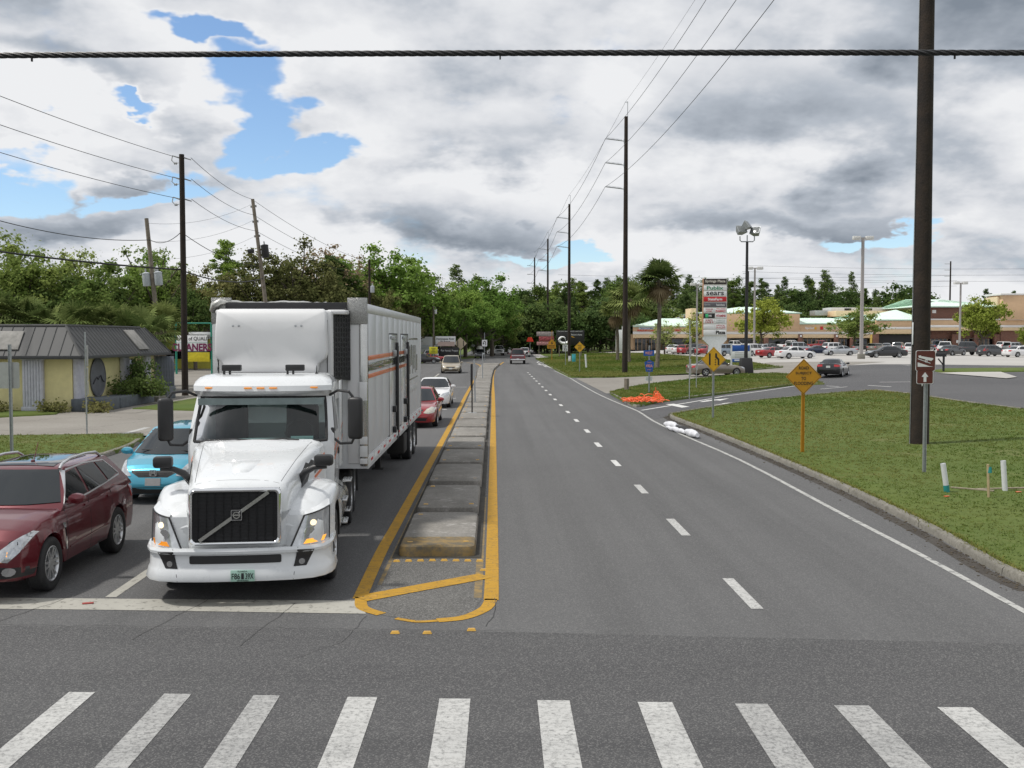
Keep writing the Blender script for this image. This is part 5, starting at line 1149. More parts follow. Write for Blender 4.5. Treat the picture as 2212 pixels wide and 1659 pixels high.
def trailer():
    X0, X1, Y0, Y1, Z0, Z1 = -5.10, -2.32, 18.62, 32.1, 1.10, 4.10
    T = thing('box_trailer', 'long white refrigerated box trailer with orange stripes and side doors', 'trailer', ((X0+X1)/2, Y0, 0)); hw = (X1-X0)/2; L = Y1-Y0
    skin = mat('trailer_skin', (.63,.645,.655), .22, metal=.15, var=.05, scale=3, coat=.3, dirt=.22, dirtcol=(.30,.29,.27))
    skin2 = mat('trailer_panel', (.54,.555,.57), .4, metal=.05, var=.015, scale=.7, coat=.1)
    b = MB().box((0, L/2, (Z0+Z1)/2), (2*hw-.01, L, Z1-Z0)); b.build('box', skin, T)
    # riveted skin panels of the right-hand and left-hand side
    for s in (1, -1):
        for k in range(11):
            y0 = .20+k*(L-.3)/11; y1 = y0+(L-.3)/11-.005
            bbox('side_panel', (s*(hw+.001), (y0+y1)/2, (Z0+Z1)/2+.07), (.016, y1-y0, Z1-Z0-.36), skin2, T, .0004)
        bbox('top_rail', (s*(hw+.004), L/2, Z1-.07), (.03, L, .17), ALU, T, .01); bbox('bottom_rail', (s*(hw+.006), L/2, Z0+.10), (.035, L, .21), mat('rail_white', (.56,.57,.57), .45, var=.12, scale=8, dirt=.4), T, .008)
        for k in range(24): MB().box((s*(hw+.028), .5+k*.55, Z0+.13), (.008, .28, .045)).build('reflective_tape', RED if k % 2 == 0 else SIGNW, T)
        rv = MB()
        for k in range(160): rv.box((s*(hw+.026), .3+k*(L-.5)/160, Z0+.05), (.012, .018, .018)); 
        rv.build('rivet_row', ALU, T)['kind'] = 'stuff'
        z = lambda a: a
        for nm, za, zb_, m_ in (('orange_stripe', 3.08, 3.165, ORANGE), ('dark_stripe', 2.875, 3.035, GREEND), ('orange_stripe', 2.745, 2.825, ORANGE)):
            bbox(nm, (s*(hw+.0125), 4.4, (za+zb_)/2), (.005, 8.5, zb_-za), m_, T, .001)
    # the two side doors with rails, straps and hinges
    for y0, y1 in ((3.85, 5.75), (6.65, 8.75)):
        d = bbox('side_door', (hw+.006, (y0+y1)/2, 2.42), (.014, y1-y0, 2.30), skin, T, .004)
        for yy in (y0, y1): bbox('door_gasket', (.004, yy-(y0+y1)/2, 0), (.014, .03, 2.34), BLACKR, d, .004)
        for zz in (1.16, -1.16): bbox('door_gasket', (.004, 0, zz), (.014, y1-y0, .03), BLACKR, d, .004)
        bbox('door_track', (.045, (y1-y0)*.28, -.06), (.06, .11, 2.05), BLACKM, d, .01); bbox('door_track', (.04, (y1-y0)*.42, -.12), (.045, .05, 2.0), BLACKM, d, .01)
        bbox('door_header', (.03, -.3, 1.08), (.03, .75, .07), GALV, d, .005)
        for zz in (.72, -.55, -1.02): bbox('door_latch', (.05, -.16, zz), (.08, .16, .14), BLACKM if zz < 0 else GALV, d, .01)
        MB().tube([(.05, .55, -1.0), (.07, .6, -1.25), (.06, .45, -1.32), (.05, .4, -1.22)], .014, 6).build('strap', BLACKR, d)
    # blank metallic lettering panel towards the rear, as far as it can be made out
    for k, (y0, w, za, zb_) in enumerate(((9.25,.28,2.50,3.26), (9.70,.40,2.72,3.30), (10.25,.18,2.48,3.28), (10.62,.42,2.60,3.28), (11.25,.20,2.48,3.28), (11.65,.45,2.52,3.0))):
        bbox('side_lettering', (hw+.0115, y0+w/2, (za+zb_)/2), (.006, w, zb_-za), mat('letter_grey', (.22,.23,.22), .2, metal=.5, var=.3, scale=4), T, .001)
    for za in (3.46, 2.34): bbox('side_lettering', (hw+.0115, 10.6, za), (.006, 3.2, .045), MATS['letter_grey'], T, .001)
    bbox('side_lettering', (hw+.0115, 10.4, 2.05), (.006, 2.9, .16), mat('letter_pale', (.45,.46,.46), .4, var=.3, scale=9), T, .001)
    # front wall, corner posts, dark roof cap, bent edge
    for s in (1, -1):
        bbox('corner_post', (s*(hw-.06), .02, 2.45), (.15, .14, 2.62), STEEL, T, .04); bbox('front_margin', (s*(hw-.24), -.012, 2.55), (.22, .012, 2.7), WHITEPL, T, .003)
        bbox('tread_plate', (s*(hw-.16), -.02, 3.98), (.36, .05, .48), mat('tread_plate', (.34,.34,.33), .35, metal=.8, var=.3, scale=60, bump=.6, bscale=70), T, .01)
    bbox('front_cap', (-.05, -.05, 4.06), (2*hw-.6, .08, .15), BLACKM, T, .01)
    cap = MB(); rg = []
    rr = random.Random(5)
    for k in range(25):
        x = -hw+.02+(2*hw-.75)*k/24; dz = rr.uniform(-.008, .012)+.05*math.sin(k*.5)*.3; rg.append([(x, -.06, 4.13+dz), (x, .05, 4.155+dz), (x, .25, 4.13), (x, .25, 4.11), (x, -.06, 4.115+dz)])
    cap.loft(rg, True, True).build('bent_roof_edge', mat('torn_sheet', (.5,.5,.47), .4, metal=.6, var=.3, scale=12), T)
    MB().tube([(-hw, -.05, 3.98), (-hw+.06, -.12, 4.08), (-hw+.16, -.10, 4.15), (-hw+.3, -.04, 4.13)], [.05, .07, .06, .02], 8).build('dented_corner', MATS['torn_sheet'], T, 60)
    for z, h in ((2.52, .34), (1.62, .14), (1.42, .2), (1.24, .1)): bbox('notice_plate', (hw-.06, -.055, z), (.14, .008, h), SIGNW, T, .002)
    # refrigeration unit
    U = bbox('refrigeration_unit', (-.14, -.30, 3.36), (2.0, .6, 1.24), WHITEPL, T, .06)
    pn = MB(); rg = []
    sil = [(-.98,1.07), (-.93,1.11), (.86,1.11), (.92,1.06), (.95,.36), (.92,.25), (.80,.15), (.77,0), (-.83,0), (-.86,.15), (-.97,.25), (-1.0,.36)]
    cx = sum(p[0] for p in sil)/len(sil); cz = .62
    def yb(z): return -.80 + .10*max(0, (z-.85)/.25)**2 - .07*max(0, (.22-z)/.22)**1.5
    lay = []
    for sc, dy in ((1.0, .16), (1.0, .02), (.99, -.006), (.965, -.016), (.8, -.020), (.5, -.022), (.15, -.022)):
        lay.append([(cx+(x-cx)*sc - .15, yb(cz+(z-cz)*sc)+dy, 2.89+cz+(z-cz)*sc) for x, z in [q for a, b_ in zip(sil, sil[1:]+sil[:1]) for q in (a, ((a[0]+b_[0])/2, (a[1]+b_[1])/2))]])
    pn.loft(lay, True, True).build('unit_front_cover', WHITEPL, T, 50)
    for x in (-.66, -.56, .42, .52): MB().lathe([(.02, 0), (.02, .012), (.0, .016)], Matrix.Translation((x-.15, -.86, 3.70)) @ Matrix.Rotation(math.pi/2, 4, 'X'), 10).build('cover_bolt', GALV, T)
    # chamfered black side grilles with round holes
    for s in (1, -1):
        g = MB(); p = [(s*.90-.13, -.62), (s*1.20-.10, -.05)]; n_ = Vector((p[1][1]-p[0][1], -(p[1][0]-p[0][0]), 0)).normalized()*s
        q0, q1 = Vector((*p[0], 0)), Vector((*p[1], 0))
        g.add([q0+Vector((0,0,2.78)), q1+Vector((0,0,2.72)), q1+Vector((0,0,3.98)), q0*.4+q1*.6+Vector((0,0,3.98)), q0+Vector((0,0,3.80))], [(0,1,2,3,4)]); g.build('side_grille', BLACKM, T)
        h = MB()
        for r_ in range(13):
            for c_ in range(4):
                t = .14+c_*.22+(.11 if r_ % 2 else 0); zz = 2.84+r_*.088
                if t > .95 or (zz > 3.72 and t < .4): continue
                c = q0+(q1-q0)*t+Vector((0,0,zz)); M = Matrix.Translation(c) @ (n_.to_track_quat('Z', 'Y').to_matrix().to_4x4())
                h.lathe([(.050, -.002), (.050, .012), (.038, .012), (.034, -.01)], M, 10)
        h.build('grille_rings', mat('grille_ring', (.045,.045,.048), .45), T, 40)
        bbox('unit_shoulder', (s*.98-.06, -.27, 3.95), (.34, .5, .08), WHITEPL, T, .03)
    bbox('unit_lower_panel', (-.06, -.22, 2.60), (1.9, .40, .42), WHITEPL, T, .03); bbox('exhaust_shield', (-hw+.5, -.3, 2.45), (.3, .3, .9), STEEL, T, .03)
    # running gear
    fr = MB()
    for s in (1, -1): fr.box((s*.5, L/2+1.5, .98), (.12, L-3.2, .22))
    for k in range(14): fr.box((0, 1.0+k*.9, 1.06), (2*hw-.1, .08, .10))
    for y in (10.7, 11.95): fr.cyl((-1.1, y, .52), (1.1, y, .52), .08)
    fr.box((0, 11.3, .75), (1.1, 2.4, .2)); fr.build('underframe', CHASSIS, T)
    for s in (1, -1):
        for y in (10.7, 11.95): put_wheel_x(T, s*(hw-.20), y, .515, .27, 10, 'truck'); put_wheel_x(T, s*(hw-.52), y, .515, .27, 10, 'truck')
        lg = bbox('landing_leg', (s*.85, 6.4, .70), (.14, .14, .85), CHASSIS, T, .01); bbox('landing_foot', (0, 0, -.42), (.28, .28, .03), CHASSIS, lg, .005)
        bbox('side_locker', (s*(hw-.25), 8.3, .72), (.45, .9, .5), CHASSIS, T, .03); bbox('mud_flap', (s*(hw-.35), 12.65, .55), (.6, .02, .7), BLACKR, T, .004)
    bbox('rear_bumper', (0, L-.05, .6), (2.3, .1, .12), GALV, T, .01); bbox('rear_frame', (0, L+.02, (Z0+Z1)/2), (2*hw+.04, .08, Z1-Z0+.02), ALU, T, .01)
    return T
TRAILER = trailer()
# ------------------------------------------------------------------ poles, wires, signs
def pole_mesh(h, r0, r1, n=14, seed=0):
    mb = MB(); rg = []; rr = random.Random(seed)
    for k in range(9):
        t = k/8; r = r0+(r1-r0)*t; rg.append([(r*math.cos(a)*(1+rr.uniform(-.02,.02)), r*math.sin(a)*(1+rr.uniform(-.02,.02)), -.3+(h+.3)*t) for a in [2*math.pi*i/n for i in range(n)]])
    return mb.loft(rg, True, True)
def wire(name, label, a, b, sag, r=.012, n=24, grp=None, m=None):
    a, b = Vector(a), Vector(b); pts = []
    for k in range(n+1):
        t = k/n; p = a.lerp(b, t); p.z -= sag*4*t*(1-t); pts.append(p)
    o = MB().tube([p-a for p in pts], r, 5).build(name, m or WIRE, None, 60); o.location = a
    return tag(o, label, 'wire', grp)
def tpole(x, y, label, base_r=.27):
    T = thing('transmission_pole', label, 'utility pole', (x, y, H(x, y)), group='power line poles on the plaza side')
    link_mesh('pole', pole_mesh(24.3, base_r, .17, seed=int(y)).mesh('pole', 50), T, WOODP)
    MB().box((.14, 0, 24.2), (.05, .06, 3.0)).box((.02, 0, 25.65), (.22, .05, .05)).build('ground_wire_mast', GALV, T)
    tips = []
    for z in (22.0, 19.75, 17.5):
        arm = MB().cyl((-.1, 0, z), (-1.95, 0, z+.22), .045, .04, n=8).box((-.16, 0, z), (.1, .16, .4)).build('davit_arm', GALV, T, 50)
        ins = MB()
        for k in range(12): q = -.45-k*.12; ins.cyl((q, 0, z+.06+(-q-.1)*.119), (q-.03, 0, z+.06+(-q-.1)*.119), .10, n=8)
        ins.build('insulator', mat('insulator_grey', (.25,.26,.27), .3), arm); tips.append(Vector((x-1.97, y, H(x, y)+z+.2)))
    tips.append(Vector((x-.08, y, H(x, y)+25.65))); return tips
p0 = G(1985, 966)
TP = [(p0.x, p0.y, 'thick dark wooden power pole behind the boat ramp sign', .30), (12.5, 97., 'tall power pole with three arms standing between the palms and the driveway', .27), (11.8, 160., 'tall power pole rising behind the speed limit sign', .27), (11.4, 216., 'tall far power pole above the red roadside sign', .26), (10.6, 266., 'farthest of the row of tall power poles', .26)]
TT = [tpole(*t) for t in TP]
PLN = ('topmost arm conductor', 'middle arm conductor', 'lowest arm conductor', 'thin mast ground wire'); SPN = (' from boat ramp pole to the palm lawn pole', ' from the pole by the palms to the speed limit pole', ' beyond the pole behind the speed limit sign', ' between the two farthest tall poles')
near_back = [q + (TT[0][i]-TT[1][i])*.55 + Vector((0,0,0)) for i, q in enumerate(TT[0])]
for i in range(len(TT)-1):
    for k in range(4): wire('power_line', PLN[k] + SPN[i], TT[i][k], TT[i+1][k], 1.1 if k < 3 else .6, (.016 if k < 3 else .009)+.004*i, grp='power lines on the plaza side')
for k in range(4): wire('power_line', PLN[k] + ' passing over the dark pole behind the boat ramp sign', TT[0][k], near_back[k], .8, .016 if k < 3 else .008, grp='power lines on the plaza side')
MB().tube([(-.31+.004*z, -.03, z) for z in range(0, 23)], .012, 5).build('ground_wire', GALV, bpy.data.objects['transmission_pole'])
bbox('pole_tag', (.02, -.30, 1.55), (.05, .012, .12), SIGNW, bpy.data.objects['transmission_pole'], .002); bbox('pole_tag', (-.06, -.30, 2.0), (.03, .012, .09), SIGNW, bpy.data.objects['transmission_pole'], .002)
bbox('pole_tag', (-.29, -.06, 3.6), (.02, .08, .7), SIGNW, bpy.data.objects['transmission_pole'], .004)
# far lattice-less poles behind the shops
for u, Y, zt in ((1617, 330, 25), (2057, 300, 26)):
    x = (u-1067)/2200*Y; t = thing('far_pole', 'distant dark power pole above the plaza roofs, '+('behind the tall sign' if u < 1800 else 'behind the supermarket'), 'utility pole', (x, Y, 0))
    link_mesh('pole', pole_mesh(zt, .3, .2).mesh('pole', 50), t, WOODP)
    for z in (.97, .9, .83): MB().box((-.9, 0, zt*z), (1.8, .12, .12)).build('davit_arm', GALV, t)
    for z, nm in ((.97, 'top'), (.9, 'middle'), (.83, 'lowest')): wire('far_line', nm+' faint far power line of the distant pole '+('behind the tall sign' if u < 1800 else 'behind the supermarket'), (x-1.8-60, Y, zt*z-.5), (x-1.8+70, Y, zt*z-.5), 1.0, .03, 8, 'far power lines')
# left-hand distribution poles
def lpole(name, label, x, y, h, r0, r1, m, lean=(0, 0)):
    T = thing(name, label, 'utility pole', (x, y, 0)); link_mesh('pole', pole_mesh(h, r0, r1, seed=int(abs(x)*7)).mesh('pole', 50), T, m); T.rotation_euler = (lean[1], lean[0], 0); return T
L1 = lpole('utility_pole', 'dark brown wooden utility pole beside the yellow shop', -18.6, 61.6, 14.4, .20, .15, WOODP)
L2 = lpole('utility_pole', 'leaning grey utility pole with black transformer and floodlight', -18.2, 85., 15.0, .19, .14, WOODG, (R(-6.5), 0))
L3 = lpole('utility_pole', 'grey utility pole carrying three grey transformer cans', -24.2, 75., 12.2, .19, .14, WOODG, (R(-5), 0))
L4 = lpole('utility_pole', 'thin utility pole with one transformer behind the trailer roof', -13.6, 112., 12.0, .17, .12, WOODP)
L5 = lpole('utility_pole', 'far grey utility pole with white transformer near the resort sign', -9.0, 152., 9.0, .16, .12, WOODG)
L6 = lpole('utility_pole', 'slim bare grey utility pole among trees behind the trailer', -13.9, 165., 12.0, .15, .1, WOODG)
def can(parent, x, y, z, m, r=.24, h=.75):
    c = MB(); c.lathe([(0, 0), (r*.95, 0), (r, .04), (r, h-.08), (r*1.06, h-.07), (r*1.05, h-.02), (r*.5, h+.05), (0, h+.06)], Matrix.Translation((x, y, z)), 18)
    o = c.build('transformer_can', m, parent, 40); MB().lathe([(.05, 0), (.07, .06), (.05, .1), (.07, .16), (.05, .2), (.06, .26), (0, .3)], Matrix.Translation((x, y, z+h+.03)), 10).build('bushing', mat('bushing_grey', (.35,.36,.37), .3), o, 50); return o
TCAN = mat('transformer_grey', (.42,.45,.48), .45, var=.1, scale=7)
can(L3, -.42, -.1, 7.3, TCAN, .28, .95); can(L3, .45, -.1, 7.3, TCAN, .28, .95); can(L3, .12, .42, 7.3, TCAN, .28, .95); MB().box((0, 0, 7.7), (.9, .12, .1)).build('hanger', GALV, L3)
can(L2, .5, -.05, 10.1, BLACKM, .31, 1.05); MB().box((.25, 0, 10.6), (.4, .1, .08)).build('hanger', GALV, L2)
fl = MB(); fl.tube([(-.12, 0, 9.9), (-.4, -.1, 9.6), (-.5, -.1, 10.4)], .04, 6); fl.build('lamp_bracket', BLACKM, L2); bbox('floodlight', (-.62, -.2, 10.75), (.5, .35, .35), BLACKM, L2, .06)
can(L4, .32, -.1, 8.4, TCAN, .22, .7); can(L5, .3, -.1, 7.0, SIGNW, .22, .7)
for z in (14.2, 12.95, 11.75):
    for s in (-1, 1): MB().cyl((s*.15, 0, z), (s*.55, 0, z+(.12 if s < 0 else -.12)), .045, .03, n=8).build('insulator', mat('insulator_grey', (.25,.26,.27), .3), L1)
    MB().tube([(-.55, 0, z+.1), (-.6, .0, z-.15), (-.45, 0, z-.32), (-.2, 0, z-.3)], .03, 6).lathe([(.02,-.1), (.09,-.06), (.05,0), (.09,.06), (.02,.1)], Matrix.Translation((-.38, 0, z-.33)) @ Matrix.Rotation(R(90), 4, 'Y'), 8).build('lightning_arrester', mat('arrester_grey', (.45,.46,.47), .35), L1)
    for s in (-1, 1): MB().lathe([(.02,-.1), (.07,-.06), (.04,0), (.07,.06), (.02,.1)], Matrix.Translation((s*.2, 0, z+.2)), 8).build('insulator', MATS['insulator_grey'], L2)
gl = 'three wires of the roadside line, strung from pole to pole'
W3 = ('top', 'middle', 'lowest')
for k, z in enumerate((14.25, 13.0, 11.8)):
    wire('roadside_wire', W3[k]+' wire running from the dark brown pole out past the yellow shop roof', (-19.15, 61.6, z+.05), (-24.5, 24., z+.6), .55, .016, 30, 'near span of the roadside line')
    a = (-18.05, 61.6, z-.05); lean = math.tan(R(6.5)); zz = 14.9-k*1.3; b = (-18.2-lean*zz-.05, 85., zz); wire('roadside_wire', W3[k]+' wire from the dark brown pole to the leaning grey pole', a, b, .35, .016, 24, 'middle span of the roadside line')
    wire('roadside_wire', W3[k]+' wire from the leaning grey pole towards the far tree tops', b, (-14.2, 113, 11.9-k*.8), .5, .016, 24, 'far span of the roadside line')
    wire('service_wire', W3[k]+' faint wire slung between the transformer pole and the leaning pole', (-25.1, 75., 11.8-k*1.3), (b[0]-.1, 85., zz-.45), .55, .009, 20, 'slack wires to the transformer pole')
wire('telephone_cable', 'twisted dark cable crossing above the yellow shop roof', (-27.5, 49., 10.3), (-25.0, 75., 10.6), .7, .025, 24); wire('telephone_cable', 'dark cable joining the transformer pole to the dark brown pole', (-25.0, 75., 10.6), (-18.7, 61.6, 9.8), .4, .022, 16); wire('telephone_cable', 'dark cable sagging from the dark brown pole to the leaning pole', (-18.7, 61.6, 9.8), (-19.3, 85., 9.4), .5, .022, 16)
wire('telephone_cable', 'thick low black cable running in front of the trees to the leaning pole', (-25., 46., 7.75), (-18.75, 61.4, 7.55), .15, .05, 20); wire('telephone_cable', 'thick low black cable from the dark brown pole to the leaning pole', (-18.75, 61.4, 7.55), (-19.1, 85., 8.4), .5, .045, 20)
# the span cable overhead, close to the camera: a bundle wound with lashing wire
def span_cable():
    T = thing('span_cable', 'thick black lashed cable stretched across the whole view overhead', 'cable', (0, 8.0, 5.70)); pts = []; n = 140
    for k in range(n+1):
        x = -14+28*k/n; pts.append((x, 0, .0075*x-.0005*x*x))
    MB().tube(pts, .0185, 10).build('messenger', WIRE, T, 60)
    for ph in range(5):
        q = []
        for k in range(n*9+1):
            x = -14+28*k/(n*9); a = x*16+ph*2*math.pi/5; z = .0075*x-.0005*x*x; q.append((x, .0175*math.cos(a), z+.0175*math.sin(a)))
        MB().tube(q, .0068, 5).build('strand', mat('cable_strand', (.03,.03,.031), .45), T, 60)
    for x in (-3.55, .05, 3.6): MB().box((x, 0, .0075*x-.0005*x*x-.03), (.012, .012, .035)).build('lashing_end', WIRE, T)
span_cable()

# --- road signs
def post_u(h, m=GALV, w=.075): return MB().box((0, .02, h/2-.15), (w, .012, h+.3)).box((-w/2, 0, h/2-.15), (.01, .045, h+.3)).box((w/2, 0, h/2-.15), (.01, .045, h+.3))
def sign_post(name, label, u, v, h, m=GALV, rz=0., cat='sign', w=.075, grp=None):
    p = G(u, v); T = thing(name, label, cat, (p.x, p.y, p.z+(.1 if p.x > 8 or p.x < -11 else .01)), rz, grp); post_u(h, m, w).build('post', m, T); return T, p
def zof(p, v, base): return D(0, v, p.y).z - base
def diamond(T, z, d, face, border=SIGNK, rz=0.):
    b = flat_poly('panel', [(0,-d/2), (d/2,0), (0,d/2), (-d/2,0)], .006, face, T, face_mat((0,-.035,z)))
    e = d/2; t = .03*d
    rim = MB().loft([[(x*k, y*k, .0045) for x, y in ((0,-e), (e,0), (0,e), (-e,0))] for k in (.95, .925)], True, False).build('border', border, b); return b
def on_face(z, x=0., o=.041): return face_mat((x, -o, z))
# lane ends (symbol)
T, p = sign_post('merge_sign', 'yellow diamond sign with two lanes narrowing, beside the sandbags', 1540, 908, 3.0); z = zof(p, 777, T.location.z); diamond(T, z, 1.05, SIGNY)
flat_poly('symbol', [(-.20,-.24), (-.13,-.24), (-.13,.26), (-.20,.26)], .003, SIGNK, T, on_face(z)); flat_poly('symbol', [(.17,-.24), (.24,-.24), (.24,.02), (.14,.12), (.14,.26), (.06,.26), (.06,.09), (.17,-.02)], .003, SIGNK, T, on_face(z))
for k in range(3): flat_poly('symbol', [(.05,-.24+k*.1), (.10,-.24+k*.1), (.10,-.19+k*.1), (.05,-.19+k*.1)], .003, SIGNK, T, on_face(z))
# flooding
T, p = sign_post('flood_warning_sign', 'yellow diamond sign reading road subject to flooding on an orange post', 1733, 985, 2.3, SIGNYD, w=.085); z = zof(p, 815, T.location.z); diamond(T, z, 1.06, SIGNYD)
for s, w, dz in (('ROAD', .29, .26), ('SUBJECT', .48, .10), ('TO', .14, -.05), ('FLOODING', .56, -.19)): text('lettering', s, w, .095, SIGNK, T, on_face(z+dz), .012)
# boat ramp
T, p = sign_post('boat_ramp_sign', 'brown boat ramp sign with arrow plate in front of the dark power pole', 1996, 1030, 2.9); T.location.z += .0; z = zof(p, 780, T.location.z)
pa = flat_poly('panel', rrect(.50,.52,.05), .006, SIGNW, T, face_mat((-.03,-.035,z))); flat_poly('panel_face', rrect(.475,.495,.045), .003, BROWN, pa, Matrix.Translation((0,0,.005)))
flat_poly('symbol', [(-.19,.08), (-.17,.03), (.14,-.05), (.19,-.01), (.19,.02), (-.05,.06), (-.13,.07), (-.11,.09)], .003, SIGNW, pa, Matrix.Translation((0,.045,.008))); flat_poly('symbol', [(-.2,-.06), (-.2,-.17), (.2,-.17), (.1,-.155)], .003, SIGNW, pa, Matrix.Translation((0,.02,.008)))
flat_poly('symbol', [(-.2,.012), (.12,-.10), (.12,-.085), (-.2,.03)], .003, SIGNW, pa, Matrix.Translation((0,.03,.008))); MB().lathe([(.018,0), (.018,.004), (.036,.004), (.036,0)], None, 14).build('symbol', SIGNW, pa).matrix_local = Matrix.Translation((.01,-.005,.009))
z2 = zof(p, 816, T.location.z); pb = flat_poly('panel', rrect(.42,.34,.04), .006, SIGNW, T, face_mat((-.04,-.035,z2))); flat_poly('panel_face', rrect(.395,.315,.035), .003, BROWN, pb, Matrix.Translation((0,0,.005)))
flat_poly('symbol', [(-.035,-.12), (.035,-.12), (.035,.01), (.085,.01), (0,.125), (-.085,.01), (-.035,.01)], .003, SIGNW, pb, Matrix.Translation((0,0,.008)))
# route marker
T, p = sign_post('route_marker', 'blue west county road 490A route marker on a grey post', 1402, 852, 2.9); z = zof(p, 763, T.location.z); zr = zof(p, 791, T.location.z)
pa = flat_poly('panel', rrect(.66,.34,.03), .006, BLUE, T, face_mat((-.03,-.035,z))); text('lettering', 'WEST', .46, .17, ORANGET, pa, Matrix.Translation((0,0,.006)), .012)
pb = flat_poly('panel', [(-.20,-.36), (.20,-.36), (.30,.22), (0,.38), (-.30,.22)], .006, BLUE, T, face_mat((0,-.035,zr))); text('lettering', '490A', .42, .19, ORANGET, pb, Matrix.Translation((0,0,.006)), .012); text('lettering', 'COUNTY', .28, .07, ORANGET, pb, Matrix.Translation((0,.21,.006))); text('lettering', 'CITRUS', .24, .06, ORANGET, pb, Matrix.Translation((0,-.24,.006)))
pc = flat_poly('panel', rrect(.46,.28,.03), .006, SIGNW, T, face_mat((-.02,.05,zof(p, 819, T.location.z)))); 
for k in range(3): bbox('lettering_line', (0, .07-k*.07, .004), (.34, .025, .003), SIGNB, pc, .0005)
# signs seen edge-on
for u, v, lab in ((1489, 862, 'tall edge-on signpost with stacked plates beside the lane ends diamond'), (1504, 842, 'slimmer edge-on signpost behind the first one')):
    T, p = sign_post('edge_on_signpost', lab, u, v, 4.4, GALV, R(83), w=.10)
    zt = zof(p, 727, T.location.z)
    for dz, hh, ww in ((-.55, 1.15, .75), (-1.75, .95, .6)): flat_poly('panel', rrect(ww, hh, .03), .012, SIGNB, T, face_mat((0,-.06,zt+dz)))
# left: back of a sign, and one edge-on
T, p = sign_post('sign_back', 'grey back of a square sign on a post at the corner lawn', 26, 990, 3.2, GALV, 0); z = zof(p, 811, T.location.z); flat_poly('panel', rrect(.92,.76,.06), .008, SIGNB, T, face_mat((-.22,.06,z)))
T, p = sign_post('edge_on_signpost', 'grey signpost with stacked edge-on plates in front of the yellow shop', 188, 938, 3.6, GALV, R(108), w=.10); zt = zof(p, 748, T.location.z)
for dz, hh, ww in ((-.35, .75, .75), (-1.0, .45, .6), (-1.5, .45, .6)): flat_poly('panel', rrect(ww, hh, .03), .014, SIGNB, T, face_mat((.0,-.06,zt+dz)))
for dz in (-.1, -.8, -1.25, -1.75): bbox('bracket', (0, -.02, zt+dz), (.16, .06, .05), GALV, T, .005)
# median posts
def c3p(x, y): return ((1100+x/4.74)*.78551, (900+y/4.74)*.78551)
def med_post(lab, x, y0, y1, m, w, panel=None):
    q = G(*c3p(x, y1)); T = thing('median_post', lab, 'signpost', (q.x, q.y, .15)); top = D(*c3p(x, y0), q.y).z-.15; MB().box((0,0,top/2), (w, w, top)).build('post', m, T); return T, q, top
T, q, top = med_post('dark slim marker post bolted on the median separator', 940, 475, 1165, BLACKM, .06); bbox('panel_edge', (-.05, 0, top-.55), (.03, .3, 1.05), BLACKM, T, .004); MB().lathe([(.25,0), (.22,.03), (0,.035)], Matrix.Translation((0,0,.0)), 16).build('base_plate', GALV, T)
med_post('galvanised signpost leaning slightly on the median separator', 980, 420, 1022, GALV, .085)[0].rotation_euler = (0, R(-1.2), 0)
T, q, top = med_post('galvanised post on the median ahead of the turn sign', 1077, 330, 690, GALV, .08)
T, p = sign_post('turn_sign', 'small white sign with a black u-turn arrow at the median end', *c3p(1103, 445), 4.2); z = zof(p, (900+207/4.74)*.78551, T.location.z)
pa = flat_poly('panel', rrect(.75,.95,.05), .01, SIGNW, T, face_mat((0,-.05,z))); flat_poly('symbol', [(.10,-.32), (.20,-.32), (.20,.12), (.12,.26), (0,.31), (-.12,.26), (-.20,.12), (-.20,-.02), (-.30,-.02), (-.15,-.22), (0,-.02), (-.10,-.02), (-.10,.10), (-.05,.18), (0,.2), (.05,.18), (.10,.10)], .004, SIGNK, pa, Matrix.Translation((0,0,.009)))
# pale diamond signs seen from behind, left of the far road
for (x, y, yb, d, m, lab) in ((790, 210, 420, 1.05, mat('sign_tan', (.45,.38,.27), .6), 'pale tan diamond sign with two dark bars beside the far left lane'), (938, 238, 365, .85, SIGNB, 'small grey diamond sign back by the far left verge')):
    Y = 150 if x < 800 else 190
    q = D(*c3p(x, y), Y); T = thing('diamond_sign', lab, 'sign', (q.x, Y, 0)); post_u(q.z+.3, GALV, .12).build('post', GALV, T)
    dd = d*(1.75 if x < 800 else 1.45); b = flat_poly('panel', [(0,-dd/2), (dd/2,0), (0,dd/2), (-dd/2,0)], .01, m, T, face_mat((0,-.05,q.z)))
    if x < 800:
        for s in (-1, 1): flat_poly('symbol', [(s*.42-.06,-.42), (s*.42+.06,-.42), (s*.42+.06,.42), (s*.42-.06,.42)], .004, SIGNK, b, Matrix.Translation((0,0,.009)))
# signs along the palm lawn (pixel measured from the crop at 1400,880)
def cq(x, y): return ((1400+x/5.53)*.78551, (880+y/5.53)*.78551)
T, p = sign_post('right_lane_ends_sign', 'yellow diamond sign reading right lane ends by the palm lawn kerb', *cq(1072, 800), 3.0); z = zof(p, cq(0, 413)[1], T.location.z); diamond(T, z, 1.08, SIGNY)
for s, w, dz in (('RIGHT', .40, .17), ('LANE', .34, 0), ('ENDS', .34, -.17)): text('lettering', s, w, .12, SIGNK, T, on_face(z+dz), .015)
T, p = sign_post('speed_limit_sign', 'white speed limit 35 sign in front of a tall pole', *cq(858, 705), 3.3); z = zof(p, cq(0, 428)[1], T.location.z)
pa = flat_poly('panel', rrect(.62,.78,.04), .008, SIGNW, T, face_mat((-.05,-.04,z)))
for s, w, h, dz in (('SPEED', .44, .11, .27), ('LIMIT', .38, .11, .12), ('35', .42, .32, -.16)): text('lettering', s, w, h, SIGNK, pa, Matrix.Translation((0, dz, .008)), .02)
T, p = sign_post('merge_ahead_sign', 'orange yellow diamond and plate on a post before the red roadside sign', *cq(650, 628), 4.4, SIGNYD, w=.09); z = zof(p, cq(0, 350)[1], T.location.z)
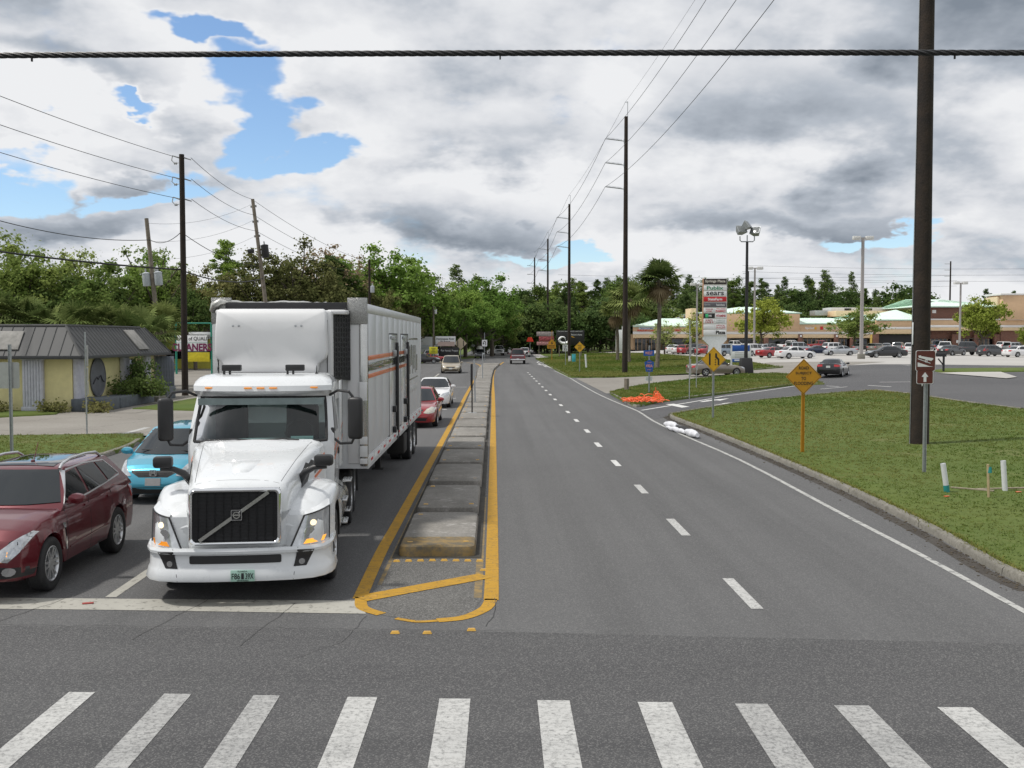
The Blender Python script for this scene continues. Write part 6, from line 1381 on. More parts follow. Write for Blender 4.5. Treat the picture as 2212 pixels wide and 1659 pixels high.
diamond(T, z, 1.2, SIGNYD); flat_poly('symbol', [(-.16,-.26), (-.04,-.26), (.0,.0), (.10,.2), (.0,.28), (-.06,.1)], .004, SIGNK, T, on_face(z)); flat_poly('symbol', [(.06,-.26), (.16,-.26), (.12,.0), (.02,.05)], .004, SIGNK, T, on_face(z))
z2 = zof(p, cq(0, 403)[1], T.location.z); pa = flat_poly('panel', rrect(1.25,.62,.04), .008, SIGNYD, T, face_mat((-.05,-.05,z2)))
for k in range(2): bbox('lettering_line', (0, .1-k*.2, .005), (.95, .09, .003), SIGNK, pa, .0005)
q = D(*cq(545, 380), 205); T = thing('roadside_ad_sign', 'cluttered red and pink roadside advertising sign at the far bend', 'sign', (q.x, 205, 0)); MB().box((-1.2,0,1.2), (.12,.12,2.6)).box((1.2,0,1.2), (.12,.12,2.6)).build('posts', WOODG, T)
for k, (dx, dz, w, h, m) in enumerate(((0, 4.2, 3.4, .9, mat('ad_grey', (.35,.3,.3), .6, var=.4, scale=5)), (.3, 3.2, 3.0, 1.0, mat('ad_red', (.33,.07,.08), .6, var=.7, scale=4)), (0, 2.3, 3.3, .7, mat('ad_pink', (.45,.22,.22), .6, var=.6, scale=6)))): bbox('panel', (dx, -.1, dz), (w, .12, h), m, T, .02)
q = D(*cq(930, 320), 178); T = thing('billboard', 'black roadside billboard with a white swirl in front of the woods', 'billboard', (q.x, 178, 0)); 
for s in (-1, 1): MB().box((s*1.9, .1, 1.4), (.2, .2, 2.9)).build('post', WOODG, T)
bd = bbox('panel', (0, 0, 3.45), (4.9, .15, 2.6), SIGNK, T, .02); sw = []
for k in range(20): a = k*.30; r = .25+.045*k; sw.append((-1.2+r*math.cos(a), -.085, -.25+r*.75*math.sin(a)))
MB().tube(sw, [.10+.012*k for k in range(20)], 6).build('swirl', SIGNW, bd, 60); text('lettering', 'Get your eyes on some waterfront!', 4.4, .26, SIGNW, bd, face_mat((0,-.08,1.12))); text('lettering', 'Nature is Home', 1.9, .3, SIGNW, bd, face_mat((1.1,-.08,.55))); flat_poly('beak', [(0,0), (.75,-.28), (.1,-.2)], .01, SIGNY, bd, face_mat((.15,-.085,.3)))
T, p = sign_post('stop_sign', 'small red stop sign at the exit by the woods', *cq(1327, 470), 3.2); z = zof(p, cq(0, 298)[1], T.location.z); pa = flat_poly('panel', [(.5*math.cos(R(22.5+45*k)), .5*math.sin(R(22.5+45*k))) for k in range(8)], .01, RED, T, face_mat((0,-.04,z)), ); text('lettering', 'STOP', .7, .28, SIGNW, pa, Matrix.Translation((0,0,.009)), .02)
# utility boxes, stakes
for x, y, w, h, m, lab in ((983, 655, .5, 1.1, mat('turquoise', (.05,.40,.48), .5), 'turquoise utility pedestal on the palm lawn'), (921, 650, .34, .8, SIGNW, 'white utility pedestal beside the turquoise one')):
    q = G(*cq(x, y)); T = thing('utility_pedestal', lab, 'utility box', q); bbox('case', (0,0,h/2+.05), (w,w*.8,h), m, T, .05); bbox('cap', (0,0,h+.08), (w*1.08,w*.86,.1), m, T, .03)
def stake(name, lab, u, v, u2, v2, r, m, cat='stake', square=False, sleeve=None):
    q = G(u, v); q.z += .08; t = D(u2, v2, q.y) - q; T = thing(name, lab, cat, q)
    if square: MB().cyl((0,0,-.1), t, r, n=4).build('shaft', m, T)
    else: MB().cyl(-t*.05, t, r, n=14, caps=False).cyl(t*.2, t*.985, r*.8, n=10).build('shaft', m, T, 40)
    if sleeve: MB().cyl((0,0,-.02), t*.28, r*1.08, n=14, caps=False).build('sleeve', sleeve, T, 40)
    return T
PVC = mat('pvc_white', (.68,.69,.71), .45, var=.05)
stake('pipe_stake', 'leaning white pipe stake with a turquoise foot on the lawn', 2046, 1074, 2037, 1001, .058, PVC, sleeve=mat('teal_tape', (.02,.25,.24), .5)); stake('pipe_stake', 'upright white pipe stake near the loose boards on the lawn', 2171, 1071, 2167, 995, .058, PVC)
T = stake('survey_stake', 'thin wooden survey stake between the two white pipes', 2136, 1086, 2134, 1003, .03, mat('pine_stake', (.42,.33,.19), .8), square=True); MB().lathe([(.05, -.06), (.045, .06)], Matrix.Translation((0,0,.62)), 8).build('ribbon', MATS['teal_tape'], T)
stake('pipe_stake', 'leaning white pipe with a red tip on the palm lawn', *cq(1175, 745), *cq(1160, 520), .1, PVC); stake('pipe_stake', 'short white stake beside the distant billboard lawn', *cq(805, 515), *cq(795, 478), .09, PVC)
stake('wooden_post', 'short weathered wooden post at the driveway corner', *cq(1786, 1088), *cq(1788, 890), .16, WOODG, 'post', True)
stake('brown_post', 'rusty brown post beside the taupe sedan', 1540, 824, 1539, 768, .075, mat('rust_brown', (.16,.09,.06), .8), 'post', True)
q = G(2143, 1072)
for k, (a, l, dx, dy) in enumerate(((8, 2.1, .8, .25), (-38, .9, -.35, .1))): 
    o = bbox('loose_board', (q.x+dx, q.y+dy+.1, q.z+.13), (l, .07, .03), mat('old_board', (.27,.23,.17), .9, var=.3, scale=5), None, .005, R(a)); tag(o, ('long' if k == 0 else 'short')+' weathered loose board lying on the lawn by the pipe stakes', 'board')
for u, v in ((2045, 1085), (2200, 1075)):
    q = G(u, v); o = bbox('orange_scrap', (q.x, q.y, q.z+.13), (.12, .07, .02), ORANGE, None, .008, .4); tag(o, 'small orange plastic scrap on the grass '+('beside the leaning pipe' if u < 2100 else 'beside the loose boards'), 'scrap')
o = bbox('red_scrap', (*P(190, 1306), .02), (.14, .05, .015), mat('scrap_red', (.35,.06,.05), .6), None, .006, .3); tag(o, 'flat red and white scrap of litter on the asphalt near the stop line', 'litter')
# mailbox
q = G(2038, 805); T = thing('mailbox', 'black mailbox on a braced post on the thin grass strip', 'mailbox', q); MB().box((0,0,.6), (.12,.12,1.3)).tube([(0,0,.55), (-.42,0,1.05)], .05, 6).build('post', BLACKP, T); b = MB(); b.loft([[(x, y, z) for y, z in [(-.14,0), (.14,0), (.14,.2), (.08,.3), (-.08,.3), (-.14,.2)]] for x in (-.55, .15)], True, True); o = b.build('box', BLACKM, T, 30); o.location = (0, 0, 1.2)
q = G(1556, 800); T = thing('mailbox', 'small dark mailbox beside the brown post', 'mailbox', (q.x-.4, q.y, q.z)); MB().box((0,0,.55), (.1,.1,1.2)).build('post', WOODP, T); bbox('box', (0,0,1.35), (.7,.35,.5), BLACKM, T, .05)
# orange barrier netting heaped at the kerb corner
def netting():
    q = G(1390, 872); T = thing('barrier_netting', 'heap of bright orange plastic barrier netting at the kerb corner', 'netting', (q.x, q.y, q.z+.1)); m1 = mat('netting_orange', (.85,.13,.025), .5, var=.2, scale=8); rng = random.Random(2); nx, ny = 26, 10; L, Wd = 1.9, 2.0
    def f(i, j):
        u, v = i/nx, j/ny; x = (u-.5)*L + .12*math.sin(j*1.3+i*.4); env = max(.12, math.sin(math.pi*min(1, max(0, (v*1.05)))) )
        z = (.06+.24*env*(.6+.4*math.sin(i*.75)*math.cos(j*.9)) ) * (.55+.45*math.sin(math.pi*u)) + .5*math.exp(-((u-.93)/.05)**2)*v
        return Vector((x, (v-.45)*Wd + .1*math.sin(i*.9), max(.02, z+.05*math.sin(i*2.1+j*1.7))))
    mb = MB()
    for j in range(ny+1): mb.tube([f(i, j) for i in range(nx+1)], .017, 4)
    for i in range(0, nx+1): mb.tube([f(i, j) for j in range(ny+1)], .013, 4)
    mb.build('net', m1, T); s = MB(); 
    for k in range(36):
        a = f(rng.randint(0, nx), rng.randint(0, ny)); b = a+Vector((rng.uniform(-.5,.5), rng.uniform(-.25,.25), rng.uniform(-.05,.12))); s.tube([a+Vector((0,0,.03)), (a+b)/2+Vector((0,0,.07)), b], .02, 4)
    s.build('loose_strands', m1, T)['kind'] = 'stuff'; stake('orange_stake', 'slim orange stake standing by the netting heap', 1418, 858, 1416, 836, .03, ORANGE, square=True)
netting()
# sandbag sausage over the gutter inlet
def sandbags():
    q = G(1470, 932); T = thing('inlet_protection', 'white and black sandbag sock lying along the kerb inlet', 'sandbag', (q.x, q.y, .02)); a = G(1440, 925)-q; b = G(1500, 946)-q; m = mat('sack_white', (.62,.63,.66), .8, var=.12, scale=6, bump=.5, bscale=14)
    def sack(name, p0, p1, r, mm):
        pts = []; rs = []; n = 10
        for k in range(n+1): t = k/n; p = Vector(p0).lerp(Vector(p1), t); p.z = r*.8+.02*math.sin(k*1.9); pts.append(p); rs.append(r*max(.2, math.sin(math.pi*min(.93, max(.07, t))))**.45*(1+.08*math.sin(k*2.7)))
        MB().tube(pts, rs, 10).build(name, mm, T, 60)
    d = b-a; sack('sandbag', a-d*.06, a+d*.22+Vector((.2,.1,0)), .15, m); sack('sandbag', a+d*.15+Vector((-.15,-.05,0)), a+d*.75, .095, m); sack('sandbag', a+d*.72, b+d*.1, .14, m); sack('dark_sock', a+d*.18+Vector((.2,.15,0)), b-d*.1+Vector((.2,.15,0)), .11, BLACKR)
sandbags()
_ap = [(G(1455,921).x+.5, G(1455,921).y)] 
# black three-headed floodlight and the grey parking lights
def floodlight():
    q = G(1611, 808); T = thing('floodlight_pole', 'black pole with three grey floodlight heads on a dark tapered base', 'street lamp', q); top = D(1608, 522, q.y).z-q.z
    b = MB().box((0,0,.65), (1.15,1.15,1.5), taper=(.78,.78)); me = b.mesh('base'); bevel_mesh(me, .08); link_mesh('base', me, T, BLACKP); MB().cyl((0,0,1.2), (0,0,top), .16, .11, n=14).build('pole', BLACKM, T, 40)
    MB().cyl((0,0,top), (0,0,top+.55), .05).tube([(-.62,0,top+.45), (-.62,0,top+.12), (-.5,0,top), (.5,0,top), (.62,0,top+.12), (.62,0,top+.45)], .05, 8).build('yoke', GALV, T, 50)
    for x, z, rz, m in ((-.55, .95, 20, GALV), (.72, .85, -35, GALV), (-.05, 1.35, 60, GALV)):
        h = MB(); h.loft([[(sx*s, -d, sz*s+dz) for sx, sz in ((-.42,-.36), (.42,-.36), (.42,.36), (-.42,.36))] for s, d, dz in ((.55,-.35,0), (1,.15,0), (1,.22,0))], True, True); o = h.build('lamp_head', m, T); o.location = (x, 0, top+z); o.rotation_euler = (R(-38), 0, R(rz)); g = bbox('lens', (0,-.225,0), (.76,.02,.64), mat('lamp_lens', (.16,.17,.17), .15), o, .005)
floodlight()
for u, vt, Y, lab, hd in ((1865, 515, 118., 'grey square parking lamp pole rising behind the flooding sign', 1.0), (1631, 580, 150., 'pale parking lamp pole behind the black floodlight', 1.0), (1506, 615, 158., 'pale parking lamp pole just left of the tall plaza sign', .9), (2080, 612, 160., 'slim grey parking lamp pole by the round green tree', .9)):
    x = (u-1067)/2200*Y; T = thing('parking_lamp', lab, 'street lamp', (x, Y, H(x, Y))); top = D(u, vt, Y).z-H(x, Y); w = .34 if Y < 120 else .26
    MB().box((0,0,top/2), (w, w, top), taper=(.8,.8)).build('pole', mat('lamp_pole_grey', (.33,.31,.30), .6, var=.06), T); bbox('base', (0,0,.3), (.7,.7,.6), CONC, T, .05)
    for s in (-1, 1): a = bbox('lamp_head', (s*.75*hd, 0, top+.05), (.85*hd, .6, .42), mat('lamp_head_white', (.62,.62,.60), .5), T, .04)
    MB().box((0,0,top+.05), (.8,.12,.12)).build('bracket', MATS['lamp_pole_grey'], T)
# ------------------------------------------------------------------ buildings and large boards
STUC = mat('yellow_stucco', (.66,.60,.31), .9, var=.07, scale=2.5, bump=.4, bscale=50, dirt=.18, dirtcol=(.38,.34,.2))
ROOFM = mat('ribbed_roof_metal', (.065,.066,.066), .65, metal=.0, var=.12, scale=3)
FLUTE = mat('fluted_grey', (.52,.53,.58), .8, var=.1, scale=5, dirt=.4, dirtcol=(.22,.22,.24))
PLYW = mat('weathered_plywood', (.32,.31,.29), .9, var=.3, scale=3, color2=(.22,.215,.2), bump=.4, bscale=30)
def yellow_shop():
    c = G(157, 889); X, Y = c.x, c.y; W, Dp = 16.0, 11.6; e = .75; zE, zT = 2.62, 4.05
    T = thing('yellow_shop', 'low yellow stucco shop with dark ribbed mansard roof and fluted pilasters', 'building', (X, Y, 0))
    MB().box((-W/2, Dp/2, 1.5), (W, Dp, 3.0)).build('wall', STUC, T)
    ins = 1.15
    f = [(-W-e, -e, zE), (e, -e, zE), (e, Dp+e, zE), (-W-e, Dp+e, zE)]; t = [(-W+ins-e, ins-e, zT), (e-ins, ins-e, zT), (e-ins, Dp+e-ins, zT), (-W+ins-e, Dp+e-ins, zT)]
    rf = MB().add(f+t, [(0,1,5,4), (1,2,6,5), (2,3,7,6), (3,0,4,7), (4,5,6,7), (3,2,1,0)]).build('roof', ROOFM, T)
    def rib(a, b): MB().tube([a, b], .025, 4).build('roof_rib', ROOFM, rf)
    n = 34
    for k in range(n+1):
        x = e-(W+2*e)*k/n; xt = min(e-ins, max(-W-e+ins, x)); rib((x, -e-.01, zE), (xt, -e+ins-.01, zT)) if e-ins >= x >= -W-e+ins else rib((x, -e-.01, zE), (x, -e-.01+ (e-x if x > e-ins else 0), zE+(zT-zE)*((e-x)/ins if x > e-ins else 0)+.0))
    for k in range(30):
        y = -e+(Dp+2*e)*(k+.5)/30; fr = min(1, (y+e)/ins, (Dp+e-y)/ins); rib((e+.01, y, zE), (e+.01-ins*fr, y, zE+(zT-zE)*fr))
    for a, b in (((e,-e,zE), (e-ins,-e+ins,zT)), ((e,Dp+e,zE), (e-ins,Dp+e-ins,zT))): MB().tube([a, b], .06, 6).build('hip_cap', ROOFM, rf)
    for a, b in (((-W-e,-e,zE-.05), (e,-e,zE-.05)), ((e,-e,zE-.05), (e,Dp+e,zE-.05))): 
        v = Vector(b)-Vector(a); bbox('fascia', (Vector(a)+Vector(b))/2, (abs(v.x)+.06 if abs(v.x) > 1 else .06, abs(v.y)+.06 if abs(v.y) > 1 else .06, .16), mat('fascia_dark', (.045,.047,.05), .6), rf, .01)
    MB().tube([(-W, -e+ins, zT+.02), (e-ins, -e+ins, zT+.02), (e-ins, Dp-ins, zT+.02)], .07, 6).build('ridge_cap', ROOFM, rf)
    sl = math.atan2(zT-zE, ins)
    o = bbox('plywood_patch', (-3.7, -e+ins*.52-.06, zE+(zT-zE)*.52), (2.9, .05, 1.1), PLYW, rf, .01); o.rotation_euler = (-(math.pi/2-sl), 0, 0)
    o = bbox('plywood_patch', (e-ins*.5+.05, Dp*.70, zE+(zT-zE)*.53), (.05, 1.55, 1.35), PLYW, rf, .01); o.rotation_euler = (0, -(math.pi/2-sl), 0)
    # fluted pilasters
    def pil(x, y, w, facing):
        P_ = bbox('pilaster', (x, y, 1.3), (w, .22, 2.6) if facing == 'y' else (.22, w, 2.6), FLUTE, T, .01)
        for k in range(7):
            o = -w*.42+k*w*.14
            MB().cyl((o if facing == 'y' else .12, -.12 if facing == 'y' else o, -1.05), (o if facing == 'y' else .12, -.12 if facing == 'y' else o, 1.12), w*.055, n=8).build('flute', FLUTE, P_, 40)
        bbox('plinth', (0,0,-1.18), (w*1.12, .34, .26) if facing == 'y' else (.34, w*1.12, .26), FLUTE, P_, .02); bbox('capital', (0,0,1.22), (w*1.1, .3, .14) if facing == 'y' else (.3, w*1.1, .14), FLUTE, P_, .02)
    pil(-1.75, -.13, .95, 'y'); pil(-7.5, -.13, .95, 'y'); pil(.13, .45, .75, 'x'); pil(.13, 6.5, .75, 'x'); pil(.13, 9.9, .75, 'x')
    # round relief sign, doorway, planters, gate
    ds = thing_part('round_relief_sign', MB().lathe([(.98,0), (1.0,.05), (.93,.08), (.9,.04), (0,.04)], Matrix.Rotation(R(90), 4, 'Y') @ Matrix.Translation((0,0,0)), 36).build('round_relief_sign', mat('slate_disc', (.12,.125,.14), .6, var=.15, scale=3), T, 40)); ds.location = (.02, 3.05, 1.5)
    MB().tube([(.07, -.7, -.3), (.07, -.45, -.1), (.07, -.25, .02), (.07, -.1, -.1), (.07, .05, -.02), (.07, .25, .1), (.07, .45, -.15), (.07, .7, -.25)], .03, 5).build('relief_line', mat('slate_line', (.04,.04,.045), .6), ds)
    bbox('doorway', (.0, 7.75, 1.15), (.12, 1.15, 2.3), GLASS_T, T, .01); bbox('door_frame', (.02, 7.1, 1.2), (.14, .1, 2.4), mat('door_frame_red', (.05,.03,.03), .5), T, .01)
    pl = mat('planter_blue_grey', (.10,.115,.13), .85, var=.2, scale=4, dirt=.3)
    bbox('planter', (.75, .9, .3), (1.5, 2.2, .6), pl, T, .04); bbox('planter', (.85, 4.6, .28), (1.3, 5.0, .56), pl, T, .04); bbox('planter', (.75, 10.0, .35), (1.5, 1.6, .7), pl, T, .04)
    for k in range(3): bbox('door_step', (.9+.25*k, 8.15, .32-.12*k), (.9, 1.3, .14), CONC, T, .02)
    g = thing('board_gate', 'blue grey vertical board gate at the far end of the yellow shop', 'gate', (X+.2, Y+Dp+.15, 0)); 
    for k in range(7): bbox('board', (.16*k-.1, 0, 1.2), (.15, .05, 2.4), mat('gate_board', (.17,.19,.23), .85, var=.2, scale=5), g, .006)
    for z in (.5, 1.9): bbox('rail', (.4, .04, z), (1.2, .05, .1), MATS['gate_board'], g, .006)
    sheet('shop_path', [(X+1.6, Y-1), (X+3.4, Y-1.2), (X+3.6, Y+16), (X+1.7, Y+16)], .016, PAVE_L, 4, None, 'structure')
    return T
SHOP = yellow_shop()
# cleaners board
def cq1(x, y): return ((0+x/2.766)*.78551, (550+y/2.766)*.78551)
def cleaners():
    Y = 98.; q0 = D(*cq1(1342, 1230), Y); q1 = D(*cq1(1612, 1290), Y); cx = (q0.x+q1.x)/2; T = thing('cleaners_sign', 'white cleaners sign in a tall green pipe frame beyond the yellow shop', 'sign', (cx, Y, 0)); hw = (q1.x-q0.x)/2; zt = D(*cq1(1340, 937), Y).z
    gm = mat('green_pipe', (.015,.22,.15), .5)
    for s in (-1, 1): MB().cyl((s*hw, 0, 0), (s*hw, 0, zt), .10, n=10).build('post', gm, T, 40)
    MB().cyl((-hw, 0, zt), (hw, 0, zt), .06, n=8).build('top_rail', gm, T, 40)
    za, zb_ = D(*cq1(1400, 1150), Y).z, D(*cq1(1400, 1030), Y).z; zm = (za+zb_)/2; bd = bbox('board', (-.15, -.1, zm), (2*hw-.45, .14, zb_-za), SIGNW, T, .02)
    text('lettering', 'TOUCH of QUALITY', 4.0, .42, SIGNK, bd, face_mat((.0,-.08,.42)), .015); text('lettering', 'CLEANERS', 3.8, .75, mat('letter_purple', (.16,.012,.07), .5), bd, face_mat((.0,-.08,-.38)), .04); bbox('rule', (0,-.075,.06), (3.2,.01,.03), mat('rule_green', (.05,.3,.2), .6), bd, .001)
    lo = bbox('lower_board', (.35, -.05, za-.55), (2.3, .12, .9), mat('board_yellow', (.62,.52,.02), .6), T, .01); bbox('top_board', (.6, .1, zb_+.2), (2.2, .1, .25), SIGNW, T, .01)
cleaners()
bb = thing('yellow_building', 'low building with yellow wall behind the cleaners sign', 'building', (-37, 118, 0)); MB().box((0,0,1.7), (14, 6, 3.4)).build('wall', mat('pale_yellow_wall', (.5,.46,.08), .8, dirt=.2), bb); bbox('roof', (0,0,3.6), (14.6, 6.6, .5), SIGNW, bb, .02); bbox('window_band', (2,-3.02,1.6), (9, .06, 1.0), GLASS_T, bb, .01)
# resort board
def resort():
    Y = 148.; a = D((1080+1180/10.05)*.78551, (900+250/10.05)*.78551, Y); b = D((1080+1735/10.05)*.78551, (900+480/10.05)*.78551, Y); cx = (a.x+b.x)/2; w = b.x-a.x; h = a.z-b.z
    T = thing('resort_sign', 'large white river resort sign above a dark board by the far left lane', 'sign', (cx, Y, 0)); 
    for s in (-1, 1): MB().box((s*w*.3, .1, b.z/2), (.25, .2, b.z)).build('post', WOODP, T)
    bd = bbox('board', (0, 0, (a.z+b.z)/2), (w, .2, h), SIGNW, T, .03); text('lettering', 'Homosassa River', w*.9, h*.25, SIGNK, bd, face_mat((0,-.11,h*.2)), .02); text('lettering', 'RV Resort', w*.48, h*.25, SIGNK, bd, face_mat((0,-.11,-h*.13)), .02)
    flat_poly('arrow_panel', [(-w*.42,0), (-w*.33,.32), (w*.46,.32), (w*.46,-.32), (-w*.33,-.32)], .06, mat('arrow_pale', (.55,.42,.37), .6), T, face_mat((0,-.14,b.z+.1)))
    lo = bbox('lower_board', (w*.2, .05, b.z-1.35), (w*.95, .15, 1.9), SIGNK, T, .02); text('lettering', 'Pool  Rentals  Propane', w*.85, .36, SIGNW, lo, face_mat((0,-.085,.45))); bbox('lettering_line', (.3,-.08,-.5), (w*.5,.01,.28), mat('faded_letter', (.2,.17,.17), .6), lo, .001)
resort()
# small white lease board in front of the lot
def lease():
    q = G(1600, 796); Y = q.y; T = thing('lease_board', 'white post board with blue panels in front of the parked cars', 'sign', q); a, b = D(1579, 745, Y), D(1619, 795, Y); w = b.x-a.x
    for s in (-1, 1): MB().box((s*w/2, 0, (a.z-q.z)/2), (.14, .14, a.z-q.z)).build('post', SIGNW, T)
    z1, z2, z3, z4 = (D(0, v, Y).z-q.z for v in (746, 759, 775, 783))
    for za, zb_, m in ((z2, z1, BLUE), (z3, z2-.03, SIGNW), (z4, z3-.03, BLUE)): pn = bbox('panel', (0,-.05,(za+zb_)/2), (w-.12, .06, zb_-za), m, T, .01)
    for k in range(4): bbox('lettering_line', (-.05,-.085,z2-.14-k*.16), (w*.6,.01,.06), SIGNB, T, .001)
    bbox('lettering_line', (0,-.085,(z3+z4)/2), (w*.7,.01,.14), SIGNW, T, .001)
lease()
# plaza pylon sign
def pylon():
    Y = 135.; T = thing('plaza_sign', 'tall multi tenant plaza pylon sign with red, white and black panels', 'sign', (D(1545, 700, Y).x, Y, 1.0))
    def zz(v): return D(0, v, Y).z-1.0
    def xx(u): return D(u, 700, Y).x - T.location.x
    w = xx(1569)-xx(1519); zt = zz(600); zb_ = zz(727); MB().box((.0, .25, (zb_+zt)/2), (w, .5, zt-zb_-.02)).build('cabinet', mat('cabinet_cream', (.60,.60,.55), .5), T)
    st = MB(); st.loft([[(x, y, z) for x, y in ((-ww/2, .0), (ww/2, .0), (ww/2, .5), (-ww/2, .5))] for ww, z in ((1.7, -.3), (1.7, zz(746)), (w*1.02, zz(734)), (w*1.02, zb_+.02))], True, True); st.build('stem', mat('stem_white', (.66,.69,.69), .5), T)
    MB().box((-w/2-.06, .2, (zb_+zt)/2), (.12, .5, zt-zb_)).build('edge_trim', mat('trim_orange', (.5,.28,.16), .5), T)
    def panel(u0, u1, v0, v1, m, s=None, tm=SIGNK, fw=.8, fh=.55, bold=.03, lines=None):
        x0, x1, za, zb2 = xx(u0), xx(u1), zz(v1), zz(v0); pn = bbox('tenant_panel', ((x0+x1)/2, -.03, (za+zb2)/2), (x1-x0-.04, .06, zb2-za-.06), m, T, .008)
        for k, (t, yy, fww, fhh) in enumerate(lines or ([(s, 0, fw, fh)] if s else [])): text('lettering', t, (x1-x0)*fww, (zb2-za)*fhh, tm, pn, face_mat((0,-.036,yy*(zb2-za))), bold)
        return pn
    dk = mat('panel_dark', (.028,.022,.02), .5)
    panel(1519, 1569, 600, 613, dk, 'Springs Plaza', mat('letter_cream', (.6,.57,.5), .5), .88, .55, .03)
    panel(1519, 1569, 615, 626.5, SIGNW, 'Publix', mat('letter_green', (.03,.22,.10), .5), .72, .68, .03)
    panel(1519, 1569, 627.5, 638.5, SIGNW, 'sears', SIGNK, .76, .72, .02); panel(1519, 1569, 639.5, 651, RED, 'StateFarm', SIGNW, .62, .5, .04)
    pn = panel(1519, 1569, 652, 663, mat('panel_grey', (.11,.105,.12), .5), None, None, lines=None); text('lettering', 'Sprint', w*.26, .3, mat('letter_silver', (.45,.45,.46), .4), pn, face_mat((-w*.33,-.036,0))); text('lettering', 'RadioShack', w*.36, .28, SIGNW, pn, face_mat((w*.24,-.036,0)), .01)
    rd = mat('letter_maroon', (.42,.06,.07), .5); m = 1544
    panel(1519, m, 664, 675, SIGNW, lines=[('WALK-IN', .22, .66, .3), ('CLINIC', -.2, .52, .3)], tm=rd); panel(m, 1569, 664, 675, SIGNW, lines=[('WITH CHOICE', .28, .8, .2), ('PHARMACY', -.15, .88, .42)], tm=RED, bold=.04)
    pn = panel(1519, m, 676, 687, SIGNK, 'STORE', SIGNW, .42, .36); 
    panel(m, 1569, 676, 687, SIGNW, 'VITAMINS', rd, .86, .5, .05); panel(1519, m, 688, 699, SIGNW, lines=[("KIM'S", .22, .6, .34), ('CAFE II', -.2, .72, .34)], tm=rd); panel(m, 1569, 688, 699, SIGNW, lines=[('TOBACCO', .22, .8, .28), ('DEPOT', -.2, .75, .28)], tm=mat('letter_greygreen', (.25,.3,.28), .5))
    panel(1519, m, 700, 711, SIGNW); panel(m, 1569, 700, 711, SIGNW, lines=[('OPTICAL', .22, .78, .32), ('OUTLETS', -.2, .82, .32)], tm=rd); panel(1519, m, 712, 724, SIGNW); panel(m, 1569, 712, 724, SIGNW, 'Pizza', SIGNK, .84, .7, .05)
    bbox('green_square', (-w*.37, -.07, (zz(676)+zz(687))/2), (.38, .02, .45), mat('square_green', (.05,.5,.2), .5), T, .005)
pylon()
# --- the shopping plaza
TAN = mat('tan_stucco', (.60,.415,.26), .9, var=.05, scale=1.5, bump=.2, bscale=20); TANL = mat('tan_light', (.68,.52,.33), .9, var=.05, scale=1.5); BAND = mat('white_band', (.68,.67,.66), .7, var=.04)
MINT = mat('mint_roof', (.66,.82,.71), .45, var=.04, scale=.6); BRICK = None
def brick_mat():
    m = bpy.data.materials.new('brick'); m.use_nodes = True; nt = m.node_tree; b = nt.nodes['Principled BSDF']; t = nt.nodes.new('ShaderNodeTexBrick'); t.inputs['Color1'].default_value = (.19,.075,.048,1); t.inputs['Color2'].default_value = (.13,.05,.035,1); t.inputs['Mortar'].default_value = (.22,.18,.15,1); t.inputs['Scale'].default_value = 2.2
    tc = nt.nodes.new('ShaderNodeTexCoord'); mp = nt.nodes.new('ShaderNodeMapping'); mp.inputs['Rotation'].default_value = (R(90),0,0); nt.links.new(tc.outputs['Object'], mp.inputs[0]); nt.links.new(mp.outputs[0], t.inputs[0]); nt.links.new(t.outputs[0], b.inputs['Base Color']); b.inputs['Roughness'].default_value = .9; return m
BRICK = brick_mat()
DARKIN = mat('shop_dark', (.012,.012,.013), .6)
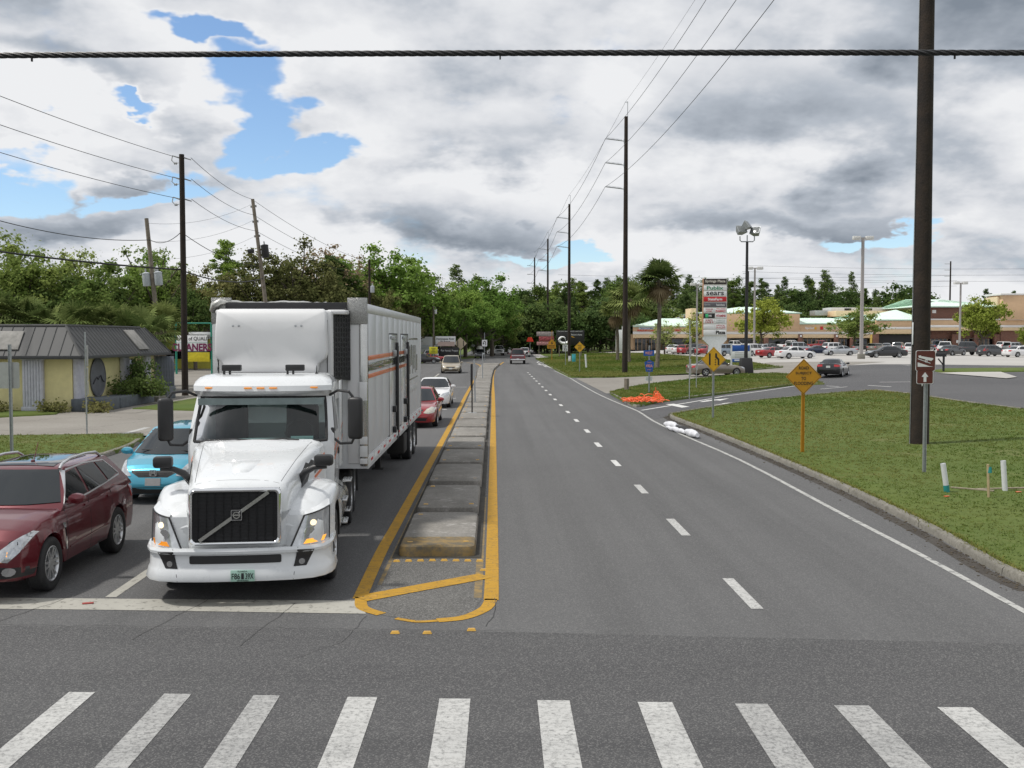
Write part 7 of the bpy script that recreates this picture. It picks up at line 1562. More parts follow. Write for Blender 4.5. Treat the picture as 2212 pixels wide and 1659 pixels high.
def plaza():
    Y = 208.; T = thing('shopping_plaza', 'long tan and brick shopping plaza with mint green metal hip roofs', 'building', (D(1365, 750, Y).x, Y, 1.0)); ox = T.location.x
    def X(u): return (u-1067)/2200*Y - ox
    def Z(v): return D(0, v, Y).z - 1.0
    ce = {}
    def wall(name, u0, u1, v0, v1, m, d=.0, dep=.4): x0, x1, z0, z1 = X(u0), X(u1), Z(v1), Z(v0); return bbox(name, ((x0+x1)/2, d+dep/2, (z0+z1)/2), (x1-x0, dep, z1-z0), m, T, .03)
    def hip(u0, u1, ve, vr, inset, dep, d0=-.8, mm=MINT):
        x0, x1, z0, z1 = X(u0), X(u1), Z(ve), Z(vr); y0, y1 = d0, d0+dep; ym = d0+dep*.5; i0 = inset if isinstance(inset, tuple) else (inset, inset)
        v = [(x0,y0,z0), (x1,y0,z0), (x1,y1,z0), (x0,y1,z0), (x0+i0[0],ym,z1), (x1-i0[1],ym,z1)]
        r = MB().add(v, [(0,1,5,4), (1,2,5), (2,3,4,5), (3,0,4), (3,2,1,0)]).build('hip_roof', mm, T)
        n = int((x1-x0)/1.1); rb = MB()
        for k in range(1, n):
            x = x0+(x1-x0)*k/n; f = min(1, (x-x0)/max(i0[0], .01), (x1-x)/max(i0[1], .01)); rb.tube([(x, y0-.01, z0+.02), (x, y0+(ym-y0)*f, z0+(z1-z0)*f+.02)], .05, 4)
        rb.build('roof_seams', mm, r)['kind'] = 'stuff'; bbox('eave_trim', ((x0+x1)/2, y0-.02, z0-.1), (x1-x0+.1, .2, .25), mat('mint_trim', (.40,.55,.47), .6), r, .02); return r
    # body behind everything
    MB().box(((X(1365)+X(2330))/2, 14, Z(722)/2), (X(2330)-X(1365), 26, Z(722))).build('body', TAN, T)
    # sloping canopy over the shop fronts: fascia band, white string course, soffit band
    wall('fascia', 1367, 1893, 703, 716, TAN, -.6, .6); wall('string_course', 1367, 1893, 716, 722, BAND, -.72, .7); wall('soffit_band', 1367, 1893, 722, 730, TANL, -.6, .6)
    wall('fascia', 1893, 1999, 691, 706, TAN, -.9, .6); wall('string_course', 1893, 1999, 706, 711, BAND, -1.02, .7); wall('soffit_band', 1893, 1999, 711, 721, TANL, -.9, .6)
    # left shops
    hip(1367, 1532, 704, 686, (7, 2), 16); hip(1470, 1520, 690, 676, (9, .5), 18, 6, SIGNW)
    # tall centre block
    wall('parapet_block', 1515, 1727, 676, 716, TAN, -.9, 3); hip(1509, 1731, 675, 659, (11, 6), 24); wall('side_wall', 1501, 1513, 664, 690, TANL, 4, 6)
    # phone shops wing
    hip(1727, 1850, 698, 685, (2.5, 2.5), 16); wall('fascia', 1727, 1893, 699, 716.5, TAN, -.75, .5)
    # middle mint gables and white rear storey
    hip(1812, 1905, 693, 677, (9, 3), 18, -.2); hip(1893, 2000, 690, 666, (7.5, 2), 20, -1.0); wall('rear_storey', 1868, 2010, 657, 668, mat('rear_white', (.6,.62,.62), .7), 20, 6); wall('rear_storey', 1866, 2010, 666, 679, TANL, 16, 6); wall('roof_unit', 1830, 1860, 664, 676, SIGNB, 20, 4)
    for u in (1900, 1950): wall('louvre', u, u+16, 659, 664, DARKIN, 19.9, .2)
    # supermarket
    wall('brick_block', 1996, 2162, 661, 688, BRICK, -1.2, 3); hip(1990, 2166, 661, 641, (9.5, 15), 26, -1.8); wall('fascia', 1996, 2330, 691, 703, TAN, -1.4, .6); wall('string_course', 1996, 2330, 688, 691, BAND, -1.5, .7); wall('string_course', 1996, 2330, 702, 707, BAND, -1.5, .7); wall('soffit_band', 1996, 2165, 707, 714, TANL, -1.4, .6)
    wall('tower_wall', 2161, 2330, 636, 690, TAN, -2.2, 6); wall('tower_cap', 2156, 2330, 633, 637, BAND, -2.4, 7); wall('brick_block', 2165, 2330, 714, 756, BRICK, -1.0, 3); wall('soffit_band', 2165, 2330, 707, 714, TANL, -1.4, .6); wall('brick_block', 1996, 2165, 713, 757, BRICK, .3, 1); wall('square_vent', 2013, 2021, 669, 676, BAND, -1.35, .2); wall('wall_lamp', 2160, 2168, 668, 673, DARKIN, -2.5, .3)
    wall('tower_return', 2155.5, 2161.5, 640, 664, mat('cream_lit', (.62,.5,.33), .9), -1.0, 5)  # left face of the tower, its sunlit brightness put into the colour
    # storefronts: dark glass bays between brick piers
    bays = [(1372, 1400, 1), (1402, 1428, 1), (1432, 1450, 1), (1452, 1505, 0), (1575, 1648, 2), (1660, 1700, 0), (1702, 1724, 0), (1732, 1770, 1), (1774, 1803, 1), (1812, 1838, 1), (1845, 1882, 0), (1901, 1995, 3), (2010, 2060, 1), (2074, 2108, 1), (2118, 2152, 1)]
    for a, b, k in bays:
        vt, vb = (732, 757) if k < 2 else ((731, 744) if k == 2 else (722, 757)); w = wall('shop_window', a, b, vt, vb, GLASS_T if k != 3 else DARKIN, -.05, .12)
        if k == 1:
            for uu in np.arange(a+6, b-3, 9): x = X(uu)-(X(a)+X(b))/2; bbox('mullion', (x, -.08, 0), (.12, .08, Z(vt)-Z(vb)), mat('mullion_tan', (.3,.2,.12), .6), w, .01)
    for u0, u1, v0 in ((1725, 1734, 722), (1803, 1812, 722), (1838, 1845, 730), (1887, 1900, 716), (1996, 2009, 714), (2060, 2073, 722), (2108, 2118, 722), (1650, 1660, 730), (2152, 2165, 722)): pr = wall('brick_pier', u0, u1, v0, 757, BRICK, -.8, .8)
    for u in (1728, 1806): wall('pier_light', u, u+4, 724, 728, SIGNW, -.95, .1)
    wall('yellow_column', 1882, 1886, 722, 757, mat('column_yellow', (.6,.42,.1), .7), -.7, .5)
    # lettering on the fascia
    def let(s, u0, u1, v0, v1, m, d=-.66, bold=.02): text('fascia_lettering', s, X(u1)-X(u0), Z(v0)-Z(v1), m, T, face_mat(((X(u0)+X(u1))/2, d-.06, (Z(v0)+Z(v1))/2)), bold)
    wall('sign_panel', 1379, 1413, 707, 711.5, SIGNW, -.68, .08); let('Citrus Care Mor', 1381, 1411, 707.6, 711, BLUE, -.72, .01); let('WALK-IN CLINIC', 1375, 1416, 711.8, 716, RED, -.82, .04); let('PHARMACY', 1448, 1472, 711, 716, RED, -.82, .03)
    let('Sprint', 1739, 1759, 706, 712, SIGNW, -.8); wall('badge', 1759.5, 1763.5, 706.5, 711.5, SIGNY, -.85, .1); wall('badge', 1772, 1778, 705, 712, RED, -.85, .1); let('RadioShack', 1780, 1812, 706.5, 711.5, SIGNW, -.8); let('SHIP N', 1872, 1887, 703, 708, RED, -.7); 
    wall('hanging_sign', 2068, 2072, 735, 741, SIGNW, -1.0, .1)
    return T
plaza()
def edge_panel():
    Y = 190.; T = thing('white_end_sign', 'white wall sign with red and blue letter shapes at the left end of the plaza', 'sign', (D(1338, 760, Y).x, Y, .9)); a, b = D(1324, 712, Y), D(1352, 770, Y); w = b.x-a.x; h = a.z-.9
    bbox('panel', (0, 0, h/2-.05), (w*.5, 1.6, h), SIGNW, T, .05); bbox('panel', (w*.32, -.9, h/2+.35), (w*.36, .3, h+.6), SIGNW, T, .04)
    for z, m, ww in ((h*.93, BLUE, .5), (h*.78, RED, .75), (h*.64, RED, .6), (h*.5, RED, .45)): bbox('letter_block', (w*.36, -1.08, z), (w*.3*ww/.6, .06, .45), m, T, .01)
edge_panel()
# ------------------------------------------------------------------ parked cars and lot traffic
_proto = {}; _used = set()
def parked(kind, colr, u, v, heading, label, group='cars parked in front of the plaza', sc=1.0, name=None):
    if kind not in _proto:
        sp = {'sedan': sedan_spec, 'coupe': coupe_spec, 'hatch': hatch_spec, 'suv': suv_spec, 'van': van_spec, 'pickup': pickup_spec}[kind]()
        r, bvh, *_ = make_car(name or {'pickup': 'pickup_truck', 'van': 'minivan', 'suv': 'suv_car'}.get(kind, kind+'_car'), label, {'pickup': 'pickup truck', 'van': 'minivan'}.get(kind, 'car'), sp, PAINT['white'], 0)
        if kind == 'pickup': add_bed(r, sp, bvh)
        _proto[kind] = r
    sw = {'car_white': PAINT[colr]}
    r = _proto[kind]
    if kind not in _used:
        _used.add(kind); root = r; _later.append((r, sw)); root['label'] = label; root['group'] = group
    else: root = dup(r, label=label, group=group, swap=sw)
    q = G(u, v); root.location = (q.x, q.y, q.z+.012); root.rotation_euler = (0, 0, R(heading)); root.scale = (sc, sc, sc); return root
_later = []
def e1(x, y): return ((1780+x/4.096)*.78551, (880+y/4.096)*.78551)
def e2(x, y): return ((2300+x/4.287)*.78551, (900+y/4.287)*.78551)
for kind, c, x, y, hd, lab in (
    ('sedan', 'white', 300, 372, 62, 'white sedan at the left end of the front parking row'), ('sedan', 'white', 375, 380, 62, 'white sedan second along the front row beside a red compact'), ('hatch', 'red', 425, 384, 60, 'bright red compact between white and dark parked cars'),
    ('hatch', 'maroon', 480, 380, 60, 'dark red hatchback beside the bright red compact'), ('suv', 'dark_grey', 575, 388, 55, 'dark grey car parked behind the edge-on signposts'), ('sedan', 'silver', 610, 372, 55, 'silver sedan mostly hidden beside a dark grey car'), ('sedan', 'red', 680, 394, 45, 'red sedan half hidden by the yellow merge diamond'),
    ('suv', 'steel_blue', 905, 405, 28, 'pale blue silver crossover right of the tall sign stem'), ('pickup', 'white', 985, 345, 20, 'white pickup cab showing above the silver crossover'), ('suv', 'white', 1195, 405, 35, 'white crossover behind the black lamp pole'), ('sedan', 'silver', 1320, 372, 30, 'silver sedan behind the white crossover'),
    ('sedan', 'grey', 1400, 355, 28, 'grey sedan behind the red coupe in the lot'), ('coupe', 'red', 1420, 425, 22, 'bright red coupe beside the black wheeled white sedan'), ('sedan', 'white', 1665, 434, 14, 'white sedan with dark wheels nearest the flooding sign'),
    ('pickup', 'white', 1625, 345, 25, 'white pickup at the back near the phone shops'), ('van', 'silver', 1720, 360, 20, 'silver minivan behind the navy coupe'), ('pickup', 'red', 1950, 340, 8, 'red pickup parked below the phone shop signs'), ('coupe', 'navy', 1935, 394, 6, 'dark navy coupe in front of the silver minivan'),
    ('sedan', 'brown', 2070, 330, 20, 'brown sedan in the back row beside the red pickup'), ('suv', 'white', 2120, 372, 18, 'white crossover between the navy coupe and the lamp pole'), ('coupe', 'silver', 2170, 400, 172, 'silver coupe parked nose left beside the grey lamp pole')):
    parked(kind, c, *e1(x, y), hd, lab)
for kind, c, x, y, hd, lab in (
    ('sedan', 'grey', 250, 285, 70, 'grey sedan in the back row behind the silver coupe'), ('sedan', 'taupe', 410, 285, 70, 'taupe sedan in the back row right of the lamp pole'), ('sedan', 'beige', 490, 282, 70, 'beige sedan in the back row between taupe and silver cars'), ('sedan', 'silver', 590, 278, 68, 'silver sedan in the back row above the black sedan'),
    ('sedan', 'black', 585, 358, 178, 'black sedan driving left across the open lot'), ('suv', 'grey', 735, 292, 60, 'grey boxy SUV in the back row right of the black sedan'), ('suv', 'black', 835, 250, 50, 'black SUV with roof rack in the row behind'), ('suv', 'white', 865, 312, 68, 'white SUV parked tight beside the thick dark pole'),
    ('pickup', 'navy', 1180, 282, 80, 'navy pickup just right of the thick dark pole'), ('pickup', 'white', 1285, 322, 60, 'white pickup right of the boat ramp sign'), ('suv', 'white', 1455, 262, 60, 'white SUV in the row behind the black pickup'), ('sedan', 'black', 1360, 334, 35, 'black sedan beside the black pickup'),
    ('pickup', 'black', 1545, 330, 22, 'black pickup beside the dark grey hatchback'), ('suv', 'maroon', 1650, 262, 30, 'red crossover showing above the black pickup'), ('hatch', 'dark_grey', 1830, 342, 18, 'dark grey hatchback parked right of the black pickup'), ('suv', 'dark_grey', 1865, 245, 30, 'dark SUV in the back row below the round green tree'),
    ('suv', 'white', 2005, 268, 25, 'white SUV in the back row before the brick wall'), ('suv', 'silver', 2110, 292, 22, 'silver SUV beside the brick supermarket wall'), ('sedan', 'white', 2180, 352, 15, 'white sedan at the right edge of the lot by the mailbox')):
    parked(kind, c, *e2(x, y), hd, lab)
tan = parked('sedan', 'taupe', 1546, 812, 14, 'taupe sedan leaving by the driveway behind the merge diamond', 'cars on the plaza drives', 1.0)
mus = parked('coupe', 'black', 1800, 813, 62, 'black coupe driving into the plaza past the flooding sign', 'cars on the plaza drives', 1.0)
wc = parked('coupe', 'white', *cq(1080, 478), 5, 'white coupe parked under the black billboard', 'cars on the plaza drives', 1.05)
# cars and a box truck on the yard left of the far road
yb = parked('suv', 'white', (1080+1230/10.05)*.78551, (900+925/10.05)*.78551, 8, 'white estate with a yellow notice standing in the yard by the resort sign', 'cars in the resort yard', 1.0)
yr = parked('coupe', 'red', (1080+1120/10.05)*.78551, (900+985/10.05)*.78551, 4, 'red sports coupe in the yard below the yellow notice', 'cars in the resort yard', 1.0)
yk = parked('coupe', 'black', (1080+850/10.05)*.78551, (900+1000/10.05)*.78551, 2, 'black coupe partly hidden behind the trailer edge', 'cars in the resort yard', 1.0)
def box_truck():
    q = G((1080+1250/10.05)*.78551, (900+905/10.05)*.78551); T = thing('box_truck', 'white rental style box truck parked in the yard behind the cars', 'truck', (q.x-1.5, q.y+3.5, q.z), R(4))
    bbox('cargo_box', (-2.6, 0, 2.35), (6.4, 2.3, 2.5), WHITEPL, T, .04); c = MB(); c.prism([(.7,.6), (3.0,.6), (3.0,1.25), (2.2,1.4), (1.5,2.25), (.7,2.25)], -.98, .98); me = c.mesh('cab'); bevel_mesh(me, .08); link_mesh('cab', me, T, WHITEPL)
    for s in (-1, 1): MB().prism([(.95,1.45), (1.95,1.45), (1.5,2.1), (.95,2.1)], s*.985-.01, s*.985+.01).build('cab_window', GLASS_D, T); [put_wheel(T, x, s*.9, .4, .25) for x in (2.2, -3.8)]
    MB().box((-1.5, 0, .75), (7.6, 1.0, .3)).build('chassis', CHASSIS, T); bbox('side_mark', (-1.2, -1.16, 2.0), (2.6, .02, .7), mat('pale_mark', (.5,.52,.55), .5), T, .002)
box_truck()
q = G((1080+1110/10.05)*.78551, (900+1000/10.05)*.78551); T = thing('yellow_notice', 'bright yellow notice board standing among the yard cars', 'sign', (q.x, q.y+1.2, q.z)); bbox('board', (0, 0, 1.75), (1.15, .06, .95), mat('notice_yellow', (.62,.58,.03), .6), T, .01); MB().box((0,.05,.7), (.06,.06,1.4)).build('post', GALV, T)
for z, w in ((.3,.6), (.05,.4), (-.2,.55)): bbox('lettering_line', (0,-.04,1.75+z), (w,.01,.08), SIGNK, T, .001)
yc = parked('van', 'dark_grey', 430, 788, 8, 'dark vehicle parked under the cleaners sign', 'cars in the resort yard')
for r, sw in _later:
    for o in [r] + list(r.children_recursive):
        if o.data:
            for s in o.material_slots:
                if s.material and s.material.name in sw: m = sw[s.material.name]; s.link = 'OBJECT'; s.material = m
# ------------------------------------------------------------------ vegetation
def rand_unit(rng, n):
    v = rng.normal(size=(n, 3)); return v/np.linalg.norm(v, axis=1)[:, None]
def leaf_mesh(name, pts, nrm, size, tone, rng, aspect=1.0):
    n = len(pts); a = np.cross(nrm, rand_unit(rng, n)); a /= np.maximum(np.linalg.norm(a, axis=1), 1e-6)[:, None]; b = np.cross(nrm, a)
    s = (size*rng.uniform(.6, 1.35, n))[:, None]*.5; s2 = s*aspect
    co = np.stack([pts-a*s*.35-b*s2, pts+a*s*.9-b*s2*.1, pts+a*s*.2+b*s2, pts-a*s*.9+b*s2*.2], 1).reshape(-1, 3).astype(np.float32)
    me = bpy.data.meshes.new(name); me.vertices.add(4*n); me.vertices.foreach_set('co', co.ravel()); me.loops.add(4*n); me.loops.foreach_set('vertex_index', np.arange(4*n, dtype=np.int32))
    me.polygons.add(n); me.polygons.foreach_set('loop_start', np.arange(0, 4*n, 4, dtype=np.int32)); me.polygons.foreach_set('loop_total', np.full(n, 4, dtype=np.int32))
    at = me.attributes.new('tone', 'FLOAT', 'POINT'); at.data.foreach_set('value', np.repeat(np.clip(tone, 0, 1), 4).astype(np.float32)); me.update(); me.validate(); return me
BARK = mat('bark', (.07,.055,.042), .95, var=.4, scale=5, bump=.6, bscale=15, color2=(.12,.10,.08)); BARKG = mat('bark_grey', (.16,.14,.12), .95, var=.3, scale=5, color2=(.24,.22,.19))
def broadleaf(seed, hgt=12., rad=4.2, base=.25, nclump=46, nleaf=11000, leaf=.275, cl=1.25, spread=1.0, up=.35):
    """trunk and limbs as one mesh, a crown of many leaf clumps as another"""
    rng = np.random.default_rng(seed); rr = random.Random(seed); z0 = hgt*base; ch = hgt-z0; C = []
    while len(C) < nclump:
        d = rand_unit(rng, 1)[0]; r = rng.random()**.42; p = np.array([d[0]*rad*r, d[1]*rad*r, z0+ch*.52+d[2]*ch*.46*r]); w = 1-.35*max(0, (p[2]-z0)/ch-.55)
        p[0] *= w; p[1] *= w
        p += rng.normal(size=3)*.35; C.append(p)
    C = np.array(C); t = MB(); top = hgt*.72; bend = [Vector((0,0,-.3))]
    for k in range(1, 7): bend.append(Vector((rr.uniform(-.22,.22)*k*.3, rr.uniform(-.22,.22)*k*.3, top*k/6)))
    t.tube(bend, [hgt*.026*(1-.8*k/6) for k in range(7)], 8)
    for c in C[::2]:
        zt = max(z0*.7, min(top*.95, c[2]*.62)); a = bend[min(5, int(zt/top*6))].copy(); a.z = zt; b = Vector(c); m = (a+b)/2+Vector((rr.uniform(-.4,.4), rr.uniform(-.4,.4), -.25)); t.tube([a, m, b], [hgt*.010, hgt*.006, hgt*.0025], 5)
    pts = []; nr = []; tn = []; per = nleaf//nclump
    for c in C:
        r = cl*rng.uniform(.6, 1.25); d = rand_unit(rng, per); q = np.minimum(np.abs(rng.normal(0, .52, per)), 1.0); st = rng.uniform(.7, 1.35, 3)*np.array([1.0, 1.0, .74]); p = c+d*(r*q)[:, None]*st; nf = per//4; ax = np.array([0, 0, z0+ch*.4]); p[:nf] = c+(ax-c)*(rng.random(nf)*.7)[:, None]+rng.normal(size=(nf, 3))*.38*r; nn = d*.9+rand_unit(rng, per)*.8; nn[:, 2] += up; nn /= np.linalg.norm(nn, axis=1)[:, None]
        pts.append(p); nr.append(nn); tn.append(rng.normal(.45+rng.normal(0, .14), .2, per))
    return t.mesh('trunk', 60), leaf_mesh('crown', np.concatenate(pts), np.concatenate(nr), leaf, np.concatenate(tn), rng)
def pine(seed, hgt=17., rad=2.4, base=.24, nclump=110, nleaf=10000, leaf=.29):
    rng = np.random.default_rng(seed); rr = random.Random(seed); t = MB(); pts = []; nr = []; tn = []
    tr = [Vector((rr.uniform(-.12,.12)*k, rr.uniform(-.12,.12)*k, -.3+hgt*.97*k/7)) for k in range(8)]; t.tube(tr, [hgt*.014*(1-.85*k/7) for k in range(8)], 7); per = nleaf//nclump
    for k in range(nclump):
        f = rng.random()**.9; z = hgt*(base+(1-base)*f); a = rng.uniform(0, 6.283); L = rad*(1-f)**.6*rng.uniform(.1, 1.15)+.15; c0 = tr[min(7, int(z/hgt*7))]; c = np.array([c0.x+L*math.cos(a), c0.y+L*math.sin(a), z+L*.12])
        t.tube([(c0.x, c0.y, z-.3), tuple(c)], [.05, .02], 4); r = rng.uniform(.3, .72)*(1.15-.3*f); d = rand_unit(rng, per); p = c+d*(r*rng.random(per)**.4)[:, None]*np.array([1.1, 1.1, .8]); nn = d*.5+rand_unit(rng, per); nn[:, 2] += .3; nn /= np.linalg.norm(nn, axis=1)[:, None]; pts.append(p); nr.append(nn); tn.append(rng.normal(.45+rng.normal(0, .12), .2, per))
    return t.mesh('trunk', 60), leaf_mesh('crown', np.concatenate(pts), np.concatenate(nr), leaf, np.concatenate(tn), rng, .45)
LM = dict(bright=leaf_mat('leaf_bright', (0.125, 0.22, 0.042), (0.26, 0.385, 0.095)), green=leaf_mat('leaf_green', (0.10, 0.165, 0.04), (0.22, 0.29, 0.085)), dark=leaf_mat('leaf_dark', (0.055, 0.10, 0.03), (0.135, 0.19, 0.06)), olive=leaf_mat('leaf_olive', (0.125, 0.14, 0.05), (0.25, 0.245, 0.10)), feather=leaf_mat('leaf_pale', (0.198, 0.264, 0.083), (0.363, 0.429, 0.165)), rust=leaf_mat('leaf_rust', (0.24, 0.19, 0.115), (0.40, 0.315, 0.20)), pine=leaf_mat('leaf_pine', (0.08, 0.135, 0.046), (0.185, 0.245, 0.09)), lime=leaf_mat('leaf_lime', (0.20, 0.26, 0.04), (0.38, 0.43, 0.095)))
VAR = {}
for k, a in (('b0', dict(seed=11)), ('b1', dict(seed=23, rad=3.6, hgt=12.5)), ('b2', dict(seed=37, rad=4.8, hgt=11.5, base=.2)), ('b3', dict(seed=41, rad=4.0, nclump=38))): VAR[k] = broadleaf(**a)
VAR['oak'] = broadleaf(51, 11.5, 5.6, .14, 64, 11500, .25, 1.3); VAR['oak2'] = broadleaf(57, 11.5, 5.2, .14, 60, 11000, .25, 1.25); VAR['sparse'] = broadleaf(61, 12, 3.6, .3, 40, 3200, .22, 1.2); VAR['sparse2'] = broadleaf(67, 12, 4.2, .35, 46, 2800, .21, 1.2)
VAR['fill'] = broadleaf(71, 8, 4.6, .02, 52, 11000, .31, 1.25); VAR['fill2'] = broadleaf(77, 8, 4.2, .02, 48, 10000, .32, 1.25)
for k, s in (('p0', 3), ('p1', 5), ('p2', 8)): VAR[k] = pine(s)
VAR['p3'] = pine(13, 17, 2.0, .5, 60, 3800); VAR['plaza'] = broadleaf(83, 6.0, 3.0, .24, 60, 8500, .22, .8); VAR['plaza2'] = broadleaf(89, 6.0, 3.3, .26, 52, 6000, .21, .75); VAR['plaza3'] = broadleaf(97, 6.0, 2.6, .2, 46, 2600, .18, .75); VAR['round'] = broadleaf(101, 6.0, 2.9, .26, 80, 13000, .21, .7)
def tree(var, lm, x, y, h, rz, label, group, cat='tree', name='tree', wid=1.0, bark=None, z=None):
    t, c = VAR[var]; base = {'oak': 11.5, 'oak2': 11.5, 'sparse': 12, 'sparse2': 12, 'fill': 8, 'fill2': 8, 'b0': 12, 'b1': 12.5, 'b2': 11.5, 'b3': 12}.get(var, 17 if var[0] == 'p' and len(var) == 2 else 6.); s = h/base
    T = thing(name, label, cat, (x, y, H(x, y) if z is None else z), rz, group); T.scale = (s*wid, s*wid, s)
    for nm, me, m in (('trunk', t, bark or BARK), ('crown', c, LM[lm])):
        if not me.materials: me.materials.append(m)
        o = bpy.data.objects.new(nm, me); COL.objects.link(o); o.parent = T; o.material_slots[0].link = 'OBJECT'; o.material_slots[0].material = m
    return T
RT = random.Random(77)
def sky_tree(var, lm, u, v, Y, label, group, wid=1.0, name='tree', bark=None):
    p = D(u, v, Y); return tree(var, lm, p.x, Y, p.z-H(p.x, Y)+.3, RT.uniform(0, 6.28), label, group, name=name, wid=wid, bark=bark)
def zl(u): return 'in the wood '+('beyond the yellow shop corner' if u < 110 else 'behind the yellow shop' if u < 260 else 'behind the transformer pole' if u < 390 else 'behind the cleaners sign' if u < 480 else 'left of the leaning pole' if u < 570 else 'right of the leaning pole' if u < 700 else 'above the trailer front' if u < 790 else 'above the trailer roof' if u < 890 else 'behind the resort sign' if u < 990 else 'beside the far road')
def zr(u): return 'behind the billboard' if u < 1250 else 'behind the tall power pole' if u < 1370 else 'behind the palms' if u < 1470 else 'behind the tall plaza sign' if u < 1580 else 'behind the tall tan block' if u < 1720 else 'behind the phone shops' if u < 1830 else 'behind the mint gables' if u < 1920 else 'behind the thick dark pole'
gw = 'trees of the wood behind the left-hand shops'
LB = {'bright': 'bright spring green leafy tree in the wood behind the left-hand shops', 'green': 'mid green leafy tree in the wood behind the left-hand shops', 'dark': 'dark evergreen tree in the wood behind the left-hand shops', 'olive': 'brownish olive oak tree in the wood behind the left-hand shops', 'feather': 'pale feathery half bare tree in the wood behind the left-hand shops', 'rust': 'nearly bare rust coloured tree crown above the left-hand wood', 'pine': 'dark pine in the wood behind the left-hand shops'}
for var, lm, u, v, Y, wid in (('sparse','feather',10,488,112,1.1), ('b0','green',72,528,106,1.1), ('b2','green',125,565,112,1.1), ('sparse','feather',185,530,112,1.), ('b1','green',240,570,104,1.1), ('b0','bright',285,575,110,1.), ('sparse2','feather',338,518,112,1.1), ('b1','bright',325,545,120,1.), ('b3','green',375,575,116,1.), ('b2','olive',420,590,118,1.1), ('p0','bright',500,528,130,1.5), ('oak','olive',455,588,122,1.), ('oak2','olive',560,562,124,1.), ('oak','olive',632,530,126,1.05), ('sparse2','rust',692,515,138,1.1), ('b0','olive',680,560,128,1.1), ('sparse2','rust',765,535,150,1.), ('p1','dark',722,560,134,1.5), ('p2','dark',750,575,136,1.6), ('b0','bright',838,528,150,1.15), ('b2','bright',882,556,156,1.1), ('oak2','olive',805,615,138,.9), ('b3','bright',720,545,140,1.), ('b1','dark',925,598,165,1.1), ('p3','pine',985,578,205,1.3), ('b0','bright',1005,605,178,1.1), ('b2','bright',1062,594,188,1.15), ('b1','green',1030,598,195,1.1), ('b3','green',955,625,172,1.), ('sparse','rust',900,625,160,.9), ('b1','bright',980,655,164,1.2), ('b0','bright',1040,650,172,1.1), ('b2','green',1085,660,200,1.1), ('oak','olive',865,640,148,.85), ('b3','green',30,575,104,1.2), ('b2','dark',180,600,104,1.2), ('b0','dark',420,620,110,1.)):
    sky_tree(var, lm, u, v, Y, LB.get(lm, LB['green']).replace('in the wood behind the left-hand shops', zl(u)).replace('above the left-hand wood', zl(u)), gw, wid)
for k in range(40):       # lower storey closing the wood
    u = -60+k*30+RT.uniform(-10,10); Y = RT.uniform(100, 112)+max(0, u)*.072+max(0, u-820)*.12; lm = RT.choice(['dark','green','dark','olive' if 380 < u < 720 else 'green','dark']); sky_tree(RT.choice(['fill','fill2']), lm, u, 655+RT.uniform(-25,25)+(max(0, u-800))*.06, Y, 'dense '+{'dark': 'dark', 'green': 'green', 'olive': 'olive brown'}[lm]+' understorey bush '+zl(u), 'understorey of the left-hand wood', name='bush')
for u, v, Y, lm in ((1068, 672, 330, 'green'), (1088, 690, 420, 'dark'), (1104, 690, 400, 'dark'), (1118, 650, 300, 'green'), (1098, 655, 440, 'green'), (1080, 668, 380, 'dark'), (1112, 672, 360, 'dark')): sky_tree('fill', lm, u, v, Y, ('dark' if lm == 'dark' else 'mid green')+' tree closing the far end of the road', 'trees at the end of the road', 1.25)
# pines and leafy trees on the right
gp = 'pines of the wood behind the plaza'
for k in range(84):
    u = 1112+k*10.9+RT.uniform(-5,5); row = k % 3; Y = (252 if u > 1365 else 226)+row*9+RT.uniform(-3,3)
    v = RT.uniform(-6, 14)+interp([(1112,640), (1130,622), (1250,622), (1330,606), (1460,610), (1560,612), (1660,618), (1780,606), (1850,622), (1900,640), (1960,655), (2050,668)], u)+RT.uniform(-8,14)+row*-3
    if row == 0: v += 16
    sky_tree(RT.choice(['p0','p1','p2','p3','b1','b3','sparse']), RT.choice(['pine','pine','dark','green']) if u > 1300 else RT.choice(['pine','green','dark']), u, v, Y, ('tall front row tree ', 'tall middle row tree ', 'tall back row tree ')[row]+'of the dark pine wood '+zr(u), gp, RT.uniform(.85, 1.5))
for u, v, w in ((1490,598,1.), (1785,588,1.2), (1840,592,.8), (1745,600,.9), (1695,602,.9), (1570,606,1.), (1240,605,1.1), (1200,612,1.), (1310,604,1.)): sky_tree('p3', 'pine', u, v, 262, 'taller pine standing clear above the wood '+zr(u), gp+' that overtop it', w)
sky_tree('round', 'dark', 1945, 622, 255, 'dome shaped dark tree behind the plaza roofs', 'dome trees behind the plaza', 1.1); sky_tree('round', 'dark', 1985, 636, 258, 'smaller dome shaped dark tree behind the thick pole', 'dome trees behind the plaza', 1.1)
for u, v in ((2128, 628), (2140, 638), (2190, 632)): sky_tree('p1', 'pine', u, v, 262, 'pine top showing over the supermarket roof', 'pines behind the supermarket', .9)
for k in range(34):
    u = 1105+k*27+RT.uniform(-8,8); Y = (246 if u > 1370 else 216)+RT.uniform(-4,4); sky_tree(RT.choice(['fill','fill2']), RT.choice(['pine','dark','green']), u, 668+RT.uniform(-24,16), Y, 'dark undergrowth bush at the foot of the pines '+zr(u), 'undergrowth below the pines', 1.1, 'bush')
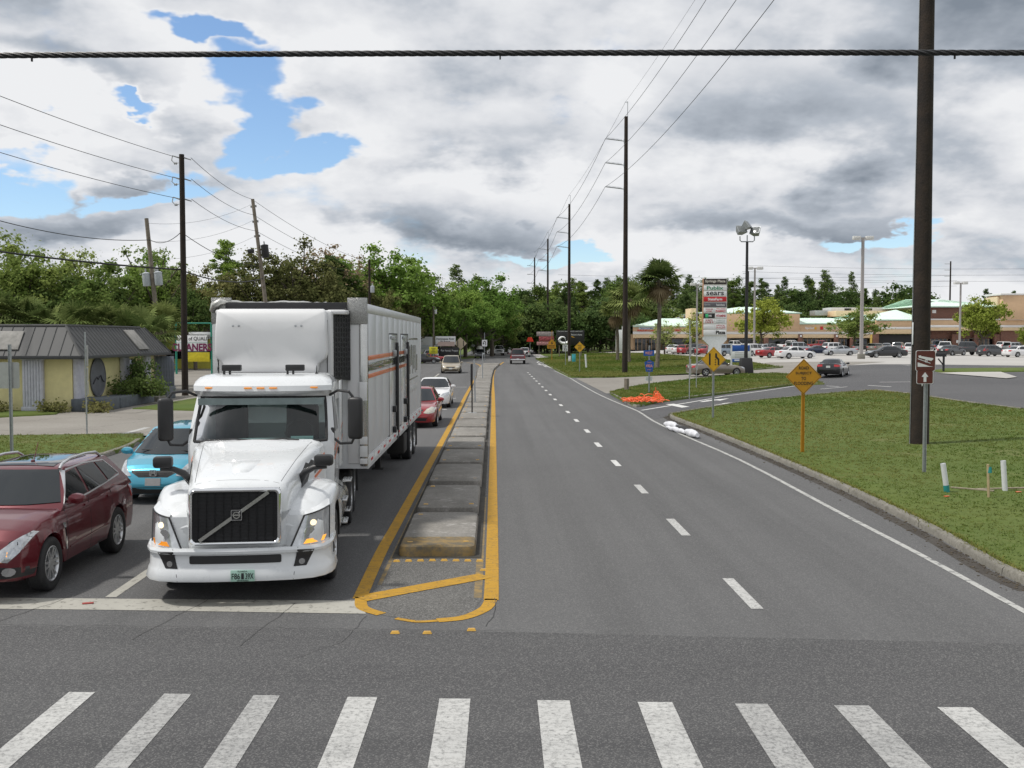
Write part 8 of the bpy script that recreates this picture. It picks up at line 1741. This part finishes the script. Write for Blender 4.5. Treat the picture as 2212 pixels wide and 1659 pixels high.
# trees standing in the parking lot
for var, lm, u, v, Y, wid, lab in (('plaza','lime',1646,655,182,1.15,'spreading yellow green tree in front of the tall tan block'), ('plaza2','green',1845,672,184,1.35,'light green tree left of the supermarket entrance'), ('round','lime',2120,650,176,1.0,'dense round yellow green tree before the brick wall'), ('plaza3','feather',1436,688,170,1.05,'sparse pale tree in front of the walk-in clinic'), ('plaza3','lime',1503,668,168,1.0,'half bare olive tree left of the tall plaza sign'), ('plaza','lime',2216,712,186,.8,'small yellow green tree at the right end of the plaza')): sky_tree(var, lm, u, v, Y, lab, None, wid, 'plaza_tree')
# palms
def fan_palm(label, base, top, rad=2.3, nf=46, seed=1, skirt=True, cat='palm'):
    rng = random.Random(seed); b, t = Vector(base), Vector(top); T = thing('palm_tree', label, cat, b); d = t-b; tr = MB(); pts = []
    for k in range(11): f = k/10; p = d*f; p.x += .25*math.sin(f*math.pi)*(.5 if seed % 2 else -.5); pts.append(p)
    if d.length > 1.5:
        tr.tube([pts[0]-Vector((0,0,.3))]+pts, [.30,.28]+[.22+.02*math.sin(k*2.2) for k in range(10)], 10); tr.build('trunk', mat('palm_bark', (.14,.12,.095), .95, var=.35, scale=6, bump=.7, bscale=12), T, 60)
    def fronds(n, e0, e1, r0, seedk):
        vs = []; fs = []; tone = []
        for i in range(n):
            a = rng.uniform(0, 6.283); e = rng.uniform(e0, e1); L = rad*rng.uniform(.75, 1.05)*r0; dr = Vector((math.cos(a)*math.cos(e), math.sin(a)*math.cos(e), math.sin(e))); st = d+dr*.25; hub = d+dr*L*.52+Vector((0,0,-.10*L)); sd = Vector((-math.sin(a), math.cos(a), 0)); upv = dr.cross(sd)*-1; tn = rng.random()
            w = .03; q = len(vs); vs += [st-sd*w, st+sd*w, hub+sd*w, hub-sd*w]; fs.append((q, q+1, q+2, q+3)); tone += [tn]*4
            for k in range(15):
                b_ = (k-7)/7*1.9; l = L*(.62-.10*abs(b_)); dl = (dr*math.cos(b_)+sd*math.sin(b_)); tip = hub+dl*l+Vector((0,0,-.28*l-.1*l*rng.random())); mid = hub+dl*l*.55+upv*.05+Vector((0,0,-.03*l)); ww = .055*L*.62; q = len(vs); sdl = dl.cross(upv).normalized()
                vs += [hub, mid-sdl*ww, tip, mid+sdl*ww]; fs.append((q, q+1, q+2, q+3)); tone += [min(1, max(0, tn+rng.uniform(-.2,.2)))]*4
        me = bpy.data.meshes.new('fronds'); me.from_pydata([tuple(v) for v in vs], [], fs); at = me.attributes.new('tone', 'FLOAT', 'POINT'); at.data.foreach_set('value', tone); return me
    link_mesh('crown', fronds(nf, R(-25), R(85), 1.0, 1), T, MATS.get('leaf_palm') or leaf_mat('leaf_palm', (0.083, 0.124, 0.036), (0.247, 0.297, 0.107), .25))
    if skirt: link_mesh('dead_fronds', fronds(nf//2, R(-80), R(-20), .68, 2), T, MATS.get('leaf_palm_dead') or leaf_mat('leaf_palm_dead', (0.198, 0.14, 0.083), (0.429, 0.33, 0.214), .15))
    return T
b = G(1419, 797); fan_palm('tall cabbage palm with a leaning trunk on the lawn by the plaza sign', b, D(1424, 606, b.y+1), 3.0, 76, 1)
b = G(1359, 784); fan_palm('shaggy cabbage palm partly behind the tall power pole', b, D(1361, 645, b.y), 3.4, 64, 2)
b = G(1334, 780); fan_palm('smaller palm with a thin trunk beside the shaggy palm', b, D(1330, 672, b.y), 2.9, 46, 3)
for k in range(9):
    u = 165+k*25+RT.uniform(-8,8); Y = RT.uniform(66, 74); x = (u-1067)/2200*Y; z = D(0, 672+RT.uniform(-14,12), Y).z; fan_palm('low fan palm growing behind the yellow shop roof', (x, Y, 0), (x, Y, z-1.2), 2.2, 26, 20+k, False)['group'] = 'fan palms behind the yellow shop'
for k in range(4):
    u = 10+k*36; Y = 72; x = (u-1067)/2200*Y; fan_palm('low fan palm growing behind the yellow shop roof', (x, Y, 0), (x, Y, D(0, 640+10*k, Y).z-1.0), 2.2, 26, 40+k, False)['group'] = 'fan palms behind the yellow shop'
# dead brush pile on the shop roof edge, planter bushes, weeds
def shrub(label, c, rad, h, n, lm, seed, twigs=30):
    rng = np.random.default_rng(seed); rr = random.Random(seed); T = thing('shrub', label, 'shrub', c); mb = MB(); pts = []
    for k in range(twigs):
        a = rr.uniform(0, 6.283); r = rad*rr.random()**.5; tip = Vector((r*math.cos(a), r*math.sin(a), h*rr.uniform(.5, 1.0)*(1-.35*(r/rad)**2))); mb.tube([(r*.2*math.cos(a), r*.2*math.sin(a), 0), tuple(tip*.55+Vector((0,0,.1))), tuple(tip)], [.02, .012, .005], 4); pts.append(tip)
    mb.build('stems', BARK, T); P_ = np.array([tuple(p) for p in pts]); idx = rng.integers(0, twigs, n); q = P_[idx]*(rng.random(n)**.35)[:, None]+rng.normal(size=(n,3))*np.array([.16,.16,.14])*max(rad,.5); q[:, 2] = np.maximum(q[:, 2], .02); nn = rand_unit(rng, n); nn[:, 2] = abs(nn[:, 2])
    link_mesh('leaves', leaf_mesh('leaves', q, nn, .13, rng.normal(.5,.22,n), rng), T, LM[lm])
sx, sy = SHOP.location.x, SHOP.location.y
shrub('large dark straggly bush in the planter before the round relief sign', (sx+1.1, sy+5.3, .45), 1.5, .95, 2400, 'dark', 5, 46); shrub('dark bush beside the shop doorway', (sx+1.0, sy+6.6, .5), 1.0, 2.0, 1100, 'dark', 6, 26)
for k, (dx, dy) in enumerate(((-.6,-.7), (-3.2,-.9), (-5.2,-.8), (-7.0,-.9), (1.4,-.5))): shrub(('brown dry weeds at the foot of the yellow wall', 'tangled dry weeds left of the first pilaster', 'patch of withered weeds under the plywood patch', 'clump of dead stalks along the yellow wall', 'low weeds before the blue grey planter')[k], (sx+dx, sy+dy, 0), .8, .55, 420, 'olive', 30+k, 22)
